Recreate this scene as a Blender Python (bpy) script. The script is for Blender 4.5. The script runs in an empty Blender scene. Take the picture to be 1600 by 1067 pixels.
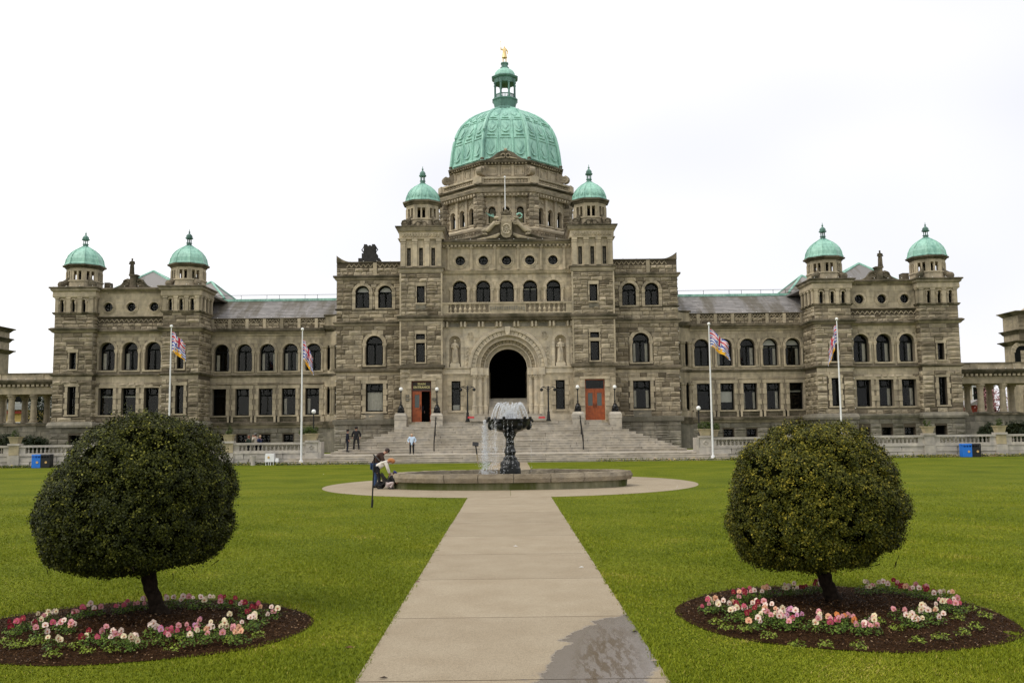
import bpy, bmesh, math, random
import numpy as np
from mathutils import Vector, Matrix, noise
from math import sin, cos, pi, radians, sqrt, atan2, tan

RND = random.Random(11)
NPR = np.random.default_rng(5)
scene = bpy.context.scene
COL = scene.collection

# ------------------------------------------------------------------ camera
FPX = 1450.0
CAM_H = 2.35
PITCH, YAW, ROLL = radians(5.50), radians(-0.27), radians(-0.66)
CAMR = Matrix.Rotation(YAW, 3, 'Z') @ Matrix.Rotation(pi / 2 + PITCH, 3, 'X') @ Matrix.Rotation(ROLL, 3, 'Z')
cam_d = bpy.data.cameras.new("camera")
cam = bpy.data.objects.new("camera", cam_d)
COL.objects.link(cam)
cam.matrix_world = Matrix.Translation((0, 0, CAM_H)) @ CAMR.to_4x4()
cam_d.sensor_width = 36.0
cam_d.lens = FPX / 1600 * 36.0
cam_d.clip_end = 3000
scene.camera = cam

# ------------------------------------------------------------------ world, sun, exposure
world = bpy.data.worlds.new("World")
scene.world = world
world.use_nodes = True
wn = world.node_tree
wn.nodes.clear()
SUN_EL, SUN_AZ = radians(54), radians(-118)     # azimuth from +Y, negative = left
w_out = wn.nodes.new("ShaderNodeOutputWorld")
w_bg = wn.nodes.new("ShaderNodeBackground")
w_sky = wn.nodes.new("ShaderNodeTexSky")
w_sky.sky_type = 'NISHITA'
w_sky.sun_disc = False
w_sky.sun_elevation = SUN_EL
w_sky.sun_rotation = SUN_AZ
w_sky.air_density = 1.0
w_sky.dust_density = 3.0
w_tc = wn.nodes.new("ShaderNodeTexCoord")
w_no = wn.nodes.new("ShaderNodeTexNoise")
w_no.inputs["Scale"].default_value = 0.8
w_no.inputs["Detail"].default_value = 3
w_rp = wn.nodes.new("ShaderNodeValToRGB")
w_rp.color_ramp.elements[0].position = 0.20
w_rp.color_ramp.elements[0].color = (7.5, 7.6, 8.2, 1)
w_rp.color_ramp.elements[1].position = 0.43
w_rp.color_ramp.elements[1].color = (10.6, 10.5, 10.5, 1)
w_mp = wn.nodes.new("ShaderNodeMapping")
w_mp.inputs["Scale"].default_value = (1, 1, 2.2)
w_mp.inputs["Location"].default_value = (5.9, 0.4, 0.2)
w_mx = wn.nodes.new("ShaderNodeMix")
w_mx.data_type = 'RGBA'
w_mx.inputs[0].default_value = 0.93            # cloud cover over the clear sky
wn.links.new(w_tc.outputs["Generated"], w_mp.inputs["Vector"])
wn.links.new(w_mp.outputs["Vector"], w_no.inputs["Vector"])
w_sx = wn.nodes.new("ShaderNodeSeparateXYZ")        # the cloud cover thins out evenly towards the sun on the left
w_ma = wn.nodes.new("ShaderNodeMath"); w_ma.operation = 'MULTIPLY_ADD'
w_ma.inputs[1].default_value = -0.26
wn.links.new(w_tc.outputs["Generated"], w_sx.inputs[0])
wn.links.new(w_sx.outputs[0], w_ma.inputs[0])
wn.links.new(w_no.outputs["Fac"], w_ma.inputs[2])
wn.links.new(w_ma.outputs[0], w_rp.inputs["Fac"])
wn.links.new(w_sky.outputs["Color"], w_mx.inputs[6])
wn.links.new(w_rp.outputs["Color"], w_mx.inputs[7])
wn.links.new(w_mx.outputs[2], w_bg.inputs["Color"])
w_bg.inputs["Strength"].default_value = 0.118
wn.links.new(w_bg.outputs["Background"], w_out.inputs["Surface"])

sun_d = bpy.data.lights.new("sun", 'SUN')
sun_d.energy = 1.5
sun_d.angle = radians(14)
sun_d.color = (1.0, 0.95, 0.87)
sun = bpy.data.objects.new("sun", sun_d)
COL.objects.link(sun)
sdir = Vector((sin(SUN_AZ) * cos(SUN_EL), cos(SUN_AZ) * cos(SUN_EL), sin(SUN_EL)))
sun.rotation_euler = sdir.to_track_quat('Z', 'Y').to_euler()
sun.location = (0, 0, 60)
scene.view_settings.view_transform = 'Standard'
scene.view_settings.look = 'None'
scene.view_settings.exposure = 0.0
scene.view_settings.gamma = 1.0
scene.view_settings.use_curve_mapping = False
scene.render.engine = 'CYCLES'
scene.cycles.max_bounces = 6
scene.cycles.transparent_max_bounces = 12


def at(px, py, Y):
    """real-world X and Z of a photograph pixel lying on the vertical plane at distance Y"""
    d = CAMR @ Vector(((px - 800) / FPX, -(py - 533.5) / FPX, -1))
    t = Y / d.y
    return d.x * t, CAM_H + d.z * t


def X(px, py, Y): return at(px, py, Y)[0]
def Z(px, py, Y): return at(px, py, Y)[1]


def ground(px, py, z=0.0):
    d = CAMR @ Vector(((px - 800) / FPX, -(py - 533.5) / FPX, -1))
    t = (z - CAM_H) / d.z
    return d.x * t, d.y * t


# ------------------------------------------------------------------ materials
def new_mat(name):
    m = bpy.data.materials.new(name)
    m.use_nodes = True
    nt = m.node_tree
    b = nt.nodes["Principled BSDF"]
    return m, nt, b


def node(nt, t, **kw):
    n = nt.nodes.new(t)
    for k, v in kw.items():
        if k in n.inputs:
            n.inputs[k].default_value = v
        else:
            setattr(n, k, v)
    return n


def ramp(nt, cols):
    r = nt.nodes.new("ShaderNodeValToRGB")
    e = r.color_ramp.elements
    while len(e) < len(cols):
        e.new(0.5)
    for i, (p, c) in enumerate(cols):
        e[i].position = p
        e[i].color = (*c, 1)
    return r


def mix(nt, a, b, f, mode='MIX'):
    m = nt.nodes.new("ShaderNodeMix")
    m.data_type = 'RGBA'
    m.blend_type = mode
    for sock, val in ((m.inputs[0], f), (m.inputs[6], a), (m.inputs[7], b)):
        if hasattr(val, "links"):
            nt.links.new(val, sock)
        elif isinstance(val, (int, float)):
            sock.default_value = val
        else:
            sock.default_value = (*val, 1)
    return m.outputs[2]


def tint_value(nt):
    a = node(nt, "ShaderNodeAttribute", attribute_name="tint")
    o = nt.nodes.new("ShaderNodeObjectInfo")
    s = node(nt, "ShaderNodeMath", operation='ADD')
    nt.links.new(a.outputs["Fac"], s.inputs[0])
    nt.links.new(o.outputs["Random"], s.inputs[1])
    f = node(nt, "ShaderNodeMath", operation='FRACT')
    nt.links.new(s.outputs[0], f.inputs[0])
    return f.outputs[0]


def pos_noise(nt, scale, detail=4, stretch=None, rough=0.55):
    g = nt.nodes.new("ShaderNodeNewGeometry")
    v = g.outputs["Position"]
    if stretch:
        mp = nt.nodes.new("ShaderNodeMapping")
        mp.inputs["Scale"].default_value = stretch
        nt.links.new(v, mp.inputs["Vector"])
        v = mp.outputs["Vector"]
    n = node(nt, "ShaderNodeTexNoise", Scale=scale, Detail=detail, Roughness=rough)
    nt.links.new(v, n.inputs["Vector"])
    return n.outputs["Fac"]


def bump(nt, b, h, strength=0.5, dist=0.02):
    bp = nt.nodes.new("ShaderNodeBump")
    bp.inputs["Strength"].default_value = strength
    bp.inputs["Distance"].default_value = dist
    nt.links.new(h, bp.inputs["Height"])
    nt.links.new(bp.outputs[0], b.inputs["Normal"])


def stone_mat(name, cols, stain=0.5, moss=(0.055, 0.05, 0.03), bs=6.0, bstr=0.6, bd=0.03, streak=True, rough=0.9, lo=0.42, hi=0.68):
    m, nt, b = new_mat(name)
    r = ramp(nt, cols)
    nt.links.new(tint_value(nt), r.inputs["Fac"])
    n1 = pos_noise(nt, 2.2, 5)
    r1 = ramp(nt, [(0.3, (0.72, 0.72, 0.74)), (0.7, (1.18, 1.15, 1.1))])
    nt.links.new(n1, r1.inputs["Fac"])
    c = mix(nt, r.outputs["Color"], r1.outputs["Color"], 1.0, 'MULTIPLY')
    n2 = pos_noise(nt, 0.65, 7, (1, 1, 0.22) if streak else None, 0.66)
    r2 = ramp(nt, [(lo, (0, 0, 0)), (hi, (1, 1, 1))])
    nt.links.new(n2, r2.inputs["Fac"])
    mm = node(nt, "ShaderNodeMath", operation='MULTIPLY')
    nt.links.new(r2.outputs["Color"], mm.inputs[0])
    mm.inputs[1].default_value = stain
    c = mix(nt, c, moss, mm.outputs[0])
    nt.links.new(c, b.inputs["Base Color"])
    b.inputs["Roughness"].default_value = rough
    b.inputs["Specular IOR Level"].default_value = 0.2
    bump(nt, b, pos_noise(nt, bs, 6, None, 0.65), bstr, bd)
    return m


def plain(name, col, rough=0.6, metal=0.0, spec=0.4, nz=0.0, scale=8, bd=0.0):
    m, nt, b = new_mat(name)
    b.inputs["Roughness"].default_value = rough
    b.inputs["Metallic"].default_value = metal
    b.inputs["Specular IOR Level"].default_value = spec
    n = pos_noise(nt, scale, 4)
    a = tuple(max(0, x * (1 - nz)) for x in col)
    c = tuple(x * (1 + nz) for x in col)
    r = ramp(nt, [(0.3, a), (0.7, c)])
    nt.links.new(n, r.inputs["Fac"])
    nt.links.new(r.outputs["Color"], b.inputs["Base Color"])
    if bd:
        bump(nt, b, n, 0.5, bd)
    return m


M = {}
M['rough'] = stone_mat("rock_faced_stone", [(0.0, (0.13, 0.106, 0.073)), (0.18, (0.27, 0.226, 0.158)), (0.40, (0.42, 0.358, 0.256)), (0.6, (0.30, 0.252, 0.178)), (0.82, (0.53, 0.455, 0.33)), (0.95, (0.21, 0.176, 0.125))], 0.5, bs=5, bstr=1.0, bd=0.08)
M['smooth'] = stone_mat("dressed_stone", [(0.0, (0.44, 0.375, 0.265)), (0.5, (0.53, 0.455, 0.33)), (1.0, (0.38, 0.325, 0.23))], 0.5, bs=14, bstr=0.3, bd=0.01)
M['pale'] = stone_mat("pale_portal_stone", [(0.0, (0.53, 0.46, 0.345)), (0.5, (0.59, 0.52, 0.395)), (1.0, (0.48, 0.42, 0.315))], 0.22, bs=14, bstr=0.25, bd=0.01)
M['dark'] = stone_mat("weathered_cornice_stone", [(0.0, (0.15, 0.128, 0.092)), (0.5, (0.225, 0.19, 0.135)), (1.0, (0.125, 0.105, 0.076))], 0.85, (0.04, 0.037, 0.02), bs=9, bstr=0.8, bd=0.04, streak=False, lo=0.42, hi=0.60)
M['base'] = stone_mat("granite_base_stone", [(0.0, (0.22, 0.20, 0.16)), (0.5, (0.31, 0.285, 0.23)), (1.0, (0.18, 0.165, 0.13))], 0.6, (0.04, 0.042, 0.022), bs=7, bstr=0.8, bd=0.04)
M['mortar'] = plain("mortar", (0.085, 0.068, 0.046), 0.95, nz=0.2)
M['bed'] = plain('bed_joint', (0.21, 0.175, 0.125), 0.95, nz=0.2)
M['granite'] = stone_mat("step_granite", [(0.0, (0.44, 0.405, 0.34)), (0.5, (0.52, 0.48, 0.41)), (1.0, (0.38, 0.35, 0.29))], 0.40, (0.22, 0.18, 0.12), bs=20, bstr=0.3, bd=0.008, streak=False)
M['bal'] = stone_mat("balustrade_stone", [(0.0, (0.42, 0.39, 0.35)), (0.5, (0.50, 0.47, 0.42)), (1.0, (0.37, 0.34, 0.30))], 0.35, (0.16, 0.14, 0.10), bs=10, bstr=0.5, bd=0.02)
M['buff'] = stone_mat("buff_pier_stone", [(0.0, (0.42, 0.36, 0.23)), (1.0, (0.47, 0.40, 0.27))], 0.3, (0.2, 0.17, 0.1), bs=10, bstr=0.4, bd=0.02)


def copper_mat(name, base, dark, st):
    m, nt, b = new_mat(name)
    n = pos_noise(nt, 1.1, 6, (1, 1, 0.35), 0.6)
    r = ramp(nt, [(0.32, dark), (0.5, base), (0.72, tuple(min(1, x * 1.22) for x in base))])
    nt.links.new(n, r.inputs["Fac"])
    n2 = pos_noise(nt, 6, 4, (1, 1, 0.2))
    r2 = ramp(nt, [(0.35, (0.72, 0.78, 0.76)), (0.6, (1.08, 1.06, 1.04))])
    nt.links.new(n2, r2.inputs["Fac"])
    c = mix(nt, r.outputs["Color"], r2.outputs["Color"], st, 'MULTIPLY')
    nt.links.new(c, b.inputs["Base Color"])
    b.inputs["Roughness"].default_value = 0.5
    bump(nt, b, n2, 0.25, 0.01)
    return m


M['copper'] = copper_mat("green_copper", (0.29, 0.53, 0.435), (0.15, 0.34, 0.28), 0.95)
M['copper_dk'] = copper_mat("dark_green_copper", (0.10, 0.215, 0.175), (0.035, 0.085, 0.07), 1.0)
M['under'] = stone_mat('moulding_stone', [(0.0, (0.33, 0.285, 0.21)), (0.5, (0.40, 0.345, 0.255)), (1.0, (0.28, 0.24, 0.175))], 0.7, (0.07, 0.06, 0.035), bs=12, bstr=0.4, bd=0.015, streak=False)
M['gold'] = plain("gilded_metal", (0.82, 0.62, 0.30), 0.38, 0.6, nz=0.1)
M['iron'] = plain("black_iron", (0.008, 0.008, 0.008), 0.45, 0.0, 0.35, nz=0.4, scale=20)
M['bronze'] = plain("black_fountain_bronze", (0.006, 0.007, 0.006), 0.35, 0.0, 0.35, nz=0.5, scale=14, bd=0.01)
M['frame'] = plain("window_frame_paint", (0.006, 0.007, 0.006), 0.6, spec=0.08, nz=0.2)
M['room'] = plain("unlit_room_black", (0.005, 0.005, 0.005), 0.9, spec=0.0)  # near-black: the shade of unlit rooms is put into the colour
M['curtain'] = plain("pale_curtain", (0.75, 0.72, 0.65), 0.9, nz=0.12, scale=5)
M['blind'] = plain("white_blind", (0.75, 0.74, 0.70), 0.8, nz=0.05)
M['globe'] = plain("milk_glass", (0.85, 0.85, 0.82), 0.25, nz=0.0)
M['white'] = plain("white_paint", (0.78, 0.78, 0.78), 0.45, nz=0.06, scale=3)
M['bulb'] = plain("small_white_bulb", (0.85, 0.84, 0.8), 0.3)
M['wood'] = plain("orange_varnished_wood", (0.33, 0.075, 0.018), 0.38, nz=0.25, scale=4)
M['wood_dk'] = plain("dark_red_wood", (0.12, 0.024, 0.010), 0.4, nz=0.2, scale=4)
M['letter'] = plain("pale_gold_letter", (0.75, 0.66, 0.30), 0.5)
M['signbrown'] = plain("brown_sign_panel", (0.045, 0.035, 0.025), 0.5)
M['red'] = plain("red_chain_cover", (0.45, 0.03, 0.035), 0.6)
M['blue_bin'] = plain("blue_bin_plastic", (0.012, 0.16, 0.62), 0.5, nz=0.08)
M['black_bin'] = plain("black_bin_plastic", (0.010, 0.010, 0.012), 0.5, nz=0.1)
M['badge'] = plain("gold_badge", (0.6, 0.38, 0.14), 0.5)
M['brownwood'] = plain("sign_post_wood", (0.30, 0.24, 0.16), 0.8, nz=0.2, scale=10)
M['bark'] = plain("dark_bark", (0.020, 0.014, 0.010), 0.95, spec=0.05, nz=0.5, scale=18, bd=0.03)
M['brick'] = plain("red_brick", (0.30, 0.05, 0.035), 0.9, nz=0.2)
M['yellowwall'] = plain("yellow_wall", (0.55, 0.40, 0.14), 0.9, nz=0.1)
M['greywall'] = plain("grey_wall", (0.36, 0.37, 0.38), 0.9, nz=0.1)
M['tanwall'] = plain("tan_wall", (0.38, 0.32, 0.25), 0.9, nz=0.1)

# slate roof: rows of slates with damp moss streaks
m, nt, b = new_mat("grey_slate")
r = ramp(nt, [(0.0, (0.165, 0.155, 0.148)), (0.6, (0.225, 0.21, 0.20)), (1.0, (0.27, 0.252, 0.24))])
nt.links.new(tint_value(nt), r.inputs["Fac"])
n = pos_noise(nt, 0.5, 6, (1.0, 0.16, 0.16), 0.62)
r2 = ramp(nt, [(0.49, (0, 0, 0)), (0.58, (1, 1, 1))])
nt.links.new(n, r2.inputs["Fac"])
mm = node(nt, "ShaderNodeMath", operation='MULTIPLY')
nt.links.new(r2.outputs["Color"], mm.inputs[0]); mm.inputs[1].default_value = 0.75
c = mix(nt, r.outputs["Color"], (0.085, 0.068, 0.036), mm.outputs[0])
nt.links.new(c, b.inputs["Base Color"])
b.inputs["Roughness"].default_value = 0.6
M['slate'] = m

# window glass: see-through with a sky reflection
m, nt, b = new_mat("window_glass")
nt.nodes.remove(b)
tr = node(nt, "ShaderNodeBsdfTransparent"); tr.inputs[0].default_value = (0.93, 0.93, 0.89, 1)
gl = node(nt, "ShaderNodeBsdfGlossy"); gl.inputs["Color"].default_value = (0.5, 0.5, 0.46, 1); gl.inputs["Roughness"].default_value = 0.04
fr = node(nt, "ShaderNodeFresnel"); fr.inputs[0].default_value = 1.55
ms = node(nt, "ShaderNodeMixShader")
nt.links.new(fr.outputs[0], ms.inputs[0]); nt.links.new(tr.outputs[0], ms.inputs[1]); nt.links.new(gl.outputs[0], ms.inputs[2])
bp = node(nt, "ShaderNodeBump"); bp.inputs["Strength"].default_value = 0.08; bp.inputs["Distance"].default_value = 0.01
nt.links.new(pos_noise(nt, 1.2, 2), bp.inputs["Height"])
nt.links.new(bp.outputs[0], gl.inputs["Normal"]); nt.links.new(bp.outputs[0], fr.inputs["Normal"])
nt.links.new(ms.outputs[0], nt.nodes["Material Output"].inputs[0])
M['glass'] = m


def leaf_mat(name, cols, spec=0.12, rough=0.45, trans=0.0):
    m, nt, b = new_mat(name)
    a = node(nt, "ShaderNodeAttribute", attribute_name="tint")
    r = ramp(nt, cols)
    nt.links.new(a.outputs["Fac"], r.inputs["Fac"])
    nt.links.new(r.outputs["Color"], b.inputs["Base Color"])
    b.inputs["Roughness"].default_value = rough
    b.inputs["Specular IOR Level"].default_value = spec
    return m


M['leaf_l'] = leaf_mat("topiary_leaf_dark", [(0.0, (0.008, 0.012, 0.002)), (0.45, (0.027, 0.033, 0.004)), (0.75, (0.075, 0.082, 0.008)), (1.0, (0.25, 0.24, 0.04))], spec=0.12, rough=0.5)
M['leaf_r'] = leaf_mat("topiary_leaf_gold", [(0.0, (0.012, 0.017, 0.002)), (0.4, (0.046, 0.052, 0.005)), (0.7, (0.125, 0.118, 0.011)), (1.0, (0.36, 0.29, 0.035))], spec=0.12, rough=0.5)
M['core'] = plain("foliage_core_shade", (0.006, 0.007, 0.002), 0.95, spec=0.0, nz=0.4, scale=30)  # near-black: shade inside the foliage is put into the core's colour
M['leaf_b'] = leaf_mat("shrub_leaf", [(0.0, (0.02, 0.035, 0.008)), (0.6, (0.06, 0.09, 0.02)), (1.0, (0.12, 0.14, 0.03))])
M['leaf_h'] = leaf_mat("hedge_leaf", [(0.0, (0.008, 0.013, 0.006)), (0.6, (0.02, 0.03, 0.012)), (1.0, (0.04, 0.05, 0.02))])
M['leaf_p'] = leaf_mat("pansy_leaf", [(0.0, (0.025, 0.05, 0.008)), (0.5, (0.07, 0.12, 0.018)), (1.0, (0.17, 0.24, 0.035))])
M['leaf_y'] = leaf_mat("young_plant_leaf", [(0.0, (0.07, 0.10, 0.012)), (0.5, (0.14, 0.19, 0.02)), (1.0, (0.27, 0.33, 0.05))])
M['blossom'] = leaf_mat("pink_blossom", [(0.0, (0.25, 0.10, 0.11)), (1.0, (0.6, 0.33, 0.34))])
M['border'] = leaf_mat("border_flower", [(0.0, (0.03, 0.06, 0.015)), (0.55, (0.07, 0.10, 0.02)), (0.7, (0.6, 0.45, 0.08)), (0.85, (0.65, 0.55, 0.35)), (1.0, (0.5, 0.2, 0.12))])


# ------------------------------------------------------------------ mesh building and scene graph
WORLD = {}


def adopt(o, parent, Mw=None):
    COL.objects.link(o)
    Mw = Mw or Matrix.Identity(4)
    if parent is not None:
        o.parent = parent
        o.matrix_parent_inverse = WORLD[parent.name].inverted()
    o.matrix_basis = Mw
    WORLD[o.name] = Mw
    return o


def thing(name, label, cat, loc=(0, 0, 0), group=None, rot=0.0):
    o = bpy.data.objects.new(name, None)
    o.empty_display_size = 0.3
    adopt(o, None, Matrix.Translation(loc) @ Matrix.Rotation(rot, 4, 'Z'))
    tag(o, label, cat, group)
    return o


def tag(o, label, cat, group=None):
    o['label'] = label
    o['category'] = cat
    if group:
        o['group'] = group
    return o


def place(name, mesh, parent=None, Mw=None):
    return adopt(bpy.data.objects.new(name, mesh), parent, Mw)


class MB:
    def __init__(s, xf=None):
        s.v = []; s.f = []; s.t = []; s.m = []; s.xf = xf

    def pt(s, p):
        s.v.append(s.xf(*p) if s.xf else tuple(p))
        return len(s.v) - 1

    def poly(s, pts, t=None, m=0):
        ids = [s.pt(p) for p in pts]
        s.f.append(ids)
        s.t.append(RND.random() if t is None else t)
        s.m.append(m)

    def box(s, x0, x1, y0, y1, z0, z1, t=None, m=0, taper=0.0):
        t = RND.random() if t is None else t
        k = taper
        a = [(x0, y0, z0), (x1, y0, z0), (x1, y1, z0), (x0, y1, z0), (x0 + k, y0 + k, z1), (x1 - k, y0 + k, z1), (x1 - k, y1 - k, z1), (x0 + k, y1 - k, z1)]
        i = [s.pt(p) for p in a]
        for q in ((0, 1, 5, 4), (1, 2, 6, 5), (2, 3, 7, 6), (3, 0, 4, 7), (4, 5, 6, 7), (3, 2, 1, 0)):
            s.f.append([i[j] for j in q]); s.t.append(t); s.m.append(m)

    def loft(s, rings, cap=True, t=None, m=0, closed=True):
        """rings: lists of equally many points; bridges them in order"""
        t0 = t
        ids = [[s.pt(p) for p in r] for r in rings]
        n = len(ids[0])
        for a, b in zip(ids, ids[1:]):
            for j in range(n if closed else n - 1):
                k = (j + 1) % n
                s.f.append([a[j], a[k], b[k], b[j]])
                s.t.append(RND.random() if t0 is None else t0); s.m.append(m)
        if cap:
            s.f.append(ids[0][::-1]); s.t.append(t0 or 0.5); s.m.append(m)
            s.f.append(ids[-1]); s.t.append(t0 or 0.5); s.m.append(m)

    def rect(s, x0, x1, y0, y1, prof, t=0.5, m=0):
        """profile [(z, offset)] run round a rectangle"""
        s.loft([[(x0 - o, y0 - o, z), (x1 + o, y0 - o, z), (x1 + o, y1 + o, z), (x0 - o, y1 + o, z)] for z, o in prof], True, t, m)

    def ngon(s, cx, cy, n, prof, rot=0.0, t=0.5, m=0, circ=False, cap=True):
        """profile [(z, apothem)] run round a regular n-gon"""
        f = 1.0 if circ else 1 / cos(pi / n)
        s.loft([[(cx + r * f * cos(rot + 2 * pi * j / n), cy + r * f * sin(rot + 2 * pi * j / n), z) for j in range(n)] for z, r in prof], cap, t, m)

    def tube(s, pts, r, n=6, t=0.5, m=0):
        pts = [Vector(p) for p in pts]
        rr = r if isinstance(r, (list, tuple)) else [r] * len(pts)
        rings = []
        up = Vector((0, 0, 1))
        for i, p in enumerate(pts):
            d = (pts[min(i + 1, len(pts) - 1)] - pts[max(i - 1, 0)]).normalized()
            a = d.cross(up if abs(d.z) < 0.95 else Vector((1, 0, 0))).normalized()
            b2 = d.cross(a)
            rings.append([tuple(p + rr[i] * (a * cos(2 * pi * j / n) + b2 * sin(2 * pi * j / n))) for j in range(n)])
        s.loft(rings, True, t, m)

    def ball(s, c, r, n=10, k=6, t=0.5, m=0, sc=(1, 1, 1)):
        rings = []
        for i in range(k + 1):
            a = -pi / 2 + pi * i / k
            rr = max(cos(a), 0.02)
            rings.append([(c[0] + sc[0] * r * rr * cos(2 * pi * j / n), c[1] + sc[1] * r * rr * sin(2 * pi * j / n), c[2] + sc[2] * r * sin(a)) for j in range(n)])
        s.loft(rings, True, t, m)

    def prism(s, outline, d0, d1, t=0.5, m=0):
        """outline [(u, z)] extruded from depth d0 to d1"""
        s.loft([[(u, d0, z) for u, z in outline], [(u, d1, z) for u, z in outline]], True, t, m)

    def mesh(s, name, mats, smooth=False):
        me = bpy.data.meshes.new(name)
        me.from_pydata(s.v, [], s.f)
        for mt in mats:
            me.materials.append(M[mt] if isinstance(mt, str) else mt)
        if len(s.f):
            me.polygons.foreach_set("material_index", s.m)
            at_ = me.attributes.new("tint", 'FLOAT', 'FACE')
            at_.data.foreach_set("value", s.t)
            if smooth:
                me.polygons.foreach_set("use_smooth", [True] * len(s.f))
        bm = bmesh.new(); bm.from_mesh(me)
        bmesh.ops.recalc_face_normals(bm, faces=bm.faces)
        bm.to_mesh(me); bm.free()
        if smooth:
            try:
                me.set_sharp_from_angle(angle=radians(40))
            except Exception:
                pass
        me.update()
        return me

    def build(s, name, mats, parent=None, smooth=False, Mw=None):
        if isinstance(mats, str) or not isinstance(mats, (list, tuple)):
            mats = [mats]
        return place(name, s.mesh(name, mats, smooth), parent, Mw)


class Face:
    """a vertical wall plane: u runs along it, d goes into the wall"""
    def __init__(s, ox, oy, a=0.0):
        s.ox, s.oy, s.a, s.ca, s.sa = ox, oy, a, cos(a), sin(a)

    def p(s, u, d, z):
        return (s.ox + u * s.ca - d * s.sa, s.oy + u * s.sa + d * s.ca, z)

    def at(s, u, z, d=0.0):
        return Matrix.Translation(s.p(u, d, z)) @ Matrix.Rotation(s.a, 4, 'Z')


def quads(name, V, mat, tint, parent=None, kind=None, tri=False):
    """numpy vertices (n*4 or n*3, 3) to a mesh of loose faces, one tint each"""
    k = 3 if tri else 4
    n = len(V) // k
    me = bpy.data.meshes.new(name)
    me.vertices.add(len(V)); me.vertices.foreach_set("co", V.astype(np.float32).ravel())
    me.loops.add(n * k); me.loops.foreach_set("vertex_index", np.arange(n * k, dtype=np.int32))
    me.polygons.add(n)
    me.polygons.foreach_set("loop_start", np.arange(0, n * k, k, dtype=np.int32))
    a = me.attributes.new("tint", 'FLOAT', 'FACE'); a.data.foreach_set("value", tint.astype(np.float32))
    me.materials.append(M[mat] if isinstance(mat, str) else mat)
    me.update(calc_edges=True)
    o = place(name, me, parent)
    if kind:
        o['kind'] = kind
    return o


def leaf_quads(P, N, size, aspect=0.55, jitter=0.8, rng=NPR):
    """leaf-shaped quads at P, roughly facing N"""
    n = len(P)
    d = N + rng.normal(0, jitter, (n, 3))
    d /= np.linalg.norm(d, axis=1, keepdims=True) + 1e-9
    r = rng.normal(0, 1, (n, 3))
    a = np.cross(d, r); a /= np.linalg.norm(a, axis=1, keepdims=True) + 1e-9
    b = np.cross(d, a)
    L = (size * rng.uniform(0.65, 1.25, n))[:, None]
    V = np.empty((n, 4, 3))
    V[:, 0] = P - a * L * 0.5
    V[:, 1] = P - b * L * aspect * 0.5 + d * L * 0.08
    V[:, 2] = P + a * L * 0.5
    V[:, 3] = P + b * L * aspect * 0.5 + d * L * 0.08
    return V.reshape(-1, 3)


def bush(name, c, rad, n, size, mat, parent=None, seed=1, clump=0.14, kind=None):
    rng = np.random.default_rng(seed)
    k = max(8, n // 14)
    q = rng.normal(0, 1, (k, 3)); q /= np.linalg.norm(q, axis=1, keepdims=True)
    rr = rng.uniform(0.72, 1.05, (k, 1))
    cl = q * rr
    idx = rng.integers(0, k, n)
    P = (cl[idx] + rng.normal(0, clump, (n, 3))) * np.array(rad) + np.array(c)
    N = q[idx] + np.array([0, 0, 0.5])
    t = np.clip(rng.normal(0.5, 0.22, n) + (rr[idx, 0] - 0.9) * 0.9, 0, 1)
    return quads(name, leaf_quads(P, N, size, rng=rng), mat, t, parent, kind)

# ================================================================== setting: ground, water, paths
GZ = 0.6                                                 # level of the terrace in front of the building


def sheet(name, pts, z, mat, kind='structure', parent=None):
    mb = MB(); mb.poly([(x, y, z) for x, y in pts], 0.5)
    o = mb.build(name, mat, parent)
    if kind: o['kind'] = kind
    return o


m, nt, b = new_mat("lawn_ground")
n1 = pos_noise(nt, 0.35, 5); r1 = ramp(nt, [(0.3, (0.094, 0.124, 0.005)), (0.5, (0.138, 0.167, 0.007)), (0.72, (0.182, 0.197, 0.012))])
nt.links.new(n1, r1.inputs["Fac"])
n2 = pos_noise(nt, 14, 4, (1, 0.5, 1)); r2 = ramp(nt, [(0.3, (0.60, 0.66, 0.6)), (0.7, (1.25, 1.2, 1.25))])
nt.links.new(n2, r2.inputs["Fac"])
c = mix(nt, r1.outputs["Color"], r2.outputs["Color"], 1.0, 'MULTIPLY')
n4 = pos_noise(nt, 90, 2); r4 = ramp(nt, [(0.35, (0.55, 0.6, 0.5)), (0.65, (1.3, 1.25, 1.2))])
nt.links.new(n4, r4.inputs["Fac"])
c = mix(nt, c, r4.outputs["Color"], 0.8, 'MULTIPLY')
nt.links.new(c, b.inputs["Base Color"]); b.inputs["Roughness"].default_value = 0.95; b.inputs["Specular IOR Level"].default_value = 0.1
bump(nt, b, n4, 0.8, 0.03)
M['lawn'] = m

m, nt, b = new_mat("path_concrete")
r = ramp(nt, [(0.0, (0.305, 0.252, 0.175)), (0.5, (0.33, 0.274, 0.191)), (1.0, (0.285, 0.234, 0.160))])
nt.links.new(tint_value(nt), r.inputs["Fac"])
n1 = pos_noise(nt, 1.3, 6); r1 = ramp(nt, [(0.3, (0.90, 0.87, 0.83)), (0.65, (1.05, 1.05, 1.05))]); nt.links.new(n1, r1.inputs["Fac"])
n2 = pos_noise(nt, 75, 4, None, 0.75); r2 = ramp(nt, [(0.38, (0.66, 0.64, 0.61)), (0.58, (1.16, 1.16, 1.15))]); nt.links.new(n2, r2.inputs["Fac"])
c = mix(nt, r.outputs["Color"], r1.outputs["Color"], 1.0, 'MULTIPLY'); c = mix(nt, c, r2.outputs["Color"], 0.9, 'MULTIPLY')
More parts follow.
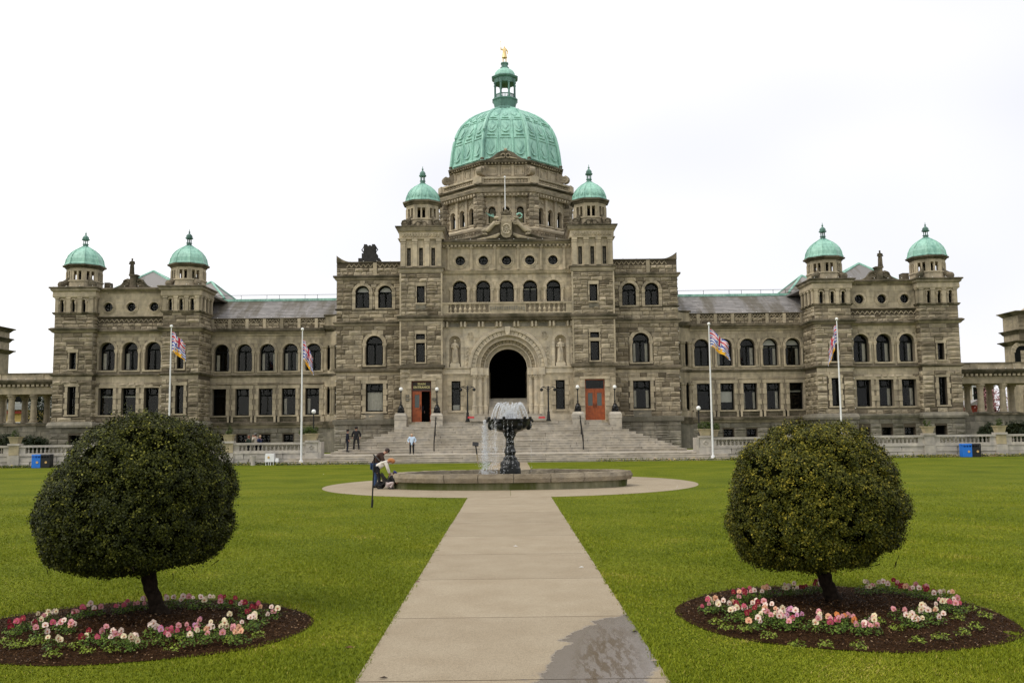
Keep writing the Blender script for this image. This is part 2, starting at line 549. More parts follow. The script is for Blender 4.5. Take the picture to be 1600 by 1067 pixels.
# rain water still lying on the slabs: irregular wet area on the right and a small one further up
geo = node(nt, "ShaderNodeNewGeometry"); wet = None
for cx_, cy_, rx_, ry_, rt_ in ((1.20, 10.35, .66, 2.45, -.33), (.80, 8.2, .42, .95, 0.0)):
    mp = node(nt, "ShaderNodeMapping"); mp.vector_type = 'TEXTURE'
    mp.inputs["Location"].default_value = (cx_, cy_, 0); mp.inputs["Rotation"].default_value = (0, 0, rt_); mp.inputs["Scale"].default_value = (rx_, ry_, 1000)
    ln = node(nt, "ShaderNodeVectorMath", operation='LENGTH'); nt.links.new(geo.outputs["Position"], mp.inputs["Vector"]); nt.links.new(mp.outputs[0], ln.inputs[0])
    if wet is None: wet = ln.outputs["Value"]
    else:
        mi_ = node(nt, "ShaderNodeMath", operation='MINIMUM'); nt.links.new(wet, mi_.inputs[0]); nt.links.new(ln.outputs["Value"], mi_.inputs[1]); wet = mi_.outputs[0]
wn1 = pos_noise(nt, 1.6, 6, None, 0.6)
ad = node(nt, "ShaderNodeMath", operation='MULTIPLY_ADD'); ad.inputs[1].default_value = 1.1; nt.links.new(wn1, ad.inputs[0]); nt.links.new(wet, ad.inputs[2])
rw = ramp(nt, [(0.0, (1, 1, 1)), (0.0, (1, 1, 1)), (1.0, (0, 0, 0))]); rw.color_ramp.elements[0].position = 0.0
mr = node(nt, "ShaderNodeMapRange"); mr.inputs["From Min"].default_value = 1.50; mr.inputs["From Max"].default_value = 1.56; mr.inputs["To Min"].default_value = 1; mr.inputs["To Max"].default_value = 0
nt.links.new(ad.outputs[0], mr.inputs["Value"]); WET = mr.outputs[0]
stn = pos_noise(nt, 3.4, 8, (3.2, .6, 1), 0.72); rs = ramp(nt, [(0.47, (0, 0, 0)), (0.53, (1, 1, 1))]); nt.links.new(stn, rs.inputs["Fac"])
mp2 = node(nt, "ShaderNodeMapping"); mp2.vector_type = 'TEXTURE'; mp2.inputs["Location"].default_value = (.98, 9.6, 0); mp2.inputs["Rotation"].default_value = (0, 0, -.12); mp2.inputs["Scale"].default_value = (.34, 1.9, 1000)
ln2 = node(nt, "ShaderNodeVectorMath", operation='LENGTH'); nt.links.new(geo.outputs["Position"], mp2.inputs["Vector"]); nt.links.new(mp2.outputs[0], ln2.inputs[0])
mr2 = node(nt, "ShaderNodeMapRange"); mr2.inputs["From Min"].default_value = .5; mr2.inputs["From Max"].default_value = 1.25; mr2.inputs["To Min"].default_value = 1; mr2.inputs["To Max"].default_value = 0; nt.links.new(ln2.outputs["Value"], mr2.inputs["Value"])
mk2 = node(nt, "ShaderNodeMath", operation='MULTIPLY'); nt.links.new(rs.outputs["Color"], mk2.inputs[0]); nt.links.new(mr2.outputs[0], mk2.inputs[1])
wc = mix(nt, (0.175, 0.150, 0.128), (0.085, 0.055, 0.025), mk2.outputs[0])
wc = mix(nt, wc, r2.outputs["Color"], 0.6, 'MULTIPLY')
c = mix(nt, c, wc, WET)
nt.links.new(c, b.inputs["Base Color"]); b.inputs["Specular IOR Level"].default_value = 0.35
rr1 = node(nt, "ShaderNodeMapRange"); rr1.inputs["To Min"].default_value = 0.8; rr1.inputs["To Max"].default_value = 0.16; nt.links.new(WET, rr1.inputs["Value"]); nt.links.new(rr1.outputs[0], b.inputs["Roughness"])
bump(nt, b, n2, 0.3, 0.005)
M['concrete'] = m

m, nt, b = new_mat("soil")
n1 = pos_noise(nt, 35, 5); r1 = ramp(nt, [(0.3, (0.010, 0.005, 0.002)), (0.6, (0.045, 0.022, 0.009)), (0.8, (0.11, 0.058, 0.026))]); nt.links.new(n1, r1.inputs["Fac"])
nt.links.new(r1.outputs["Color"], b.inputs["Base Color"]); b.inputs["Roughness"].default_value = 0.95
bump(nt, b, n1, 1.0, 0.04)
b.inputs["Specular IOR Level"].default_value = 0.05
M['soil'] = m
M['chip'] = leaf_mat("bark_chips", [(0.0, (0.016, 0.008, 0.004)), (0.6, (0.07, 0.035, 0.015)), (0.9, (0.17, 0.095, 0.045)), (1.0, (0.36, 0.25, 0.15))], spec=0.08)
M['grass'] = leaf_mat("grass_blade", [(0.0, (0.085, 0.118, 0.004)), (0.5, (0.175, 0.212, 0.008)), (0.85, (0.265, 0.280, 0.014)), (1.0, (0.36, 0.30, 0.07))], spec=0.15, rough=0.6)
M['water'] = plain("pool_water", (0.03, 0.04, 0.035), 0.06, 0, 0.5)

lawn = sheet("lawn", [(-400, -60), (400, -60), (400, 700), (-400, 700)], 0.0, 'lawn')

# straight path of cast slabs, one slab per joint seen
path = bpy.data.objects.new("path", None); adopt(path, None); path['kind'] = 'structure'
PW = 1.485
ys = [2.9, 5.97, 9.06, 12.04, 15.1, 18.1, 21.2, 24.2, 27.2, 30.3]
for y0, y1 in zip(ys, ys[1:]):
    mb = MB(); mb.box(-PW + RND.uniform(-.01, .01), PW, y0 + .010, y1 - .010, -0.05, 0.005)
    mb.build("paving_slab", 'concrete', path)
y0 = 50.2
while y0 < 70:
    mb = MB(); mb.box(-1.35, 1.35, y0 + .008, min(y0 + 3.3, 69.9) - .008, -0.05, 0.005)
    mb.build("paving_slab", 'concrete', path); y0 += 3.3
FY, FX = 39.6, 0.05
bk = sheet("path_joint_bed", [(-1.47, 2), (1.47, 2), (1.47, 34), (-1.47, 34)], 0.003, M["soil"])
apron = bpy.data.objects.new("fountain_apron_paving", None); adopt(apron, None); apron['kind'] = 'structure'
AY = 41.4
ra, rb = 0.05, 8.15
for k in range(10):                                       # ring of slabs round the basin
    a0, a1 = 2 * pi * k / 10 + .0012 + .314, 2 * pi * (k + 1) / 10 - .0012 + .314
    mb = MB(); n = 12
    o_ = [(FX + rb * cos(a0 + (a1 - a0) * i / n), AY + rb * sin(a0 + (a1 - a0) * i / n)) for i in range(n + 1)]
    i_ = [(FX + ra * cos(a0 + (a1 - a0) * i / n), AY + ra * sin(a0 + (a1 - a0) * i / n)) for i in range(n + 1)]
    pts = o_ + i_[::-1]
    mb.loft([[(x, y, -0.05) for x, y in pts], [(x, y, 0.009) for x, y in pts]])
    mb.build("paving_slab", 'concrete', apron)
mb = MB(); mb.box(-PW, PW, 30.31, 34.2, -0.05, 0.0055); mb.build("paving_slab", 'concrete', path)

# terrace behind the balustrade, and the steps up to it
terr = MB(); terr.box(-90, 90, 73.0, 110, -0.5, GZ, 0.5); o = terr.build("terrace_ground", 'lawn'); o['kind'] = 'structure'
landing = MB(); landing.box(-16.8, 16.8, 71.45, 79.0, -0.2, GZ + 0.012, 0.5); o = landing.build("terrace_landing_pavement", 'granite'); o['kind'] = 'structure'

steps = thing("stone_stairway", "broad grey granite stairway rising in many steps to the arched entrance", "stairway", (0, 70, 0))
def step_row(x0, x1, y0, y1, z0, z1, ln=2.6, name="step_stone"):
    x = x0; first = True
    while x < x1 - 0.05:
        w = RND.uniform(.75, 1.25) * ln * (0.6 if first else 1); first = False
        xe = min(x + w, x1)
        if x1 - xe < 0.7: xe = x1
        mb = MB()
        mb.box(x + .012, xe - .012, y0, y1, z0, z1 - 0.05)
        mb.box(x + .008, xe - .008, y0 - 0.035, y1, z1 - 0.05, z1)     # nosing
        mb.build(name, 'granite', steps)
        x = xe
for i in range(4):
    e = 17.3 - 0.33 * i
    step_row(-e, e, 70.0 + 0.38 * i, 72.0 if i == 3 else 70.0 + 0.38 * (i + 1) + .1, 0.15 * i - .02, 0.15 * (i + 1), 3.6)
SY0, NST, RIS, TR = 74.9, 13, 0.2, 0.36
for i in range(NST):
    e = 14.3 - 0.53 * i
    y0 = SY0 + TR * i
    y1 = 79.95 if i == NST - 1 else y0 + TR + .06
    z0 = GZ + RIS * i
    step_row(-e, e, y0, y1, z0 - .02, z0 + RIS, 3.0)
    if i < NST - 1:                                        # the side steps run back to the wall
        for s in (-1, 1):
            xa, xb = sorted((s * e, s * (e - 0.6)))
            mb = MB(); mb.box(xa + .01, xb - .01, y1 + .01, 81.55, z0 - .02, z0 + RIS); mb.build("step_stone", 'granite', steps)
SZ = GZ + RIS * NST                                         # 3.2, sill of the doors
for i in range(10):                                         # inner flight through the arch
    y0 = 79.5 + 0.40 * i
    hw = 2.85 if i < 3 else 1.70
    step_row(-hw, hw, y0, y0 + 0.46 if i < 9 else 90.0, SZ - .05 + .205 * i, SZ + .205 * (i + 1), 2.4)

# ================================================================== the parliament building
bld = thing("parliament_building", "long grey stone parliament building with green copper domes and arched entrance", "building", (0, 84, GZ))
STONES = []                                                # (face, ua, ub, za, zb, rough?)
CACHE = {}
YT, YC, YB, YW, YP, YM = 80.0, 80.7, 81.6, 84.2, 80.6, 81.35


def half(op, z):
    """half width of an opening at height z, None outside it"""
    u, hw, z0, z1, k = op[:5]
    if z < z0 or z > z1: return None
    if k == 'r': return hw
    if k == 'c':
        q = hw * hw - (z - (z0 + z1) / 2) ** 2
        return sqrt(q) if q > 0 else 0
    zs = z1 - hw
    if z <= zs: return hw
    q = hw * hw - (z - zs) ** 2
    return sqrt(q) if q > 0 else 0


def outline(hw, z0, z1, k, n=14):
    """outline of an opening centred on u=0"""
    if k == 'r': return [(-hw, z0), (hw, z0), (hw, z1), (-hw, z1)]
    if k == 'c':
        zc = (z0 + z1) / 2
        return [(hw * cos(2 * pi * i / 24), zc + hw * sin(2 * pi * i / 24)) for i in range(24)]
    zs = z1 - hw
    return [(-hw, z0), (hw, z0)] + [(hw * cos(pi * i / n), zs + hw * sin(pi * i / n)) for i in range(n + 1)]


def wall(face, u0, u1, z0, z1, ops=(), mat='smooth', depth=0.5, name="wall"):
    """wall sheet with real openings and reveals"""
    mb = MB(face.p)
    ops = [o for o in ops if o[0] + o[1] > u0 and o[0] - o[1] < u1 and o[3] > z0 and o[2] < z1]
    us = sorted({round(v, 4) for v in [u0, u1] + [o[0] - o[1] for o in ops] + [o[0] + o[1] for o in ops] if u0 <= v <= u1})
    zz = [z0, z1]
    for o in ops:
        zz += [o[2], o[3]]
        if o[4] == 'a': zz.append(o[3] - o[1])
    zs = sorted({round(v, 4) for v in zz if z0 <= v <= z1})
    for ua, ub in zip(us, us[1:]):
        for za, zb in zip(zs, zs[1:]):
            um, zm = (ua + ub) / 2, (za + zb) / 2
            hit = None
            for o in ops:
                if abs(um - o[0]) < o[1] and o[2] < zm < o[3]: hit = o
            if not hit:
                mb.poly([(ua, 0, za), (ub, 0, za), (ub, 0, zb), (ua, 0, zb)], 0.5)
    for o in ops:
        u, hw, a, b_, k = o[:5]
        dp = o[5] if len(o) > 5 else depth
        if k in 'ac':
            zc = b_ - hw if k == 'a' else (a + b_) / 2
            n = 14
            for i in range(n):
                x0, x1 = -hw * cos(pi * i / n), -hw * cos(pi * (i + 1) / n)
                h0, h1 = hw * sin(pi * i / n), hw * sin(pi * (i + 1) / n)
                mb.poly([(u + x0, 0, zc + h0), (u + x1, 0, zc + h1), (u + x1, 0, b_), (u + x0, 0, b_)], 0.5)
                if k == 'c':
                    mb.poly([(u + x0, 0, zc - h0), (u + x1, 0, zc - h1), (u + x1, 0, a), (u + x0, 0, a)], 0.5)
        ol = outline(hw, a, b_, k)
        mb.loft([[(u + x, 0, z) for x, z in ol], [(u + x, dp, z) for x, z in ol]], False, 0.5)
    return mb.build(name, mat, bld)


def course(face, u0, u1, z0, z1, ops=(), ch=0.36, ln=(0.5, 1.15), rough=1, margin=0.0):
    """register the stones of a wall zone; openings are left free"""
    n = max(1, round((z1 - z0) / ch)); h = (z1 - z0) / n
    for i in range(n):
        za, zb = z0 + h * i, z0 + h * (i + 1)
        free = [(u0, u1)]
        for o in ops:
            hs = [half(o, z) for z in (za + .02, (za + zb) / 2, zb - .02)]
            hs = [q for q in hs if q is not None]
            if not hs: continue
            w = max(hs) + (o[6] if len(o) > 6 else margin)
            nf = []
            for a, b_ in free:
                l, r_ = o[0] - w, o[0] + w
                if r_ <= a or l >= b_: nf.append((a, b_)); continue
                if l > a + .08: nf.append((a, l))
                if r_ < b_ - .08: nf.append((r_, b_))
            free = nf
        for a, b_ in free:
            x = a
            first = True
            while x < b_ - 0.01:
                w = RND.uniform(*ln) * (RND.uniform(.5, 1) if first else 1); first = False
                xe = x + w
                if b_ - xe < ln[0] * 0.6: xe = b_
                if rough and RND.random() < 0.14 and zb - za > 0.3:
                    zm = za + (zb - za) * RND.uniform(.4, .6)
                    STONES.append((face, x, xe, za, zm, rough)); STONES.append((face, x, xe, zm, zb, rough))
                else:
                    STONES.append((face, x, xe, za, zb, rough))
                x = xe


def stone_pts(v):
    """unit stone: 1 wide, 1 high, proud by 1 in -y; slightly lumpy front"""
    rr = random.Random(v)
    e = 0.0
    j = lambda a: rr.uniform(-a, a)
    back = [(-.5, 0, -.5), (.5, 0, -.5), (.5, 0, .5), (-.5, 0, .5)]
    fr = [(-.47 + j(.012), -.45 + j(.2), -.42 + j(.03)), (.47 + j(.012), -.45 + j(.2), -.42 + j(.03)), (.47 + j(.012), -.45 + j(.2), .42 + j(.03)), (-.47 + j(.012), -.45 + j(.2), .42 + j(.03))]
    mid = [(-.2 + j(.15), -.95 + j(.35), j(.15)), (.2 + j(.15), -.95 + j(.35), j(.15))]
    P = back + fr + mid
    Fc = [(0, 1, 5, 4), (1, 2, 6, 5), (2, 3, 7, 6), (3, 0, 4, 7), (4, 5, 9, 8), (5, 6, 9), (6, 7, 8, 9), (7, 4, 8)]
    return P, Fc


SV = [stone_pts(i) for i in range(7)]
STONE_MESH = []
for v in range(5):
    mb = MB(); P, Fc = SV[v]
    for f in Fc: mb.poly([P[i] for i in f], 0.0)
    STONE_MESH.append(mb.mesh("stone", ['rough']))


def stones_finish():
    area = lambda s: (s[2] - s[1]) * (s[4] - s[3]) * (1 if s[5] == 1 else 0)
    idx = sorted(range(len(STONES)), key=lambda i: -area(STONES[i]))
    top = set(idx[:298])
    mats = ['rough', 'smooth', 'base', 'pale', 'dark']
    mbs = MB()
    g = 0.011
    for i, (fc, a, b_, za, zb, kd) in enumerate(STONES):
        w, h = b_ - a - 2 * g, zb - za - 2 * g
        if w < .03 or h < .03: continue
        uc, zc = (a + b_) / 2, (za + zb) / 2
        proud = {1: RND.uniform(.05, .12), 0: 0.012, 2: RND.uniform(.04, .09), 3: 0.012, 4: 0.03}[kd]
        if i in top:
            place("stone", RND.choice(STONE_MESH), bld, fc.at(uc, zc) @ Matrix.Diagonal((w, proud, h, 1)))
            continue
        mbs.xf = fc.p
        t = RND.random(); mi = {1: 0, 0: 1, 2: 2, 3: 3, 4: 4}[kd]
        if kd in (0, 3):
            i0 = [mbs.pt(p) for p in [(a + g, 0, za + g), (b_ - g, 0, za + g), (b_ - g, 0, zb - g), (a + g, 0, zb - g), (a + g, -proud, za + g), (b_ - g, -proud, za + g), (b_ - g, -proud, zb - g), (a + g, -proud, zb - g)]]
            fs = [(0, 1, 5, 4), (1, 2, 6, 5), (2, 3, 7, 6), (3, 0, 4, 7), (4, 5, 6, 7)]
        else:
            P, fs = SV[RND.randrange(7)]
            i0 = [mbs.pt((uc + x * w, y * proud, zc + z * h)) for x, y, z in P]
        for f in fs:
            mbs.f.append([i0[q] for q in f]); mbs.t.append(t); mbs.m.append(mi)
    o = mbs.build("stonework", mats, bld); o['kind'] = 'stuff'


# ---- windows ------------------------------------------------------
def cached(key, fn):
    if key not in CACHE: CACHE[key] = fn()
    return CACHE[key]


def ring_frame(mb, ol, t, d0, d1):
    """a frame of thickness t following an outline"""
    cu = sum(p[0] for p in ol) / len(ol); cz = sum(p[1] for p in ol) / len(ol)
    hx = max(p[0] for p in ol) - min(p[0] for p in ol); hz = max(p[1] for p in ol) - min(p[1] for p in ol)
    inn = [(cu + (x - cu) * (1 - 2 * t / hx), (min(p[1] for p in ol) + hz / 2) + (z - (min(p[1] for p in ol) + hz / 2)) * (1 - 2 * t / hz)) for x, z in ol]
    n = len(ol)
    for i in range(n):
        j = (i + 1) % n
        mb.poly([(ol[i][0], d0, ol[i][1]), (ol[j][0], d0, ol[j][1]), (inn[j][0], d0, inn[j][1]), (inn[i][0], d0, inn[i][1])], 0.5)
        mb.poly([(inn[i][0], d0, inn[i][1]), (inn[j][0], d0, inn[j][1]), (inn[j][0], d1, inn[j][1]), (inn[i][0], d1, inn[i][1])], 0.5)


def window(face, u, hw, z0, z1, k, depth=0.4, style='sash', sur=0.3, curtain=None, mat='smooth', shafts=False, ks=True, sill=True):
    h = z1 - z0; key = (round(hw, 2), round(h, 2), k, style)
    zs = h - hw
    tz = {'a': zs + 0.02, 'r': h * 0.74, 'c': h / 2}[k]
    tr_ = 0.055

    def f_frame():
        mb = MB(); ring_frame(mb, outline(hw - .01, 0.01, h - .01, k), 0.09, -0.06, 0.08)
        if style == 'sash':
            mb.box(-hw + .02, hw - .02, -0.05, 0.06, tz - .07, tz + .07, 0.5)
            if k == 'a': mb.box(-tr_, tr_, -0.045, 0.05, 0.02, tz - .07, 0.5)
            if k == 'r' and hw > .5:
                for q in (-hw * .45, hw * .45): mb.box(q - .04, q + .04, -0.045, 0.05, tz + .07, h - .03, 0.5)
        if style == 'cross':
            mb.box(-hw + .02, hw - .02, -0.03, 0.03, h / 2 - .03, h / 2 + .03, 0.5); mb.box(-.03, .03, -0.035, 0.035, .02, h - .02, 0.5)
        if style == 'basement':
            mb.box(-.035, .035, -0.04, 0.04, .02, h - .02, 0.5); mb.box(-hw + .02, hw - .02, -0.03, 0.03, h * .55, h * .55 + .05, 0.5)
        return mb.mesh("window", ['frame'])

    o = place("window", cached(('f',) + key, f_frame), bld, face.at(u, z0, depth))
    panes = []
    if style == 'sash' and k == 'a':
        panes = [('half', 0), ('q', -1), ('q', 1)]
    elif style == 'sash':
        panes = [('top', 0), ('low', 0)]
    else:
        panes = [('all', 0)]
    for nm, sg in panes:
        def f_pane():
            mb = MB()
            if nm == 'half': pts = [(hw * .93 * cos(pi * i / 12), tz + .07 + (hw * .93 - .05) * sin(pi * i / 12)) for i in range(13)]
            elif nm == 'q': pts = [(min(0, sg * hw * .9), .06), (max(0, sg * hw * .9), .06), (max(0, sg * hw * .9), tz - .07), (min(0, sg * hw * .9), tz - .07)]
            elif nm == 'top': pts = [(-hw + .05, tz + .07), (hw - .05, tz + .07), (hw - .05, h - .05), (-hw + .05, h - .05)]
            elif nm == 'low': pts = [(-hw + .05, .05), (hw - .05, .05), (hw - .05, tz - .07), (-hw + .05, tz - .07)]
            else: pts = [(x * .97, h / 2 + (z - h / 2) * .97) for x, z in outline(hw, 0, h, k)]
            mb.poly([(x, 0, z) for x, z in pts], .5)
            return mb.mesh("pane", ['glass'])
        place("pane", cached(('p', nm, sg) + key, f_pane), o, face.at(u, z0, depth + .012))
    # stone surround: arch ring with voussoirs or jamb blocks
    if sur:
        def f_sur():
            mb = MB()
            if k in 'ac':
                zc = h - hw if k == 'a' else h / 2
                r0, r1 = hw, hw + sur
                n = max(7, int(round((hw + sur) * 7))) | 1 if k == 'a' else 12
                for i in range(n):
                    A = pi if k == 'a' else 2 * pi
                    a0, a1 = A * i / n + .012, A * (i + 1) / n - .012
                    key_ = ks and k == 'a' and i == n // 2
                    ro = r1 + (.18 if key_ else 0)
                    m_ = 3
                    pa = [(r0 * cos(a0 + (a1 - a0) * q / m_), zc + r0 * sin(a0 + (a1 - a0) * q / m_)) for q in range(m_ + 1)]
                    pb = [(ro * cos(a0 + (a1 - a0) * q / m_), zc + ro * sin(a0 + (a1 - a0) * q / m_)) for q in range(m_ + 1)]
                    mb.prism(pa + pb[::-1], -0.09 if key_ else -.045, 0.02, None)
                # slim roll moulding along the opening
                nn = 16; A = pi if k == 'a' else 2 * pi
                mb.tube([((r0 + .05) * cos(A * i / nn), -.06, zc + (r0 + .05) * sin(A * i / nn)) for i in range(nn + 1)], .05, 6, .6)
                if k == 'a':
                    for s in (-1, 1):
                        xa, xb = sorted((s * hw, s * (hw + sur)))
                        mb.box(xa - .03, xb + .03, -.12, .02, zc - .12, zc + .03, .9)          # impost
                        mb.box(xa, xb, -.10, .02, zc - .26, zc - .12, .2)
                        if shafts:
                            mb.ngon(s * (hw + sur * .5), -.05, 8, [(.12, sur * .38), (zc - .26, sur * .36)], t=.7)
                            mb.box(xa, xb, -.14, .02, 0, .12, .5)
                        else:
                            nb = max(2, int(zc / .45))
                            for q in range(nb):
                                a_ = (zc - .26) * q / nb; b2 = (zc - .26) * (q + 1) / nb
                                mb.box(xa, xb, -.05, .02, a_ + .01, b2 - .01)
            else:
                nb = max(3, int(h / .42))
                for q in range(nb):
                    a_, b2 = h * q / nb, h * (q + 1) / nb
                    e = sur * (1.0 if q % 2 else .72)
                    for s in (-1, 1):
                        xa, xb = sorted((s * hw, s * (hw + e)))
                        mb.box(xa, xb, -.08 if q % 2 else -.045, .02, a_ + .01, b2 - .01)
                mb.box(-hw - sur, hw + sur, -.06, .02, h + .005, h + .30)
            if sill:
                zb = 0
                mb.box(-hw - (sur if k != 'c' else 0) * .9, hw + sur * .9, -.13, .3, -.13, -.005, .4) if k != 'c' else None
            return mb.mesh("surround", [mat])
        place("surround", cached(('s', mat, sur, shafts, ks, sill) + key, f_sur), o, face.at(u, z0))
    if curtain:
        for ci, (ca, cb, cz0, cz1, cm) in enumerate(curtain):      # fractions of the window
            def f_c():
                mb = MB()
                if cm == 'curtain':
                    n = 8
                    for i in range(n):
                        xa, xb = -hw + 2 * hw * (ca + (cb - ca) * i / n), -hw + 2 * hw * (ca + (cb - ca) * (i + 1) / n)
                        mb.poly([(xa, (i % 2) * .05, h * cz0), (xb, ((i + 1) % 2) * .05, h * cz0), (xb, ((i + 1) % 2) * .05, h * cz1), (xa, (i % 2) * .05, h * cz1)], .5)
                else:
                    mb.box(-hw + 2 * hw * ca, -hw + 2 * hw * cb, 0, .02, h * cz0, h * cz1, .5)
                return mb.mesh("curtain" if cm == 'curtain' else "blind", [cm])
            place("curtain" if cm == 'curtain' else "blind", cached(('c', ca, cb, cz0, cz1, cm) + key, f_c), o, face.at(u, z0, depth + .16))
    return o


def frill(name, face, u0, u1, z0, z1, d, w, gap, mat='dark', proud=.14):
    """row of dentils or brackets"""
    mb = MB(face.p)
    n = max(1, int((u1 - u0) / (w + gap)))
    st = (u1 - u0) / n
    for i in range(n):
        c_ = u0 + st * (i + .5)
        mb.box(c_ - w / 2, c_ + w / 2, -proud, d, z0, z1)
    return mb.build(name, mat, bld)


def band(face, u0, u1, prof, back=0.6, mat='dark', name="string_course", ends=True):
    """moulding of profile [(z, projection)] along a wall, returned at its ends"""
    mb = MB(face.p)
    e = 1 if ends else 0
    mb.loft([[(u0 - p * e, -p, z), (u1 + p * e, -p, z), (u1 + p * e, back, z), (u0 - p * e, back, z)] for z, p in prof], True, None)
    return mb.build(name, mat, bld)


def cornice(face, u0, u1, z0, z1, pr, mat='dark', name="cornice", back=.6, ends=True):
    h = z1 - z0
    if mat == 'dark':
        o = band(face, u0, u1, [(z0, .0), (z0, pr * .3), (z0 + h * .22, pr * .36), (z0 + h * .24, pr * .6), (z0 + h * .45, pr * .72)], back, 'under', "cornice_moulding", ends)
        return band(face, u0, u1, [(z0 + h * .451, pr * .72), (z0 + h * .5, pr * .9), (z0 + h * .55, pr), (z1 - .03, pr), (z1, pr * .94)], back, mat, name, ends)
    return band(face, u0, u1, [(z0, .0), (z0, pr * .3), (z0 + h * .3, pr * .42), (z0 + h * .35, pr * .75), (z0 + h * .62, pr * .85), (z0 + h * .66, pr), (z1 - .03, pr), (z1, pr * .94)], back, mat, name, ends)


BULBS = []


def lights(face, u0, u1, z, d=-.3, step=1.15):
    n = max(1, int((u1 - u0) / step))
    for i in range(n + 1): BULBS.append(face.p(u0 + (u1 - u0) * i / n, d, z))


def tag_mir(s, a, b_): return tuple(sorted((s * a, s * b_)))


def bx3(name, x0, x1, y0, y1, z0, z1, mat, taper=0.0, parent=None):
    mb = MB(); mb.box(x0, x1, y0, y1, z0, z1, .5, 0, taper)
    return mb.build(name, mat, parent or bld)


CUR = {1: [(.06, .26, .03, .62, 'curtain')], 2: [(.06, .22, .03, .66, 'curtain'), (.78, .94, .03, .66, 'curtain')], 3: [(.74, .95, .03, .68, 'curtain')],
       4: [(.06, .94, .30, .70, 'blind')], 5: [(.04, .96, .70, .99, 'blind')], 6: [(.06, .94, .05, .70, 'curtain')], 7: [(.06, .94, .66, .73, 'blind')],
       8: [(.06, .94, .68, .98, 'blind'), (.76, .94, .03, .64, 'curtain')], 9: [(.06, .24, .02, .62, 'curtain'), (.06, .94, .69, .97, 'blind')]}

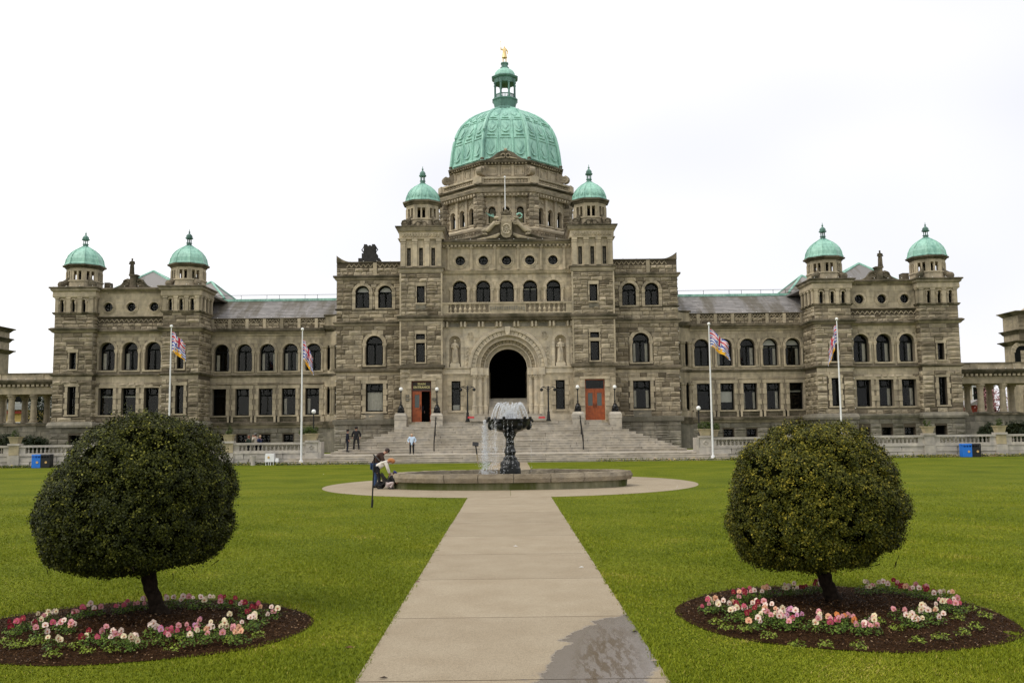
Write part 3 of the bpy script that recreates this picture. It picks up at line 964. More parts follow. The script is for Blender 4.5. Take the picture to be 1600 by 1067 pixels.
# ---------------------------------------------------------------- wings
fW = Face(0, YW)
zW = lambda y: Z(410, y, YW)
xW = lambda x: X(x, 560, YW)
w_ax = [xW(v) for v in (346.2, 382.0, 417.8, 454.0, 489.7)]
w_hw = 0.69
w_a0, w_a1 = zW(579.8), zW(537.5)
w_rx = [xW(v) for v in (343.6, 379.6, 415.8, 451.8, 488.5)]
w_r0, w_r1 = zW(648.7), zW(607)
curA = {-1: [1, None, 2, 2, None], 1: [3, 8, 3, None, None]}       # listed outward-in for the right side
curR = {-1: [None, None, None, 1, 1], 1: [7, 3, 2, 4, None]}
curA[1] = [8, 8, 3, 1, None]
for s in (-1, 1):
    uo, ui = -X(318, 560, YW), -X(507.7, 560, YW)          # distances from the axis, outer and inner
    u0, u1 = tag_mir(s, uo, ui)
    aops = [(s * -x, w_hw, w_a0, w_a1, 'a', .45, .30) for x in w_ax]
    rops = [(s * -x, .63, w_r0, w_r1, 'r', .45, .40) for x in w_rx]
    bops = [(s * -x, .46, zW(691), zW(678.7), 'r', .45, .06) for x in w_rx]
    wall(fW, u0, u1, zW(586.5), zW(521), aops, 'bed')
    wall(fW, u0, u1, zW(660), zW(589.5), rops, 'bed')
    wall(fW, u0, u1, GZ - .1, zW(667), bops, 'mortar')
    course(fW, u0, u1, zW(586.5), w_a0 - .13, (), .3, (.9, 1.6), 0)
    course(fW, u0, u1, w_a0 - .13, zW(523.5), [(o[0], o[1], o[2] - .2, o[3], 'a', 0, .30) for o in aops], .36, (.45, .9), 0)
    course(fW, u0, u1, zW(598), zW(589.5), (), .5, (1.8, 3.2), 0)
    course(fW, u0, u1, w_r1 + .31, zW(598), (), .4, (1.4, 2.4), 1)
    course(fW, u0, u1, w_r0, w_r1 + .31, rops, .4, (.4, .7), 1)
    course(fW, u0, u1, zW(659), w_r0, (), .3, (.6, 1.0), 4)
    course(fW, u0, u1, GZ, zW(669), bops, .42, (.8, 1.5), 2)
    cl = curA[s]; cr = curR[s]
    for i, o in enumerate(aops):
        window(fW, o[0], w_hw, w_a0, w_a1, 'a', .45, 'sash', .24, CUR.get(cl[i]), shafts=True)
    for i, o in enumerate(rops):
        window(fW, o[0], .63, w_r0, w_r1, 'r', .45, 'sash', .36, CUR.get(cr[i]))
        for q in (-1, 1): bx3("sill_bracket", o[0] + q * .95 - .17, o[0] + q * .95 + .17, YW - .17, YW, w_r0 - .62, w_r0 - .14, 'smooth')
    for o in bops: window(fW, o[0], o[1], o[2], o[3], 'r', .45, 'basement', 0)
    cornice(fW, u0, u1, zW(589), zW(585.5), .22, name="string_course", ends=False)
    cornice(fW, u0, u1, zW(669), zW(660), .34, name="water_table", ends=False)
    cornice(fW, u0, u1, zW(522.5), zW(514), .50, ends=False)
    band(fW, u0, u1, [(zW(524.8), .1), (zW(522.5), .14)], mat='smooth', ends=False)
    # parapet with lattice band and chequered stones
    wall(fW, u0, u1, zW(514.2), zW(498), (), 'mortar', name="parapet")
    course(fW, u0, u1, zW(514), zW(505.8), (), .24, (.32, .5), 1)
    mb = MB(fW.p); n = int((u1 - u0) / .5)
    for i in range(n):                                       # carved zigzag relief
        a, b_ = u0 + (u1 - u0) * i / n, u0 + (u1 - u0) * (i + 1) / n; c_ = (a + b_) / 2; za, zb = zW(505), zW(500)
        mb.tube([(a, -.04, zb), (c_, -.05, za), (b_, -.04, zb)], .05, 4, .3); mb.ball((c_, -.03, zb - .04), .07, 6, 4, .8)
    mb.build("carved_frieze", 'smooth', bld)
    band(fW, u0, u1, [(zW(506), .06), (zW(505), .06)], mat='smooth', ends=False)
    band(fW, u0, u1, [(zW(499.5), .08), (zW(497.8), .16), (zW(497.2), .1)], mat='dark', name="coping", ends=False)
    for i in range(7):
        c_ = u0 + (u1 - u0) * (i + .5) / 7
        bx3("parapet_pier", c_ - .14, c_ + .14, YW - .14, YW, zW(514), zW(498.5), 'smooth')
    lights(fW, u0, u1, zW(497) + .05, -.1)
    # near-black sheet in place of the unlit room behind
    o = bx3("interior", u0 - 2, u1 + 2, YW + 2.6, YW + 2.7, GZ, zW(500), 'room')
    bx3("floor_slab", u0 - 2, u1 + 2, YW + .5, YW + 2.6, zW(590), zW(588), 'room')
    # slate roof in courses
    zr0, zr1 = zW(499) - .1, at(410, 470.8, YW + 5.2)[1]
    mb = MB(); n = 14; ra_, rb_ = u0 - (2 if s < 0 else -1), u1 + (2 if s > 0 else -1)
    ra_, rb_ = tag_mir(s, uo + 1.2, ui - 3)
    for i in range(n):
        ya, yb = YW + .5 + 4.7 * i / n, YW + .5 + 4.7 * (i + 1) / n
        za, zb = zr0 + (zr1 - zr0) * i / n, zr0 + (zr1 - zr0) * (i + 1) / n
        x = ra_ - (i % 2) * .2
        while x < rb_:
            w = .42
            q = RND.uniform(0, .012)
            mb.poly([(x, ya, za + .035 + q), (x + w, ya, za + .035 + q), (x + w, yb, zb + .004), (x, yb, zb + .004)])
            mb.poly([(x, ya, za), (x + w, ya, za), (x + w, ya, za + .035 + q), (x, ya, za + .035 + q)])
            x += w
    rf = mb.build("roof", 'slate', bld)
    bx3("roof_deck", ra_, rb_, YW + 5.3, YW + 12, zr1 - .3, zr1 - .05, 'slate')
    bx3("ridge_cap", ra_, rb_, YW + 5.05, YW + 5.45, zr1 - .02, at(410, 467.4, YW + 5.2)[1], 'copper', parent=rf)
    zt = at(410, 461.3, YW + 5.3)[1]
    mb = MB(); mb.tube([(ra_, YW + 5.3, zt), (rb_, YW + 5.3, zt)], .022, 4)
    x = ra_ + .5
    while x < rb_:
        mb.tube([(x, YW + 5.3, zr1), (x, YW + 5.3, zt)], .022, 4); x += RND.choice((1.2, 1.9, 2.5))
    mb.build("roof_railing", 'iron', bld)
    # rounded corner bay where wing meets the block
    cx = s * (15.55 + .0); rad = 1.02
    cyy = YW - .0
    zt0, zt1 = zW(522.5), zW(514)
    mb = MB(); c0 = (s * (ui - .05), YW)
    BW = ui + .12 - 15.25
    def bay(prof, mat, name, t=None):
        mb = MB(); rings = []
        for z, e in prof:
            r_ = 1.0 + e
            rings.append([(s * (ui + .12 - r_ * sin(q * pi / 2 / 6) * BW), YW - (1.55 * (1 - cos(q * pi / 2 / 6)) + e * .9), z) for q in range(7)])
        mb.loft(rings, False, t, closed=False)
        return mb.build(name, mat, bld)
    bay([(GZ, .05), (zW(669), .05)], 'base', "bay_base")
    bay([(zW(669), .05), (zW(669), .3), (zW(660), .34), (zW(659), .0)], 'dark', "bay_water_table")
    bay([(zW(659), 0), (w_r0, 0)], 'smooth', "bay_wall"); bay([(w_r1 + .1, 0), (zW(589), 0)], 'smooth', "bay_wall")
    bay([(zW(589), .02), (zW(588), .2), (zW(585.5), .2), (zW(585), 0)], 'dark', "bay_string_course")
    bay([(zW(585), 0), (zW(579.8), 0)], 'smooth', "bay_wall")
    bay([(zW(541), 0), (zW(520), 0)], 'smooth', "bay_wall")
    bay([(zW(520), .02), (zW(516), .35), (zW(511), .38), (zW(510), 0)], 'dark', "bay_cornice")
    bay([(zW(510), 0), (zW(496), 0)], 'smooth', "bay_parapet"); bay([(zW(496), .0), (zW(495), .16), (zW(493), .16)], 'dark', "bay_coping")
    for za, zb in ((w_r0, w_r1 + .1), (zW(579.8), zW(541))):   # shafts framing the dark bay light
        for q in (0.0, .45, 1.9, 2.6):
            a = q / 6 * pi
            mb = MB(); px_, py_ = s * (ui + .12 - sin(a * .5) * (BW + .1)), YW - 1.55 * (1 - cos(a * .5)) + .1
            if q < 2.5 or True: mb.ngon(px_, py_, 8, [(za, .2), (za + .15, .2), (za + .16, .15), (zb - .25, .15), (zb - .2, .2), (zb, .22)], t=.6)
            mb.build("bay_shaft", 'smooth', bld)
        mb = MB(); rings = [[(s * (ui + .12 - (BW - .1) * sin(q * pi / 12)), YW - 1.35 * (1 - cos(q * pi / 12)) + .4, z) for q in range(7)] for z in (za - .3, zb + .3)]
        mb.loft(rings, False, .5, closed=False); mb.build("bay_glass", 'frame', bld)

# ---------------------------------------------------------------- end pavilions
def tower_box(x0, x1, y0, y1, z0, z1, mat='mortar'):
    mb = MB(); mb.box(x0, x1, y0 + .01, y1, z0, z1, .5); return mb.build("tower_core", mat, bld)


def side_face(s, x, y0, y1, toward_axis=True):
    """face of a block whose normal points to the axis of symmetry (or away)"""
    a = pi / 2 if (s < 0) == toward_axis else -pi / 2
    if a > 0: return Face(x, y0, a), (0, y1 - y0)
    return Face(x, y1, a), (0, y1 - y0)


def turret(cx, cy, z0, z1, z2, z3, rd, k8, rot=pi / 8, front=False):
    """octagonal lantern drum z0..z1, copper dome z1..z2, finial to z3"""
    h = z1 - z0
    n = 8
    mb = MB()
    mb.ngon(cx, cy, n, [(z0, rd * .95), (z0 + h * .28, rd * .95)], rot)
    mb.ngon(cx, cy, n, [(z0 + h * .28, rd * 1.0), (z0 + h * .34, rd * 1.0)], rot)
    mb.ngon(cx, cy, n, [(z0 + h * .72, rd * .93), (z0 + h * .84, rd * .93)], rot)
    dr = mb.build("turret_drum", 'smooth', bld)
    for j in range(n):                                       # two openings a side between piers
        a = rot + 2 * pi * (j + .5) / n
        fc = Face(cx + cos(a) * rd * .92, cy + sin(a) * rd * .92, a + pi / 2)
        sw = rd * .92 * tan(pi / 8)
        for q in (-1, 0, 1):
            w = .09 if q else .07
            mb = MB(fc.p); mb.box(q * sw * .86 - w - (.06 if q else 0), q * sw * .86 + w + (.06 if q else 0), -.02, .18, z0 + h * .34, z0 + h * .72)
            mb.build("turret_pier", 'smooth', dr)
    mb = MB(); mb.ngon(cx, cy, n, [(z0 + h * .84, rd * .95), (z0 + h * .88, rd * 1.0), (z0 + h * .92, rd * 1.03), (z0 + h * .93, rd * 1.12), (z1 - .02, rd * 1.14), (z1, rd * 1.08)], rot)
    mb.build("turret_cornice", 'dark', bld)
    mb = MB(); mb.ngon(cx, cy, 8, [(z0 + h * .3, rd * .3), (z0 + h * .8, rd * .3)], rot, circ=True); mb.build("turret_core", 'room', bld)
    H = z2 - z1
    prof = [(0, 1.02), (.06, 1.02), (.1, .985), (.3, .95), (.5, .85), (.68, .69), (.82, .50), (.93, .30), (1.0, .17)]
    mb = MB(); nn = 8 if k8 else 16
    mb.ngon(cx, cy, nn, [(z1 + .02 + H * a, rd * 1.0 * b_) for a, b_ in prof], rot if k8 else 0)
    dm = mb.build("turret_dome", 'copper', bld)
    for j in range(nn):
        a = (rot if k8 else 0) + 2 * pi * j / nn
        f = 1 / cos(pi / nn)
        mb = MB(); mb.tube([(cx + cos(a) * rd * 1.01 * b_ * f, cy + sin(a) * rd * 1.01 * b_ * f, z1 + .02 + H * t_) for t_, b_ in prof], .045 if k8 else .03, 5)
        mb.build("rib", 'copper', dm)
    if not k8:
        for j in range(16):
            a = 2 * pi * (j + .5) / 16
            mb = MB(); q = lambda t_, b_, da=0: (cx + cos(a + da) * rd * 1.02 * b_, cy + sin(a + da) * rd * 1.02 * b_, z1 + .02 + H * t_)
            mb.tube([q(.62, .7, -.09), q(.35, .92, -.1), q(.22, .965, -.06), q(.18, .97, 0), q(.22, .965, .06), q(.35, .92, .1), q(.62, .7, .09)], .022, 4)
            mb.build("ornament_loop", 'copper', dm)
    F_ = z3 - z2; zb = z2 - .02
    mb = MB()
    mb.ngon(cx, cy, 8, [(zb, .30), (zb + F_ * .06, .30), (zb + F_ * .07, .23), (zb + F_ * .16, .21), (zb + F_ * .17, .27), (zb + F_ * .2, .27)], rot, circ=True)
    for j in range(6):
        a = 2 * pi * j / 6; mb.ngon(cx + cos(a) * .18, cy + sin(a) * .18, 6, [(zb + F_ * .2, .035), (zb + F_ * .42, .03)], circ=True)
    mb.ngon(cx, cy, 8, [(zb + F_ * .42, .24), (zb + F_ * .45, .33), (zb + F_ * .50, .35), (zb + F_ * .52, .27), (zb + F_ * .62, .27), (zb + F_ * .7, .18), (zb + F_ * .76, .06), (zb + F_ * .80, .05), (zb + F_ * .84, .10), (zb + F_ * .88, .04), (z3, .012)], rot, circ=True)
    mb.build("finial", 'copper_dk', bld)
    return dr


def scroll(name, pts_half, x, y0, y1, mat, s2=(1, -1)):
    """mirrored ornamental outline extruded"""
    ol = [(x + a, z) for a, z in pts_half] + [(x - a, z) for a, z in pts_half[::-1]]
    mb = MB(); mb.prism(ol, y0, y1); return mb.build(name, mat, bld)


def lump(cx, cy, z, r, n=5, seed=0, mat='dark', name="carved_scroll"):
    rr = random.Random(seed); mb = MB()
    for i in range(n):
        mb.ball((cx + rr.uniform(-r, r) * .7, cy + rr.uniform(-.1, .1), z + rr.uniform(0, r)), r * rr.uniform(.35, .6), 8, 5, None)
    return mb.build(name, mat, bld)


fP, fM = Face(0, YP), Face(0, YM)
zP = lambda y, x=200: Z(x, y, YP)
for s in (-1, 1):
    XO = (-X(83.2, 560, YP), -X(144.5, 560, YP))           # outer tower
    XI = (-X(253.0, 560, YP), -X(310.5, 560, YP))          # inner tower
    for ti, (xo, xi) in enumerate((XO, XI)):
        u0, u1 = tag_mir(s, xo, xi)
        px = 113 if ti == 0 else 281
        z_ = lambda y, p=px, t=ti: Z(p, y, YP)
        dz = 0 if ti == 0 else 0
        q = lambda yo, yi: z_(yo if ti == 0 else yi)
        Zt, Zc = q(449.4, 447), q(456.5, 454)
        Zp1, Zp0 = q(465, 463), q(490, 487)
        Zk1, Zk0 = q(512, 510), q(520, 518)
        Zs1, Zs0 = q(584, 582.5), q(588, 586)
        Zw1, Zw0 = q(659, 657.5), q(668, 667)
        D = u1 - u0
        cxm = (u0 + u1) / 2
        lwh = .40
        ops_up = [(cxm + s * .0, .29, q(577, 576), q(551, 549), 'r', .4, .2)]
        ops_lo = [(cxm, .36, q(648, 646), q(604, 602), 'r', .45, .38)]
        ops_b = [(cxm - s * .35, .48, q(695, 694), q(680, 680), 'r', .5, .05)]
        sl_x = [94 + 3, 114.4, 131] if ti == 0 else [266, 283, 300.5]
        sl = [(s * -X(v, 480, YP), .17, q(489, 488), q(468.5, 466.5), 'a', .35, .12) for v in sl_x]
        tower_box(u0 + .5, u1 - .5, YP + .5, YP + D, GZ - .2, Zt - .1, 'room')
        wall(fP, u0, u1, GZ - .1, Zw0 + .1, ops_b, 'mortar'); wall(fP, u0, u1, Zw0, Zs0, ops_lo, 'mortar')
        wall(fP, u0, u1, Zs0, Zk0, ops_up, 'mortar'); wall(fP, u0, u1, Zk0, Zp0, (), 'mortar'); wall(fP, u0, u1, Zp0, Zc, sl, 'smooth')
        course(fP, u0 - .08, u1 + .08, GZ, Zw0, ops_b, .45, (.8, 1.5), 2)
        course(fP, u0, u1, Zw1, Zs0 - .35, ops_lo, .42, (.6, 1.3), 1)
        course(fP, u0, u1, Zs0 - .35, Zs0, (), .35, (1.2, 2), 0)
        course(fP, u0, u1, Zs1, Zk0, ops_up, .4, (.7, 1.6), 1)
        course(fP, u0, u1, Zk1, Zp0, (), .33, (.7, 1.3), 1)
        sf, (v0, v1) = side_face(s, u1 if s < 0 else u0, YP, YP + D, True)
        v1 = min(v1, D)
        wall(sf, v0, v1, GZ - .1, Zc, (), 'mortar')
        course(sf, v0, v1, GZ, Zw0, (), .45, (.8, 1.5), 2); course(sf, v0, v1, Zw1, Zs0 - .35, (), .42, (.6, 1.3), 1)
        course(sf, v0, v1, Zs1, Zk0, (), .4, (.7, 1.4), 1); course(sf, v0, v1, Zk1, Zp0, (), .33, (.7, 1.3), 1)
        so, (v0, v1) = side_face(s, u0 if s < 0 else u1, YP, YP + D, False)
        wall(so, v0, v1, GZ - .1, Zc, (), 'rough')
        window(fP, ops_lo[0][0], .36, ops_lo[0][2], ops_lo[0][3], 'r', .45, 'plain' if ti else 'basement', .30)
        window(fP, ops_up[0][0], .29, ops_up[0][2], ops_up[0][3], 'r', .4, 'plain', .17)
        window(fP, ops_b[0][0], .48, ops_b[0][2], ops_b[0][3], 'r', .5, 'plain', 0)
        for o in sl: window(fP, o[0], .17, o[2], o[3], 'a', .3, 'plain', .10, ks=False, sill=False)
        for fc, va, vb in ((fP, u0, u1), (sf, 0, D)):
            for i in range(4):
                pc = va + .2 + (vb - va - .4) * i / 3
                mb = MB(fc.p); mb.box(pc - .15, pc + .15, -.13, .02, Zp0, Zp1 - .12); mb.box(pc - .2, pc + .2, -.17, .02, Zp1 - .12, Zp1, .2); mb.box(pc - .2, pc + .2, -.17, .02, Zp0, Zp0 + .12, .2)
                mb.build("pilaster", 'smooth', bld)
        for fc in ():
            pass
        mb = MB(); mb.rect(u0, u1, YP, YP + D, [(Zp1, .14), (Zp1 + .1, .18), (Zc, .16)]); mb.build("entablature", 'smooth', bld)
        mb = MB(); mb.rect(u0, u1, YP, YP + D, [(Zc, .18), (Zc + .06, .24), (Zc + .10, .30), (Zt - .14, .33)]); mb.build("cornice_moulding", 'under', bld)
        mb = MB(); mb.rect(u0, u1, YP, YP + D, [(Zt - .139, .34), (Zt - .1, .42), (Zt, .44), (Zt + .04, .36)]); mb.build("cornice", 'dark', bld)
        mb = MB(); mb.rect(u0, u1, YP, YP + D, [(Zk0, .1), (Zk0 + .08, .18), (Zk1 - .26, .26)]); mb.build("cornice_moulding", 'under', bld)
        mb = MB(); mb.rect(u0, u1, YP, YP + D, [(Zk1 - .259, .27), (Zk1 - .22, .34), (Zk1 - .1, .37), (Zk1, .2)]); mb.build("cornice", 'dark', bld)
        mb = MB(); mb.rect(u0, u1, YP, YP + D, [(Zp0 - .1, .08), (Zp0 + .08, .2), (Zp0 + .12, .12)]); mb.build("string_course", 'dark', bld)
        mb = MB(); mb.rect(u0, u1, YP, YP + D, [(Zs0, .06), (Zs0 + .1, .18), (Zs1, .2), (Zs1 + .05, .06)]); mb.build("string_course", 'dark', bld)
        mb = MB(); mb.rect(u0, u1, YP, YP + D, [(Zw0, .26), (Zw0 + .2, .3), (Zw1 - .06, .2), (Zw1, .04)]); mb.build("water_table", 'base', bld)
        lights(fP, u0, u1, Zt + .08, -.42, .9)
        for k in range(9): BULBS.append((u0 if s < 0 else u1, YP - .1, Zw1 + (Zk0 - Zw1) * (k + .5) / 9))
        # turret
        cy = YP + D / 2
        tpx = 128 if ti == 0 else 294.3
        zz = lambda y: Z(tpx, y, cy)
        turret(cxm, cy, Zt + .02, zz(417 if ti == 0 else 415), zz(386.6 if ti == 0 else 385), zz(361.5 if ti == 0 else 358.5), 1.48, True, rot=pi / 8)
        for q_, (dx, dy) in enumerate(((-1, -1), (1, -1), (0, -1.25))):
            mb = MB(); c_ = (cxm + dx * (D / 2 - .32), cy + dy * (D / 2 - .35), Zt)
            if q_ < 2:
                mb.tube([(c_[0], c_[1], Zt + .3), (c_[0] - dx * .35, c_[1] + .3, Zt + .62), (c_[0] - dx * .65, c_[1] + .6, Zt + 1.15)], [.26, .24, .12], 8, None); mb.ball((c_[0], c_[1], Zt + .3), .33, 10, 6, None)
                mb.build("carved_scroll", 'dark', bld)
    # middle part with three arches, three roundels
    u0, u1 = tag_mir(s, XO[1], XI[0])
    zM = lambda y: Z(203, y, YM)
    aops = [(s * -X(v, 560, YM), .68, zM(578.5), zM(534.7), 'a', .5, .26) for v in (167.3, 203.4, 239.3)]
    rops = [(s * -X(v, 630, YM), .645, zM(648), zM(606), 'r', .5, .38) for v in (164.8, 200.7, 236.2)]
    cops = [(s * -X(v, 480, YM), .40, zM(480) - .40, zM(480) + .40, 'c', .3, .32) for v in (169.5, 205.4, 241)]
    bops = [(s * -X(v, 690, YM), .46, zM(694), zM(681), 'r', .5, .05) for v in (164.8, 200.7, 236.2)]
    wall(fM, u0, u1, GZ - .1, zM(662), bops, 'mortar'); wall(fM, u0, u1, zM(662), zM(588), rops, 'bed'); wall(fM, u0, u1, zM(588), zM(517), aops, 'bed')
    wall(fM, u0, u1, zM(517), zM(496), (), 'mortar'); wall(fM, u0, u1, zM(496), zM(452), cops, 'smooth')
    course(fM, u0, u1, GZ, zM(668), bops, .42, (.8, 1.5), 2)
    course(fM, u0, u1, zM(660), zM(598), rops, .4, (.5, .9), 1); course(fM, u0, u1, zM(598), zM(588), (), .5, (1.5, 3), 0)
    course(fM, u0, u1, zM(584), zM(520), aops, .36, (.4, .9), 0)
    course(fM, u0, u1, zM(516), zM(505), (), .25, (.35, .6), 1)
    course(fM, u0, u1, zM(494), zM(459), cops, .55, (.9, 1.6), 0)
    course(fM, u0, u1, zM(459), zM(452), (), .4, (1.1, 1.8), 1)
    for i, o in enumerate(aops): window(fM, o[0], .68, o[2], o[3], 'a', .5, 'sash', .24, {-1: [CUR[1], CUR[1], None], 1: [CUR[3], CUR[3], CUR[3]]}[s][i], shafts=True)
    for i, o in enumerate(rops): window(fM, o[0], .645, o[2], o[3], 'r', .5, 'sash', .34, {-1: [CUR[7], CUR[7], None], 1: [CUR[3], CUR[3], None]}[s][i])
    for o in cops: window(fM, o[0], .40, o[2], o[3], 'c', .25, 'cross', .22, sill=False)
    for o in bops: window(fM, o[0], .46, o[2], o[3], 'r', .5, 'basement', 0)
    cornice(fM, u0, u1, zM(668), zM(660), .34, 'base', "water_table", ends=False)
    cornice(fM, u0, u1, zM(588), zM(584.5), .2, name="string_course", ends=False)
    cornice(fM, u0, u1, zM(521), zM(515.5), .45, ends=False)
    band(fM, u0, u1, [(zM(497.5), .05), (zM(495.5), .2), (zM(494.5), .08)], mat='dark', ends=False)
    cornice(fM, u0, u1, zM(456), zM(450.5), .42, ends=False)
    mb = MB(fM.p); n = 14
    for i in range(n):
        a, b_ = u0 + (u1 - u0) * i / n, u0 + (u1 - u0) * (i + 1) / n; c_ = (a + b_) / 2
        mb.tube([(a, -.04, zM(499)), (c_, -.05, zM(503.5)), (b_, -.04, zM(499))], .05, 4, .3)
    mb.build("carved_frieze", 'smooth', bld)
    lights(fM, u0, u1, zM(450) + .1, -.3)
    xc = (u0 + u1) / 2
    zt = zM(450.5)
    k = (YM / FPX)
    scroll("scrolled_pediment", [(.35, zt + .85), (.5, zt + .9), (.75, zt + .82), (.9, zt + .6), (1.1, zt + .35), (1.45, zt + .15), (1.9, zt)], xc, YM + .1, YM + .5, 'dark')
    for q in (-1, 1):
        mb = MB(); mb.tube([(xc + q * (.62 + .26 * cos(t_)), YM + .04, zt + .5 + .26 * sin(t_)) for t_ in [x * pi / 5 for x in range(9)]], .07, 6); mb.build("carved_scroll", 'dark', bld)
    bx3("statue_pedestal", xc - .28, xc + .28, YM + .0, YM + .56, zt, zt + 1.1, 'dark'); bx3("statue_pedestal", xc - .36, xc + .36, YM - .06, YM + .62, zt + 1.1, zt + 1.24, 'dark')
    # hipped slate roof behind, with copper hips
    def hip(ax, ay, az, base, zb, name="roof"):
        mb = MB(); pts = [(x, y, zb) for x, y in base]
        n = len(pts)
        for i in range(n): mb.poly([pts[i], pts[(i + 1) % n], (ax, ay, az)])
        r_ = mb.build(name, 'slate', bld)
        for p_ in pts:
            mb = MB(); mb.tube([p_, (ax, ay, az + .03)], .11, 5); mb.build("hip_cap", 'copper', r_)
    ay = YP + 7
    axx, az = at(240, 424, ay)
    hip(s * -axx, ay, az, [tuple((tag_mir(s, 37.0, 28.2)[0], YP + 2.6)), (tag_mir(s, 37.0, 28.2)[1], YP + 2.6), (tag_mir(s, 37.0, 28.2)[1], YP + 13), (tag_mir(s, 37.0, 28.2)[0], YP + 13)], zt - .4)
    bx3("interior", u0, u1, YM + 2.6, YM + 2.7, GZ, zt - .2, 'room'); bx3("floor_slab", u0, u1, YM + .5, YM + 2.6, zM(588), zM(586), 'room'); bx3("roof_deck", u0 - 3, u1 + 3, YM + .4, YM + 11, zt - .3, zt - .12, 'slate')
    ax2, az2 = at(330.5, 441, YW + 9.5)
    b0, b1 = tag_mir(s, -ax2 + 3.2, -X(376, 468, YW + 12))
    hip(s * -ax2, YW + 9.5, az2, [(b0, YW + 6.5), (b1, YW + 6.5), (b1, YW + 15), (b0, YW + 15)], at(376, 469, YW + 8)[1])
    if s < 0: bx3("chimney", X(163, 445, YP + 3), X(171, 445, YP + 3), YP + 3, YP + 3.8, zt, Z(166, 441.5, YP + 3), 'dark')
    else: bx3("chimney", -X(163, 445, YP + 3) - .5, -X(163, 445, YP + 3) + .1, YP + 3, YP + 3.8, zt, Z(166, 440, YP + 3), 'dark')

# ---------------------------------------------------------------- blocks beside the towers
fB = Face(0, YB)
zB = lambda y: Z(575, y, YB)
for s in (-1, 1):
    uo, ui = -X(525.3, 560, YB), -X(626, 560, YB) - .3
    u0, u1 = tag_mir(s, uo, ui)
    a2 = [(s * -X(v, 470, YB), .62, zB(481.7), zB(446.8), 'a', .4, .30) for v in (566.2, 601.8)]
    a1 = [(s * -X(585, 550, YB), .74, zB(570.8), zB(524.8), 'a', .45, .34)]
    r1 = [(s * -X(585, 620, YB), .76, zB(643.2), zB(599.4), 'r', .45, .42)]
    wall(fB, u0, u1, GZ - .1, zB(656), (), 'mortar'); wall(fB, u0, u1, zB(656), zB(580), r1, 'mortar')
    wall(fB, u0, u1, zB(580), zB(506), a1, 'mortar'); wall(fB, u0, u1, zB(506), zB(437), a2, 'mortar'); wall(fB, u0, u1, zB(437), zB(410), (), 'mortar')
    course(fB, u0 - .15, u1, GZ, zB(663), (), .42, (.9, 1.7), 2)
    course(fB, u0, u1, zB(655), zB(587), r1, .42, (.55, 1.3), 1); course(fB, u0, u1, zB(587), zB(581), (), .4, (1.6, 2.6), 0)
    course(fB, u0, u1, zB(576), zB(509), a1, .40, (.5, 1.3), 1)
    course(fB, u0, u1, zB(503), zB(485), (), .34, (.6, 1.3), 1)
    course(fB, u0, u1, zB(482.5), zB(438), a2, .38, (.45, 1.1), 1)
    course(fB, u0, u1, zB(431), zB(419), (), .30, (.4, .75), 1)
    sf, (v0, v1) = side_face(s, u0 if s < 0 else u1, YB, YB + 9, False)
    wall(sf, v0, v1, GZ, zB(410), (), 'rough')
    CB = {-1: [CUR[9], CUR[9]], 1: [None, None]}[s]
    for i, o in enumerate(a2): window(fB, o[0], .62, o[2], o[3], 'a', .4, 'sash', .28, [(.06, .94, .67, .97, 'blind')] if s < 0 else None)
    window(fB, a1[0][0], .74, a1[0][2], a1[0][3], 'a', .45, 'sash', .32, CUR[2] if s > 0 else None, shafts=True)
    window(fB, r1[0][0], .76, r1[0][2], r1[0][3], 'r', .45, 'sash', .40, CUR[6] if s < 0 else CUR[2])
    bx3("apron_stone", r1[0][0] - .8, r1[0][0] + .8, YB - .06, YB, r1[0][2] - .9, r1[0][2] - .14, 'base')
    for prof, mt, nm in (([(zB(663), .22), (zB(656), .26), (zB(655), .04)], 'base', 'water_table'), ([(zB(582), .05), (zB(580.5), .2), (zB(577), .22), (zB(575.5), .05)], 'dark', 'string_course'),
                         ([(zB(509.8), .06), (zB(508.8), .14), (zB(506.4), .18)], 'under', 'cornice_moulding'), ([(zB(506.3), .19), (zB(505.8), .25), (zB(503.5), .29), (zB(502.5), .1)], 'dark', 'cornice'), ([(zB(484.8), .08), (zB(482.6), .14)], 'dark', 'string_course'),
                         ([(zB(438), .06), (zB(437), .14), (zB(434.6), .19)], 'under', 'cornice_moulding'), ([(zB(434.5), .2), (zB(434), .27), (zB(431.6), .29), (zB(431), .26)], 'dark', 'cornice')):
        mb = MB(); mb.rect(u0, u1, YB, YB + 8, prof); mb.build(nm, mt, bld)
    # parapet frieze, coping and raised corner
    n = 12
    mb = MB(fB.p)
    for i in range(n):
        a, b_ = u0 + .9 + (u1 - u0 - .9) * i / n, u0 + .9 + (u1 - u0 - .9) * (i + 1) / n
        if s > 0: a, b_ = a - .9, b_ - .9
        c_ = (a + b_) / 2; mb.tube([(a, -.04, zB(418)), (c_, -.05, zB(413)), (b_, -.04, zB(418))], .05, 4, .3)
    mb.build("carved_frieze", 'smooth', bld)
    cp = [(u0, u1)]
    mb = MB(fB.p); mb.box(u0, u1, -.12, 1.0, zB(411), zB(409.3)); mb.build("coping", 'dark', bld)
    e = u0 if s < 0 else u1
    mb = MB(fB.p)
    ol = [(0, 0)] + [(1.3 * i / 8, 0) for i in (8,)] + [(1.3 * (8 - i) / 8, .58 * (i / 8) ** 1.9) for i in range(1, 9)]
    mb.prism([(e - s * x, zB(409.6) + z) for x, z in ol], -.16, .8); mb.build("corner_horn", 'dark', bld)
    for q in (.5,):
        c_ = u0 + (u1 - u0) * .57; bx3("parapet_pier", c_ - .16, c_ + .16, YB - .12, YB, zB(431), zB(410), 'smooth')
    course(sf, 0, 3, zB(580), zB(438), (), .4, (.6, 1.3), 1)
    lights(fB, u0, u1, zB(408.5), -.15)
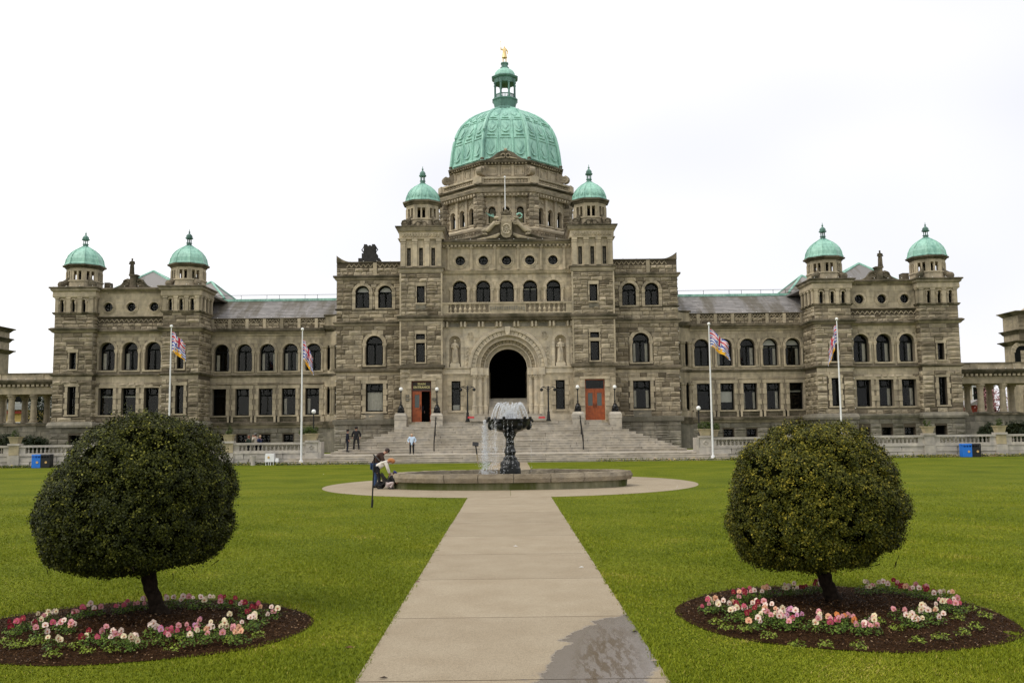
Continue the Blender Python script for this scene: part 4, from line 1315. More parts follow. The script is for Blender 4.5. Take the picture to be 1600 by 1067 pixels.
    for k in range(14): BULBS.append((e, YB - .1, zB(650) + (zB(415) - zB(650)) * k / 13))
    bx3("interior", u0 + .1, u1, YB + 2.4, YB + 2.5, GZ, zB(415), 'room'); bx3("roof_deck", u0, u1, YB + .2, YB + 9, zB(414), zB(412.5), 'slate'); bx3("floor_slab", u0, u1, YB + .5, YB + 2.4, zB(580), zB(578), 'room'); bx3("floor_slab", u0, u1, YB + .5, YB + 2.4, zB(492), zB(490), 'room')
# dark stone chimney on the left block only
cxh = X(578, 400, YB + 1.5)
zH = lambda y: Z(578, y, YB + 1.5)
mb = MB(); mb.box(cxh - .95, cxh + .95, YB + .8, YB + 2.4, zB(412), zH(405.5), .2); mb.box(cxh - .66, cxh + .66, YB + .95, YB + 2.2, zH(405.5), zH(397.5), .2); mb.box(cxh - .50, cxh + .50, YB + 1.05, YB + 2.1, zH(397.5), zH(386), .2)
for i in (-1, 1):
    mb.box(cxh + i * .36 - .13, cxh + i * .36 + .13, YB + 1.1, YB + 2.0, zH(386), zH(383), .2); mb.tube([(cxh + i * .5, YB + 1.4, zH(396)), (cxh + i * .72, YB + 1.4, zH(391)), (cxh + i * .5, YB + 1.4, zH(385))], .06, 5, .3)
mb.tube([(cxh - .2, YB + 1.5, zH(386)), (cxh, YB + 1.5, zH(383.5)), (cxh + .2, YB + 1.5, zH(386))], .05, 5, .3)
mb.build("chimney", plain("sooty_stone", (0.035, 0.033, 0.03), 0.95, nz=.4), bld)

# ---------------------------------------------------------------- entrance towers
fT = Face(0, YT)
zT = lambda y: Z(658, y, YT)
TO, TI = -X(625.7, 480, YT), -X(690.2, 480, YT)
TD = TO - TI
DOORZ1 = zT(595)
for s in (-1, 1):
    u0, u1 = tag_mir(s, TO, TI); cx = (u0 + u1) / 2
    door = [(cx, .86, SZ, DOORZ1, 'r', .5, .62)]
    wlo = [(cx + s * .06, .39, zT(566), zT(535.8), 'r', .35, .16), (cx + s * .06, .39, zT(532.5), zT(521.8), 'r', .35, .16)]
    wup = [(cx + s * .03, .35, zT(473.2), zT(447), 'r', .35, .14)]
    sl = [(cx + q * 1.06, .17, zT(415.5), zT(387.4), 'r', .4, .1) for q in (-1, 0, 1)]
    mb = MB(); mb.box(u0 + .5, u1 - .5, YT + .9, YT + TD, SZ, zT(356), .5); mb.build("tower_core", 'room', bld)
    wall(fT, u0, u1, GZ, zT(573), door, 'smooth', depth=.5); wall(fT, u0, u1, zT(573), zT(498), wlo, 'mortar'); wall(fT, u0, u1, zT(498), zT(426), wup, 'mortar'); wall(fT, u0, u1, zT(426), zT(355), sl, 'smooth')
    course(fT, u0, u1, zT(592), zT(577), (), .48, (.9, 1.5), 1); course(fT, u0, u1, SZ, zT(592), [(cx, 1.18, SZ, DOORZ1 + .2, 'r')], .42, (.5, .9), 0)
    course(fT, u0, u1, zT(570), zT(502), wlo, .40, (.6, 1.5), 1); course(fT, u0, u1, zT(493), zT(428), wup, .38, (.5, 1.2), 1)
    course(fT, u0, u1, zT(417), zT(374), sl, .45, (.3, .5), 0)
    for sg in (True, False):
        xx = (u1 if s < 0 else u0) if sg else (u0 if s < 0 else u1)
        sf, (v0, v1) = side_face(s, xx, YT, YT + TD, sg)
        wall(sf, v0, v1, GZ, zT(355), (), 'mortar'); course(sf, v0, v1, zT(572), zT(502), (), .4, (.7, 1.4), 1); course(sf, v0, v1, zT(493), zT(428), (), .38, (.7, 1.3), 1); course(sf, v0, v1, SZ, zT(577), (), .42, (.7, 1.3), 0)
        course(sf, v0, v1, zT(417), zT(374), (), .42, (.6, 1.1), 0)
    wall(Face(u1 if True else u0, YT + TD, pi), 0, u1 - u0, zB(410), zT(355), (), 'rough')
    for o in wlo: window(fT, o[0], .39, o[2], o[3], 'r', .32, 'plain', .13, sill=o is wlo[0])
    window(fT, wup[0][0], .35, wup[0][2], wup[0][3], 'r', .32, 'plain', .12)
    bx3("apron_stone", wup[0][0] - .42, wup[0][0] + .42, YT - .07, YT, zT(483), zT(477), 'base')
    for o in sl:
        window(fT, o[0], .17, o[2], o[3], 'r', .3, 'plain', 0)
        for k in range(14):
            zz_ = o[2] + (o[3] - o[2]) * (k + .5) / 14
            mb = MB(); mb.poly([(o[0] - .16, YT + .22, zz_ - .05), (o[0] + .16, YT + .22, zz_ - .05), (o[0] + .16, YT + .30, zz_ + .05), (o[0] - .16, YT + .30, zz_ + .05)]); mb.build("louvre_slat", 'base', bld)
    for q in (-1.56, -.53, .53, 1.56):
        mb = MB(fT.p); c_ = cx + q; mb.box(c_ - .2, c_ + .2, -.14, .02, zT(416.5), zT(378)); mb.box(c_ - .24, c_ + .24, -.2, .02, zT(378), zT(374), .2); mb.box(c_ - .23, c_ + .23, -.17, .02, zT(378.8) - .12, zT(378.8), .2); mb.build("pilaster", 'smooth', bld)
    for prof, mt, nm in (([(zT(576.5), .05), (zT(575), .2), (zT(571), .22), (zT(570), .04)], 'dark', 'string_course'), ([(zT(501.8), .05), (zT(500.8), .14), (zT(498.2), .18)], 'under', 'cornice_moulding'), ([(zT(498.1), .19), (zT(497.4), .25), (zT(494.5), .29), (zT(493), .05)], 'dark', 'cornice'),
                         ([(zT(427), .05), (zT(425), .12), (zT(421), .16), (zT(420.6), .2)], 'under', 'cornice_moulding'), ([(zT(420.5), .21), (zT(420), .25), (zT(418.2), .26), (zT(417.3), .1)], 'dark', 'string_course'), ([(zT(374.2), .2), (zT(373), .22), (zT(372.5), .1), (zT(362.5), .12), (zT(362), .22)], 'smooth', 'entablature'),
                         ([(zT(362), .22), (zT(361), .27), (zT(359), .30), (zT(358.8), .34), (zT(356.8), .36)], 'under', 'cornice_moulding'), ([(zT(356.7), .37), (zT(356.3), .42), (zT(354.3), .44), (zT(354), .36)], 'dark', 'cornice')):
        mb = MB(); mb.rect(u0, u1, YT, YT + TD, prof); mb.build(nm, mt, bld)
    mb = MB(fT.p)
    for k in range(13):
        c_ = u0 + .25 + (u1 - u0 - .5) * k / 12; mb.ball((c_, -.12, zT(367)), .13, 8, 5, None, 0, (1, .5, 1.2)); mb.tube([(c_ - .14, -.13, zT(371)), (c_, -.15, zT(369.5)), (c_ + .14, -.13, zT(371))], .035, 4)
    mb.build("carved_frieze", 'smooth', bld)
    for q in (-1, 1): bx3("corner_shaft", cx + q * TD / 2 - .07, cx + q * TD / 2 + .07, YT - .07, YT + .06, zT(570), zT(502), 'smooth'); bx3("corner_shaft", cx + q * TD / 2 - .07, cx + q * TD / 2 + .07, YT - .07, YT + .06, zT(493), zT(427), 'smooth')
    # turret above
    cy = YT + TD / 2; zz = lambda y: Z(661, y, cy)
    turret(cx, cy, zT(354) + .02, zz(318.5), zz(288.5), zz(260), 1.52, False, rot=pi / 8)
    for dx in (-1, 1):
        c_ = (cx + dx * (TD / 2 - .38), YT + .35)
        mb = MB(); zt = zT(354)
        mb.tube([(c_[0] + dx * .05, c_[1], zt + .25), (c_[0] - dx * .25, c_[1] + .25, zt + .62), (c_[0] - dx * .5, c_[1] + .5, zt + 1.0)], [.30, .27, .14], 8, None); mb.ball((c_[0], c_[1], zt + .32), .38, 10, 6, None)
        mb.tube([(c_[0] + .3 * cos(a), c_[1] - .3, zt + .33 + .25 * sin(a)) for a in [k * .8 for k in range(8)]], .07, 6, None); mb.build("carved_scroll", 'dark', bld)
    mb = MB(); zt = zT(354)
    for q in (-1, 1):
        mb.tube([(cx + q * (.28 + .22 * cos(a)), YT + .12, zt + .26 + .2 * sin(a)) for a in [k * .7 for k in range(10)]], .06, 6, None)
        mb.tube([(cx + q * .45, YT + .1, zt + .3), (cx + q * .8, YT + .12, zt + .08)], [.09, .05], 6, None)
    mb.ball((cx, YT + .1, zt + .42), .16, 8, 6); mb.build("carved_cartouche", 'dark', bld)
    # door surround
    mb = MB(fT.p)
    for q in (-1, 1):
        for k in range(9):
            za, zb = SZ + (DOORZ1 + .1 - SZ) * k / 9, SZ + (DOORZ1 + .1 - SZ) * (k + 1) / 9
            e = .42 if k % 2 else .34; xa, xb = sorted((cx + q * .87, cx + q * (.87 + e))); mb.box(xa, xb, -.10 if k % 2 else -.05, .02, za + .01, zb - .01)
    mb.box(cx - 1.3, cx + 1.3, -.10, .02, DOORZ1 + .01, DOORZ1 + .22); mb.build("door_surround", 'smooth', bld)
    # doors
    zd = SZ + (DOORZ1 - SZ) * .745
    D0 = YT + .40
    if s < 0: bx3("transom_panel", cx - .85, cx + .85, D0 - .04, D0 + .04, zd + .05, DOORZ1, 'signbrown')
    fr = MB(); fr.box(cx - .86, cx - .78, D0 - .06, D0 + .08, SZ, DOORZ1); fr.box(cx + .78, cx + .86, D0 - .06, D0 + .08, SZ, DOORZ1); fr.box(cx - .78, cx + .78, D0 - .06, D0 + .08, zd, zd + .09); fr.box(cx - .78, cx + .78, D0 - .06, D0 + .08, DOORZ1 - .09, DOORZ1)
    fro = fr.build("door_frame", 'wood' if s > 0 else 'wood_dk', bld)
    if s > 0:
        mb = MB(); mb.poly([(cx - .78, D0, zd + .09), (cx + .78, D0, zd + .09), (cx + .78, D0, DOORZ1 - .09), (cx - .78, D0, DOORZ1 - .09)]); mb.build("pane", 'glass', fro)
        bx3("transom_backing", cx - .78, cx + .78, D0 + .1, D0 + .14, zd, DOORZ1, 'room')
    def leaf(x0, x1, y, ang=0.0, hinge=None):
        w = x1 - x0; h = zd - SZ
        mb = MB(); mb.box(0, w, -.03, .03, 0, h, .5)
        g0, g1 = h * .46, h * .90
        for a, b_, c_, d_ in ((0, .16, 0, h), (w - .16, w, 0, h), (.16, w - .16, h * .40, g0), (.16, w - .16, g1, h), (.16, w - .16, 0, h * .06), (.16, w - .16, h * .26, h * .32)):
            mb.box(a, b_, -.055, -.03, c_, d_, .5)
        mb.box(.22, w - .22, -.045, -.03, h * .09, h * .23, .5); mb.box(.3, w - .3, -.06, -.045, h * .12, h * .20, .5)
        Mw = Matrix.Translation((x0, y, SZ)) if not ang else Matrix.Translation((x1, y, SZ)) @ Matrix.Rotation(ang, 4, 'Z') @ Matrix.Translation((-w, 0, 0))
        o = mb.build("door", 'wood', bld, Mw=Mw)
        mb = MB(); mb.box(.19, w - .19, -.04, -.032, g0 + .03, g1 - .03); mb.build("pane", plain("door_glass", (.09, .105, .095), .12), o, Mw=Mw)
        mb = MB(); xh = w - .09 if x0 < cx - .1 else .09; mb.tube([(xh, -.12, h * .40), (xh, -.12, h * .56)], .025, 6); mb.box(xh - .03, xh + .03, -.12, -.05, h * .47, h * .49); mb.build("handle", 'iron', o, Mw=Mw)
    leaf(cx - .78, cx - .01, D0)
    if s > 0: leaf(cx + .01, cx + .78, D0)
    else: leaf(cx + .01, cx + .78, D0 + .04, radians(-80)); bx3("vestibule", cx - .9, cx + .9, D0 + 1.6, D0 + 1.7, SZ, DOORZ1, 'room')
    wall(Face(cx - .9, D0 + 1.6, -pi / 2), 0, 1.2, SZ, DOORZ1, (), 'room', name="vestibule"); wall(Face(cx + .9, D0 + .2, pi / 2), 0, 1.4, SZ, DOORZ1, (), 'room', name="vestibule")

def lettering(txt, x, y, z, size, mat, parent, name="lettering", ext=.012):
    cu = bpy.data.curves.new(name, 'FONT'); cu.body = txt; cu.size = size; cu.align_x = 'CENTER'; cu.align_y = 'CENTER'; cu.extrude = ext; cu.space_character = 1.12; cu.offset = size * .035
    o = bpy.data.objects.new(name, cu); COL.objects.link(o)
    dg = bpy.context.evaluated_depsgraph_get(); me = bpy.data.meshes.new_from_object(o.evaluated_get(dg)); bpy.data.objects.remove(o)
    me.materials.clear(); me.materials.append(M[mat])
    return place(name, me, parent, Matrix.Translation((x, y, z)) @ Matrix.Rotation(pi / 2, 4, 'X'))
cxl = -(TO + TI) / 2
zmid = (SZ + (DOORZ1 - SZ) * .745 + DOORZ1) / 2 + .04
lettering("MAIN", cxl, YT + .34, zmid + .16, .255, 'letter', bld); lettering("ENTRANCE", cxl, YT + .34, zmid - .13, .255, 'letter', bld)
for dx, w_, n_ in ((-1.18, .30, 2), (1.14, .30, 1)):
    for k in range(n_):
        mb = MB(); mb.box(cxl + dx - w_ / 2, cxl + dx + w_ / 2, YT - .13, YT - .10, 5.0 + k * .32, 5.22 + k * .32); o = mb.build("wall_plaque", 'iron', bld)
        mb = MB(); mb.box(cxl + dx - w_ / 2 + .03, cxl + dx + w_ / 2 - .03, YT - .14, YT - .131, 5.04 + k * .32, 5.18 + k * .32); mb.build("plaque_face", 'base', o)

# ---------------------------------------------------------------- centre bay with the great arch
fC = Face(0, YC)
zC = lambda y: Z(792, y, YC)
ci = TI
KC = YC / FPX
R0 = 30.2 * KC
ZS = zC(573.6)
ZTOP = zC(376)
RA = 49.8 * KC
arch = (0, RA, SZ, ZS + RA, 'a', .3, .70)
niX = -X(710.9, 550, YC); niH = 9.2 * KC
nich = [(q * niX, niH, zC(572.6), zC(524), 'a', .02, .28) for q in (-1, 1)]
fw = [(q * -X(712.6, 620, YC), 7.1 * KC, zC(641), zC(594.5), 'r', .4, .4) for q in (-1, 1)]
aw = [(X(791.8, 455, YC) + (v - 791.6) * KC * 1.0, .625, zC(471.8), zC(438.2), 'a', .4, .36) for v in (717.6, 754.6, 791.6, 828.6, 865.6)]
ob = [(X(791.4, 407, YC) + (v - 791) * KC, .42, zC(407.2) - .42, zC(407.2) + .42, 'c', .3, .34) for v in (717.8, 754.4, 791.2, 828, 864.6)]
wall(fC, -ci, ci, GZ, zC(495), [arch] + nich + fw, 'smooth', depth=.4)
wall(fC, -ci, ci, zC(495), zC(425), aw, 'smooth'); wall(fC, -ci, ci, zC(425), ZTOP, ob, 'smooth')
course(fC, -ci, ci, zC(640) - .02, zC(586), fw + [(0, 3.05, SZ, 30, 'r')], .42, (.7, 1.3), 0)
course(fC, -ci, ci, SZ, zC(640), [(0, 3.05, SZ, 30, 'r')], .36, (.7, 1.3), 3)
course(fC, -ci, ci, zC(573), zC(512), [arch] + [(n_[0], n_[1] + .25, n_[2], n_[3] + .25, 'a') for n_ in nich], .9, (1.2, 2.2), 3)
course(fC, -ci, ci, zC(471.8), zC(428), aw, .36, (.3, .7), 0)
course(fC, -ci, ci, zC(422), zC(389), ob, .5, (.7, 1.1), 0)
for i, o in enumerate(aw): window(fC, o[0], .625, o[2], o[3], 'a', .4, 'sash', .30, [(.52, .94, .60, .66, 'blind'), (.06, .48, .60, .66, 'blind')] if i == 3 else None, shafts=True)
for o in ob: window(fC, o[0], .42, o[2], o[3], 'c', .25, 'cross', .26, sill=False)
for i, o in enumerate(fw): window(fC, o[0], o[1], o[2], o[3], 'r', .35, 'sash', .36, [(.05, .95, .03, .2, 'blind')] if i == 0 else None)
for o in nich:                                             # niches: half-round recess and pale surround
    mb = MB(fC.p); hw = o[1]; zs = o[3] - hw; rings = []
    for z in (o[2], zs): rings.append([(o[0] - hw * cos(pi * i / 10), hw * sin(pi * i / 10), z) for i in range(11)])
    for k in range(1, 5):
        a = pi / 2 * k / 4; rings.append([(o[0] - hw * cos(a) * cos(pi * i / 10), hw * cos(a) * sin(pi * i / 10), zs + hw * sin(a)) for i in range(11)])
    mb.loft(rings, False, .4, closed=False); nb = mb.build("niche", 'pale', bld)
    mb = MB(fC.p); n = 9
    for i in range(n):
        a0, a1 = pi * i / n + .01, pi * (i + 1) / n - .01; pa = [(o[0] + hw * cos(a), zs + hw * sin(a)) for a in (a0, (a0 + a1) / 2, a1)]; pb = [(o[0] + (hw + .28) * cos(a), zs + (hw + .28) * sin(a)) for a in (a1, (a0 + a1) / 2, a0)]
        mb.prism(pa + pb, -.08, .01, None)
    for q in (-1, 1):
        for k in range(4):
            xa, xb = sorted((o[0] + q * hw, o[0] + q * (hw + .26))); a_, b_ = o[2] + (zs - o[2]) * k / 4, o[2] + (zs - o[2]) * (k + 1) / 4; mb.box(xa, xb, -.07, .01, a_ + .01, b_ - .01)
    mb.build("niche_surround", 'pale', nb)
    mb = MB(); mb.box(o[0] - .42, o[0] + .42, YC - .12, YC + .35, o[2], o[2] + .30); mb.box(o[0] - .34, o[0] + .34, YC - .08, YC + .3, o[2] + .30, o[2] + .42); mb.build("statue_pedestal", 'pale', bld)
# arch rings stepping back
for ri, (ra_, rb_, dd, mt, nseg) in enumerate(((30.4, 36.0, .95, 'pale', 0), (36.5, 43.2, .60, 'smooth', 23), (43.7, 49.4, .22, 'pale', 0), (50, 56.6, -.06, 'pale', 25), (57, 61.5, -.22, 'pale', 0))):
    n = nseg or 48; mb = MB(fC.p); r0, r1 = ra_ * KC, rb_ * KC; g = .022 if nseg else 0
    for i in range(n):
        a0, a1 = pi * i / n + g / r0, pi * (i + 1) / n - g / r0; m_ = 2
        aa = [a0, (a0 + a1) / 2, a1]
        mb.prism([(r0 * cos(a), ZS + r0 * sin(a)) for a in aa] + [(r1 * cos(a), ZS + r1 * sin(a)) for a in aa[::-1]], dd, dd + .6, None)
    mb.build("arch_ring", mt, bld)
    mb = MB(fC.p); n = 48; mb.loft([[(r0 * cos(pi * i / n), dd + .04, ZS + r0 * sin(pi * i / n)) for i in range(n + 1)], [(r1 * cos(pi * i / n), dd + .04, ZS + r1 * sin(pi * i / n)) for i in range(n + 1)]], False, .5, closed=False); mb.build("arch_bed", 'mortar', bld)
for r_, dd, sz, n in ((59.3, -.2, .052, 96), (48.6, .04, .045, 84)):  # beading
    mb = MB(fC.p)
    for i in range(n + 1):
        a = pi * i / n; mb.ball((r_ * KC * cos(a), dd, ZS + r_ * KC * sin(a)), sz, 5, 4, .6)
    mb.build("beaded_moulding", 'pale', bld)
for r_, dd, t_ in ((30.9, .92, .06), (36.9, .55, .07), (44.0, .18, .07), (50.3, -.08, .06), (61.5, -.12, .06)):
    mb = MB(fC.p); mb.tube([(r_ * KC * cos(pi * i / 40), dd, ZS + r_ * KC * sin(pi * i / 40)) for i in range(41)], t_, 6, .7); mb.build("roll_moulding", 'pale', bld)
mb = MB(fC.p); mb.prism([(-.16, ZS + 49.5 * KC), (.16, ZS + 49.5 * KC), (.25, ZS + 63.5 * KC), (-.25, ZS + 63.5 * KC)], -.34, 0); mb.ball((0, -.36, ZS + 51 * KC), .13, 8, 6); mb.build("keystone", 'pale', bld)
# stepped jambs, imposts, capitals and shafts
for q in (-1, 1):
    for ra_, rb_, dd in ((30.2, 36.4, .95), (36.4, 43.4, .60), (43.4, 49.9, .22)):
        xa, xb = sorted((q * ra_ * KC, q * rb_ * KC)); nz_ = 9
        for k in range(nz_):
            mb = MB(fC.p); mb.box(xa + .004, xb - .004, dd, dd + 1.0, SZ + (ZS - SZ) * k / nz_ + .008, SZ + (ZS - SZ) * (k + 1) / nz_ - .008); mb.build("jamb_stone", 'pale', bld)
    for k, (xx, dd) in enumerate(((X(741, 610, YC), -.02), (X(749.6, 610, YC), .24), (X(758, 610, YC), .50))):
        xc_ = abs(xx) * q; z0_, z1_ = zC(646), zC(592)
        mb = MB(); cy = YC + dd + .15
        mb.ngon(xc_, cy, 10, [(SZ, .27), (z0_ + .28, .27), (z0_ + .3, .235), (z0_ + .62, .235), (z0_ + .66, .26), (z0_ + .72, .21), (z0_ + .8, .205), (z1_, .195)], t=.6, circ=True); mb.build("column", 'pale', bld)
        mb = MB(); mb.ngon(xc_, cy, 8, [(z1_, .21), (z1_ + .05, .25), (z1_ + .08, .2), (zC(586), .29)], t=.3, circ=True)
        for j in range(8): mb.ball((xc_ + .24 * cos(j * pi / 4), cy + .24 * sin(j * pi / 4), z1_ + .24), .07, 5, 4, None)
        mb.build("capital", 'pale', bld)
        mb = MB(); mb.box(xc_ - .3, xc_ + .3, cy - .3, cy + .6, zC(585.5), zC(574), .6); mb.build("impost_block", 'pale', bld)
    a, b_ = sorted((q * ci, q * 3.3)); bx = (min(a, b_), max(a, b_))
    mb = MB(fC.p); mb.loft([[(bx[0], -p_, z), (bx[1], -p_, z), (bx[1], .3, z), (bx[0], .3, z)] for z, p_ in ((zC(585), .03), (zC(583), .12), (zC(581), .1), (zC(576), .1), (zC(574.5), .2), (zC(573), .2), (zC(572.6), .04))], True, None); mb.build("impost_band", 'pale', bld)
    bx3("portal_plinth", min(q * 3.35, q * ci), max(q * 3.35, q * ci), YC - .10, YC, SZ, zC(648), 'pale')
    # medallion
    xm = q * -X(735.3, 524, YC); mb = MB(fC.p); mb.tube([(xm + .24 * cos(t_), -.05, zC(524.5) + .34 * sin(t_)) for t_ in [k * pi / 8 for k in range(17)]], .035, 5); mb.tube([(xm, -.06, zC(524.5) - .28), (xm, -.06, zC(524.5) + .28)], .03, 5)
    for w_ in (-1, 1): mb.tube([(xm + w_ * .1, -.06, zC(524.5) - .2), (xm + w_ * .15, -.06, zC(524.5)), (xm + w_ * .1, -.06, zC(524.5) + .2)], .025, 5)
    mb.build("carved_medallion", 'pale', bld)
    mb = MB(fC.p); x0_ = q * -X(731, 550, YC)
    for k in range(5):                                     # scrolling foliage beside the arch
        zc_ = zC(569 - k * 6.2); rr = .17 - .012 * k
        mb.tube([(x0_ + rr * cos(t_) * (-1) ** k * q, -.04, zc_ + rr * sin(t_)) for t_ in [j * .75 for j in range(8)]], .035, 5)
    mb.build("carved_foliage", 'pale', bld)
    bx3("plinth_slab", min(q * 2.0, q * 3.35), max(q * 2.0, q * 3.35), 79.0, 79.95, SZ, SZ + .42, 'granite')
    bx3("jamb_wall", min(q * (R0 + .02), q * (R0 + .4)), max(q * (R0 + .02), q * (R0 + .4)), YC + 1.4, YC + 9, SZ, ZS, 'pale')
bx3("passage_wall", -R0 - .5, R0 + .5, 89.6, 89.8, SZ, ZS + R0 + .3, plain("passage_shade_black", (.004, .004, .004), .9, spec=0.0))  # passage shade put into a near-black wall colour
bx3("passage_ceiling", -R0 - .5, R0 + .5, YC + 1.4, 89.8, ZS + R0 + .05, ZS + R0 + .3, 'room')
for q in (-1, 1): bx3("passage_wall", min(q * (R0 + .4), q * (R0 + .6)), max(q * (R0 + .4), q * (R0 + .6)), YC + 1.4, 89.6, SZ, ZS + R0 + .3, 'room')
for q in range(4):
    x0_ = -1.5 + q * .78; mb = MB(); mb.box(x0_, x0_ + .7, 89.5, 89.58, SZ + 2.05, SZ + 4.4); mb.build("passage_door", 'room', bld)  # doors nearly black, the passage shade put into their colour
# brackets under the balcony
band(fC, -ci, ci, [(zC(511.8), .06), (zC(510.6), .1)], mat='pale', ends=False)
for i in range(8):
    c_ = -ci + .28 + (2 * ci - .56) * i / 7
    for q in (-.16, .16):
        mb = MB(fC.p); mb.box(c_ + q - .075, c_ + q + .075, -.34, .02, zC(510.6), zC(502.6)); mb.build("balcony_bracket", 'pale', bld)
for i in range(7):
    c_ = -ci + .28 + (2 * ci - .56) * (i + .5) / 7; bx3("frieze_panel", c_ - .44, c_ + .44, YC - .03, YC, zC(510), zC(504), 'base')
band(fC, -ci, ci, [(zC(502.6), .36), (zC(500.5), .5), (zC(497), .56), (zC(496.5), .7), (zC(493), .74), (zC(491), .7)], mat='dark', name="balcony", ends=False)
# balustrade of the balcony
BY = YC - .62
bal = MB(); bal.box(-ci, ci, BY - .1, BY + .16, zC(491), zC(489.2)); bal.box(-ci, ci, BY - .14, BY + .2, zC(476.2), zC(473.6)); bo = bal.build("balustrade", 'smooth', bld)
ctr = MB(); ctr.box(-29 * KC, 29 * KC, BY - .1, BY + .14, zC(489.2), zC(476.2)); ctr.build("inscribed_panel", 'smooth', bo)
mb = MB()
for i in range(15):
    x_ = -1.45 + 2.9 * i / 14; mb.box(x_ - .07, x_ + .07, BY - .13, BY - .1, zC(486.5) + RND.uniform(0, .1), zC(479.5) - RND.uniform(0, .1))
mb.build("carved_relief", 'base', bo)
def bal_mesh(h, r, mat="bal"):
    def f():
        mb = MB(); mb.ngon(0, 0, 8, [(0, r * 1.1), (h * .08, r * 1.1), (h * .1, r * .6), (h * .2, r * .75), (h * .35, r * 1.1), (h * .5, r * .85), (h * .68, r * .5), (h * .85, r * .55), (h * .88, r * .95), (h, r * .95)], circ=True); return mb.mesh("baluster", [mat], False)
    return cached(('bal', round(h, 2), r, mat), f)
hb = zC(476.2) - zC(489.2)
for q in (-1, 1):
    for i in range(8):
        place("baluster", bal_mesh(hb, .13, "smooth"), bo, Matrix.Translation((q * (1.98 + i * .42), BY + .03, zC(489.2))))
    bx3("balustrade_pier", min(q * 5.1, q * ci), max(q * 5.1, q * ci), BY - .1, BY + .16, zC(489.2), zC(476.2), 'smooth', parent=bo)
# string, columns, cornice
band(fC, -ci, ci, [(zC(428.6), .06), (zC(427), .12), (zC(425), .2), (zC(423), .26), (zC(422.4), .1)], mat='smooth', ends=False)
frill("dentil_course", fC, -ci, ci, zC(427.4), zC(426), .02, .1, .12, 'smooth', .2)
for i in range(6):
    xc_ = X(791.4, 407, YC) + (772.6 - 791 - 36.8 * 2 + 36.75 * i) * KC
    mb = MB(); mb.ngon(xc_, YC - .06, 8, [(zC(422), .19), (zC(419.5), .19), (zC(419), .14), (zC(389), .125), (zC(388), .19), (zC(385.5), .2)], t=.7, circ=True); mb.build("column", 'smooth', bld)
frill("dentil_course", fC, -ci, ci, zC(386), zC(383), .02, .17, .17, 'smooth', .3)
band(fC, -ci, ci, [(zC(388), .05), (zC(387), .1)], mat='smooth', ends=False)
cornice(fC, -ci, ci, zC(383), zC(376), .52, ends=False)
lights(fC, -ci, ci, zC(375), -.4)
# sculpted pediment with shield, supporters, crown and flagpole
zp = lambda y: Z(791, y, YC - .1)
half_ol = [(0, zp(344)), (.75, zp(344)), (.8, zp(349)), (1.1, zp(355)), (1.5, zp(361.5)), (2.1, zp(367)), (2.9, zp(371.5)), (4.2, zp(374.5)), (4.9, zp(375.8))]
mb = MB(); mb.prism([(a, z) for a, z in half_ol] + [(-a, z) for a, z in half_ol[::-1]], YC - .05, YC + .5); mb.build("sculpted_pediment", 'dark', bld)
mb = MB()
for q in (-1, 1): mb.tube([(q * a, YC - .08, z + .04) for a, z in half_ol[1:]], .08, 6, .1)
mb.build("pediment_coping", 'dark', bld)
mb = MB(); mb.prism([(-.48, zp(347)), (.48, zp(347)), (.5, zp(366)), (.3, zp(371)), (0, zp(372.5)), (-.3, zp(371)), (-.5, zp(366))], YC - .3, YC - .02); mb.build("shield", 'smooth', bld)
mb = MB(); mb.tube([(.36 * cos(t_), YC - .33, zp(358.5) + .42 * sin(t_)) for t_ in [k * pi / 10 for k in range(21)]], .06, 6)
for t_ in [k * pi / 4 for k in range(8)]: mb.tube([(.04 * cos(t_), YC - .33, zp(358.5) + .04 * sin(t_)), (.27 * cos(t_), YC - .34, zp(358.5) + .32 * sin(t_))], .035, 5)
mb.build("shield_relief", 'pale', bld)
mb = MB()
for q in (-1, 1):
    for k in range(4): mb.tube([(q * (.6 + .1 * k), YC - .16, zp(366 + k * 1.5)), (q * (1.1 + .2 * k), YC - .2, zp(369 + k)), (q * (1.7 + .3 * k), YC - .14, zp(373 + k * .4))], [.12, .10, .05], 6, None)
mb.build("carved_drapery", 'smooth', bld)
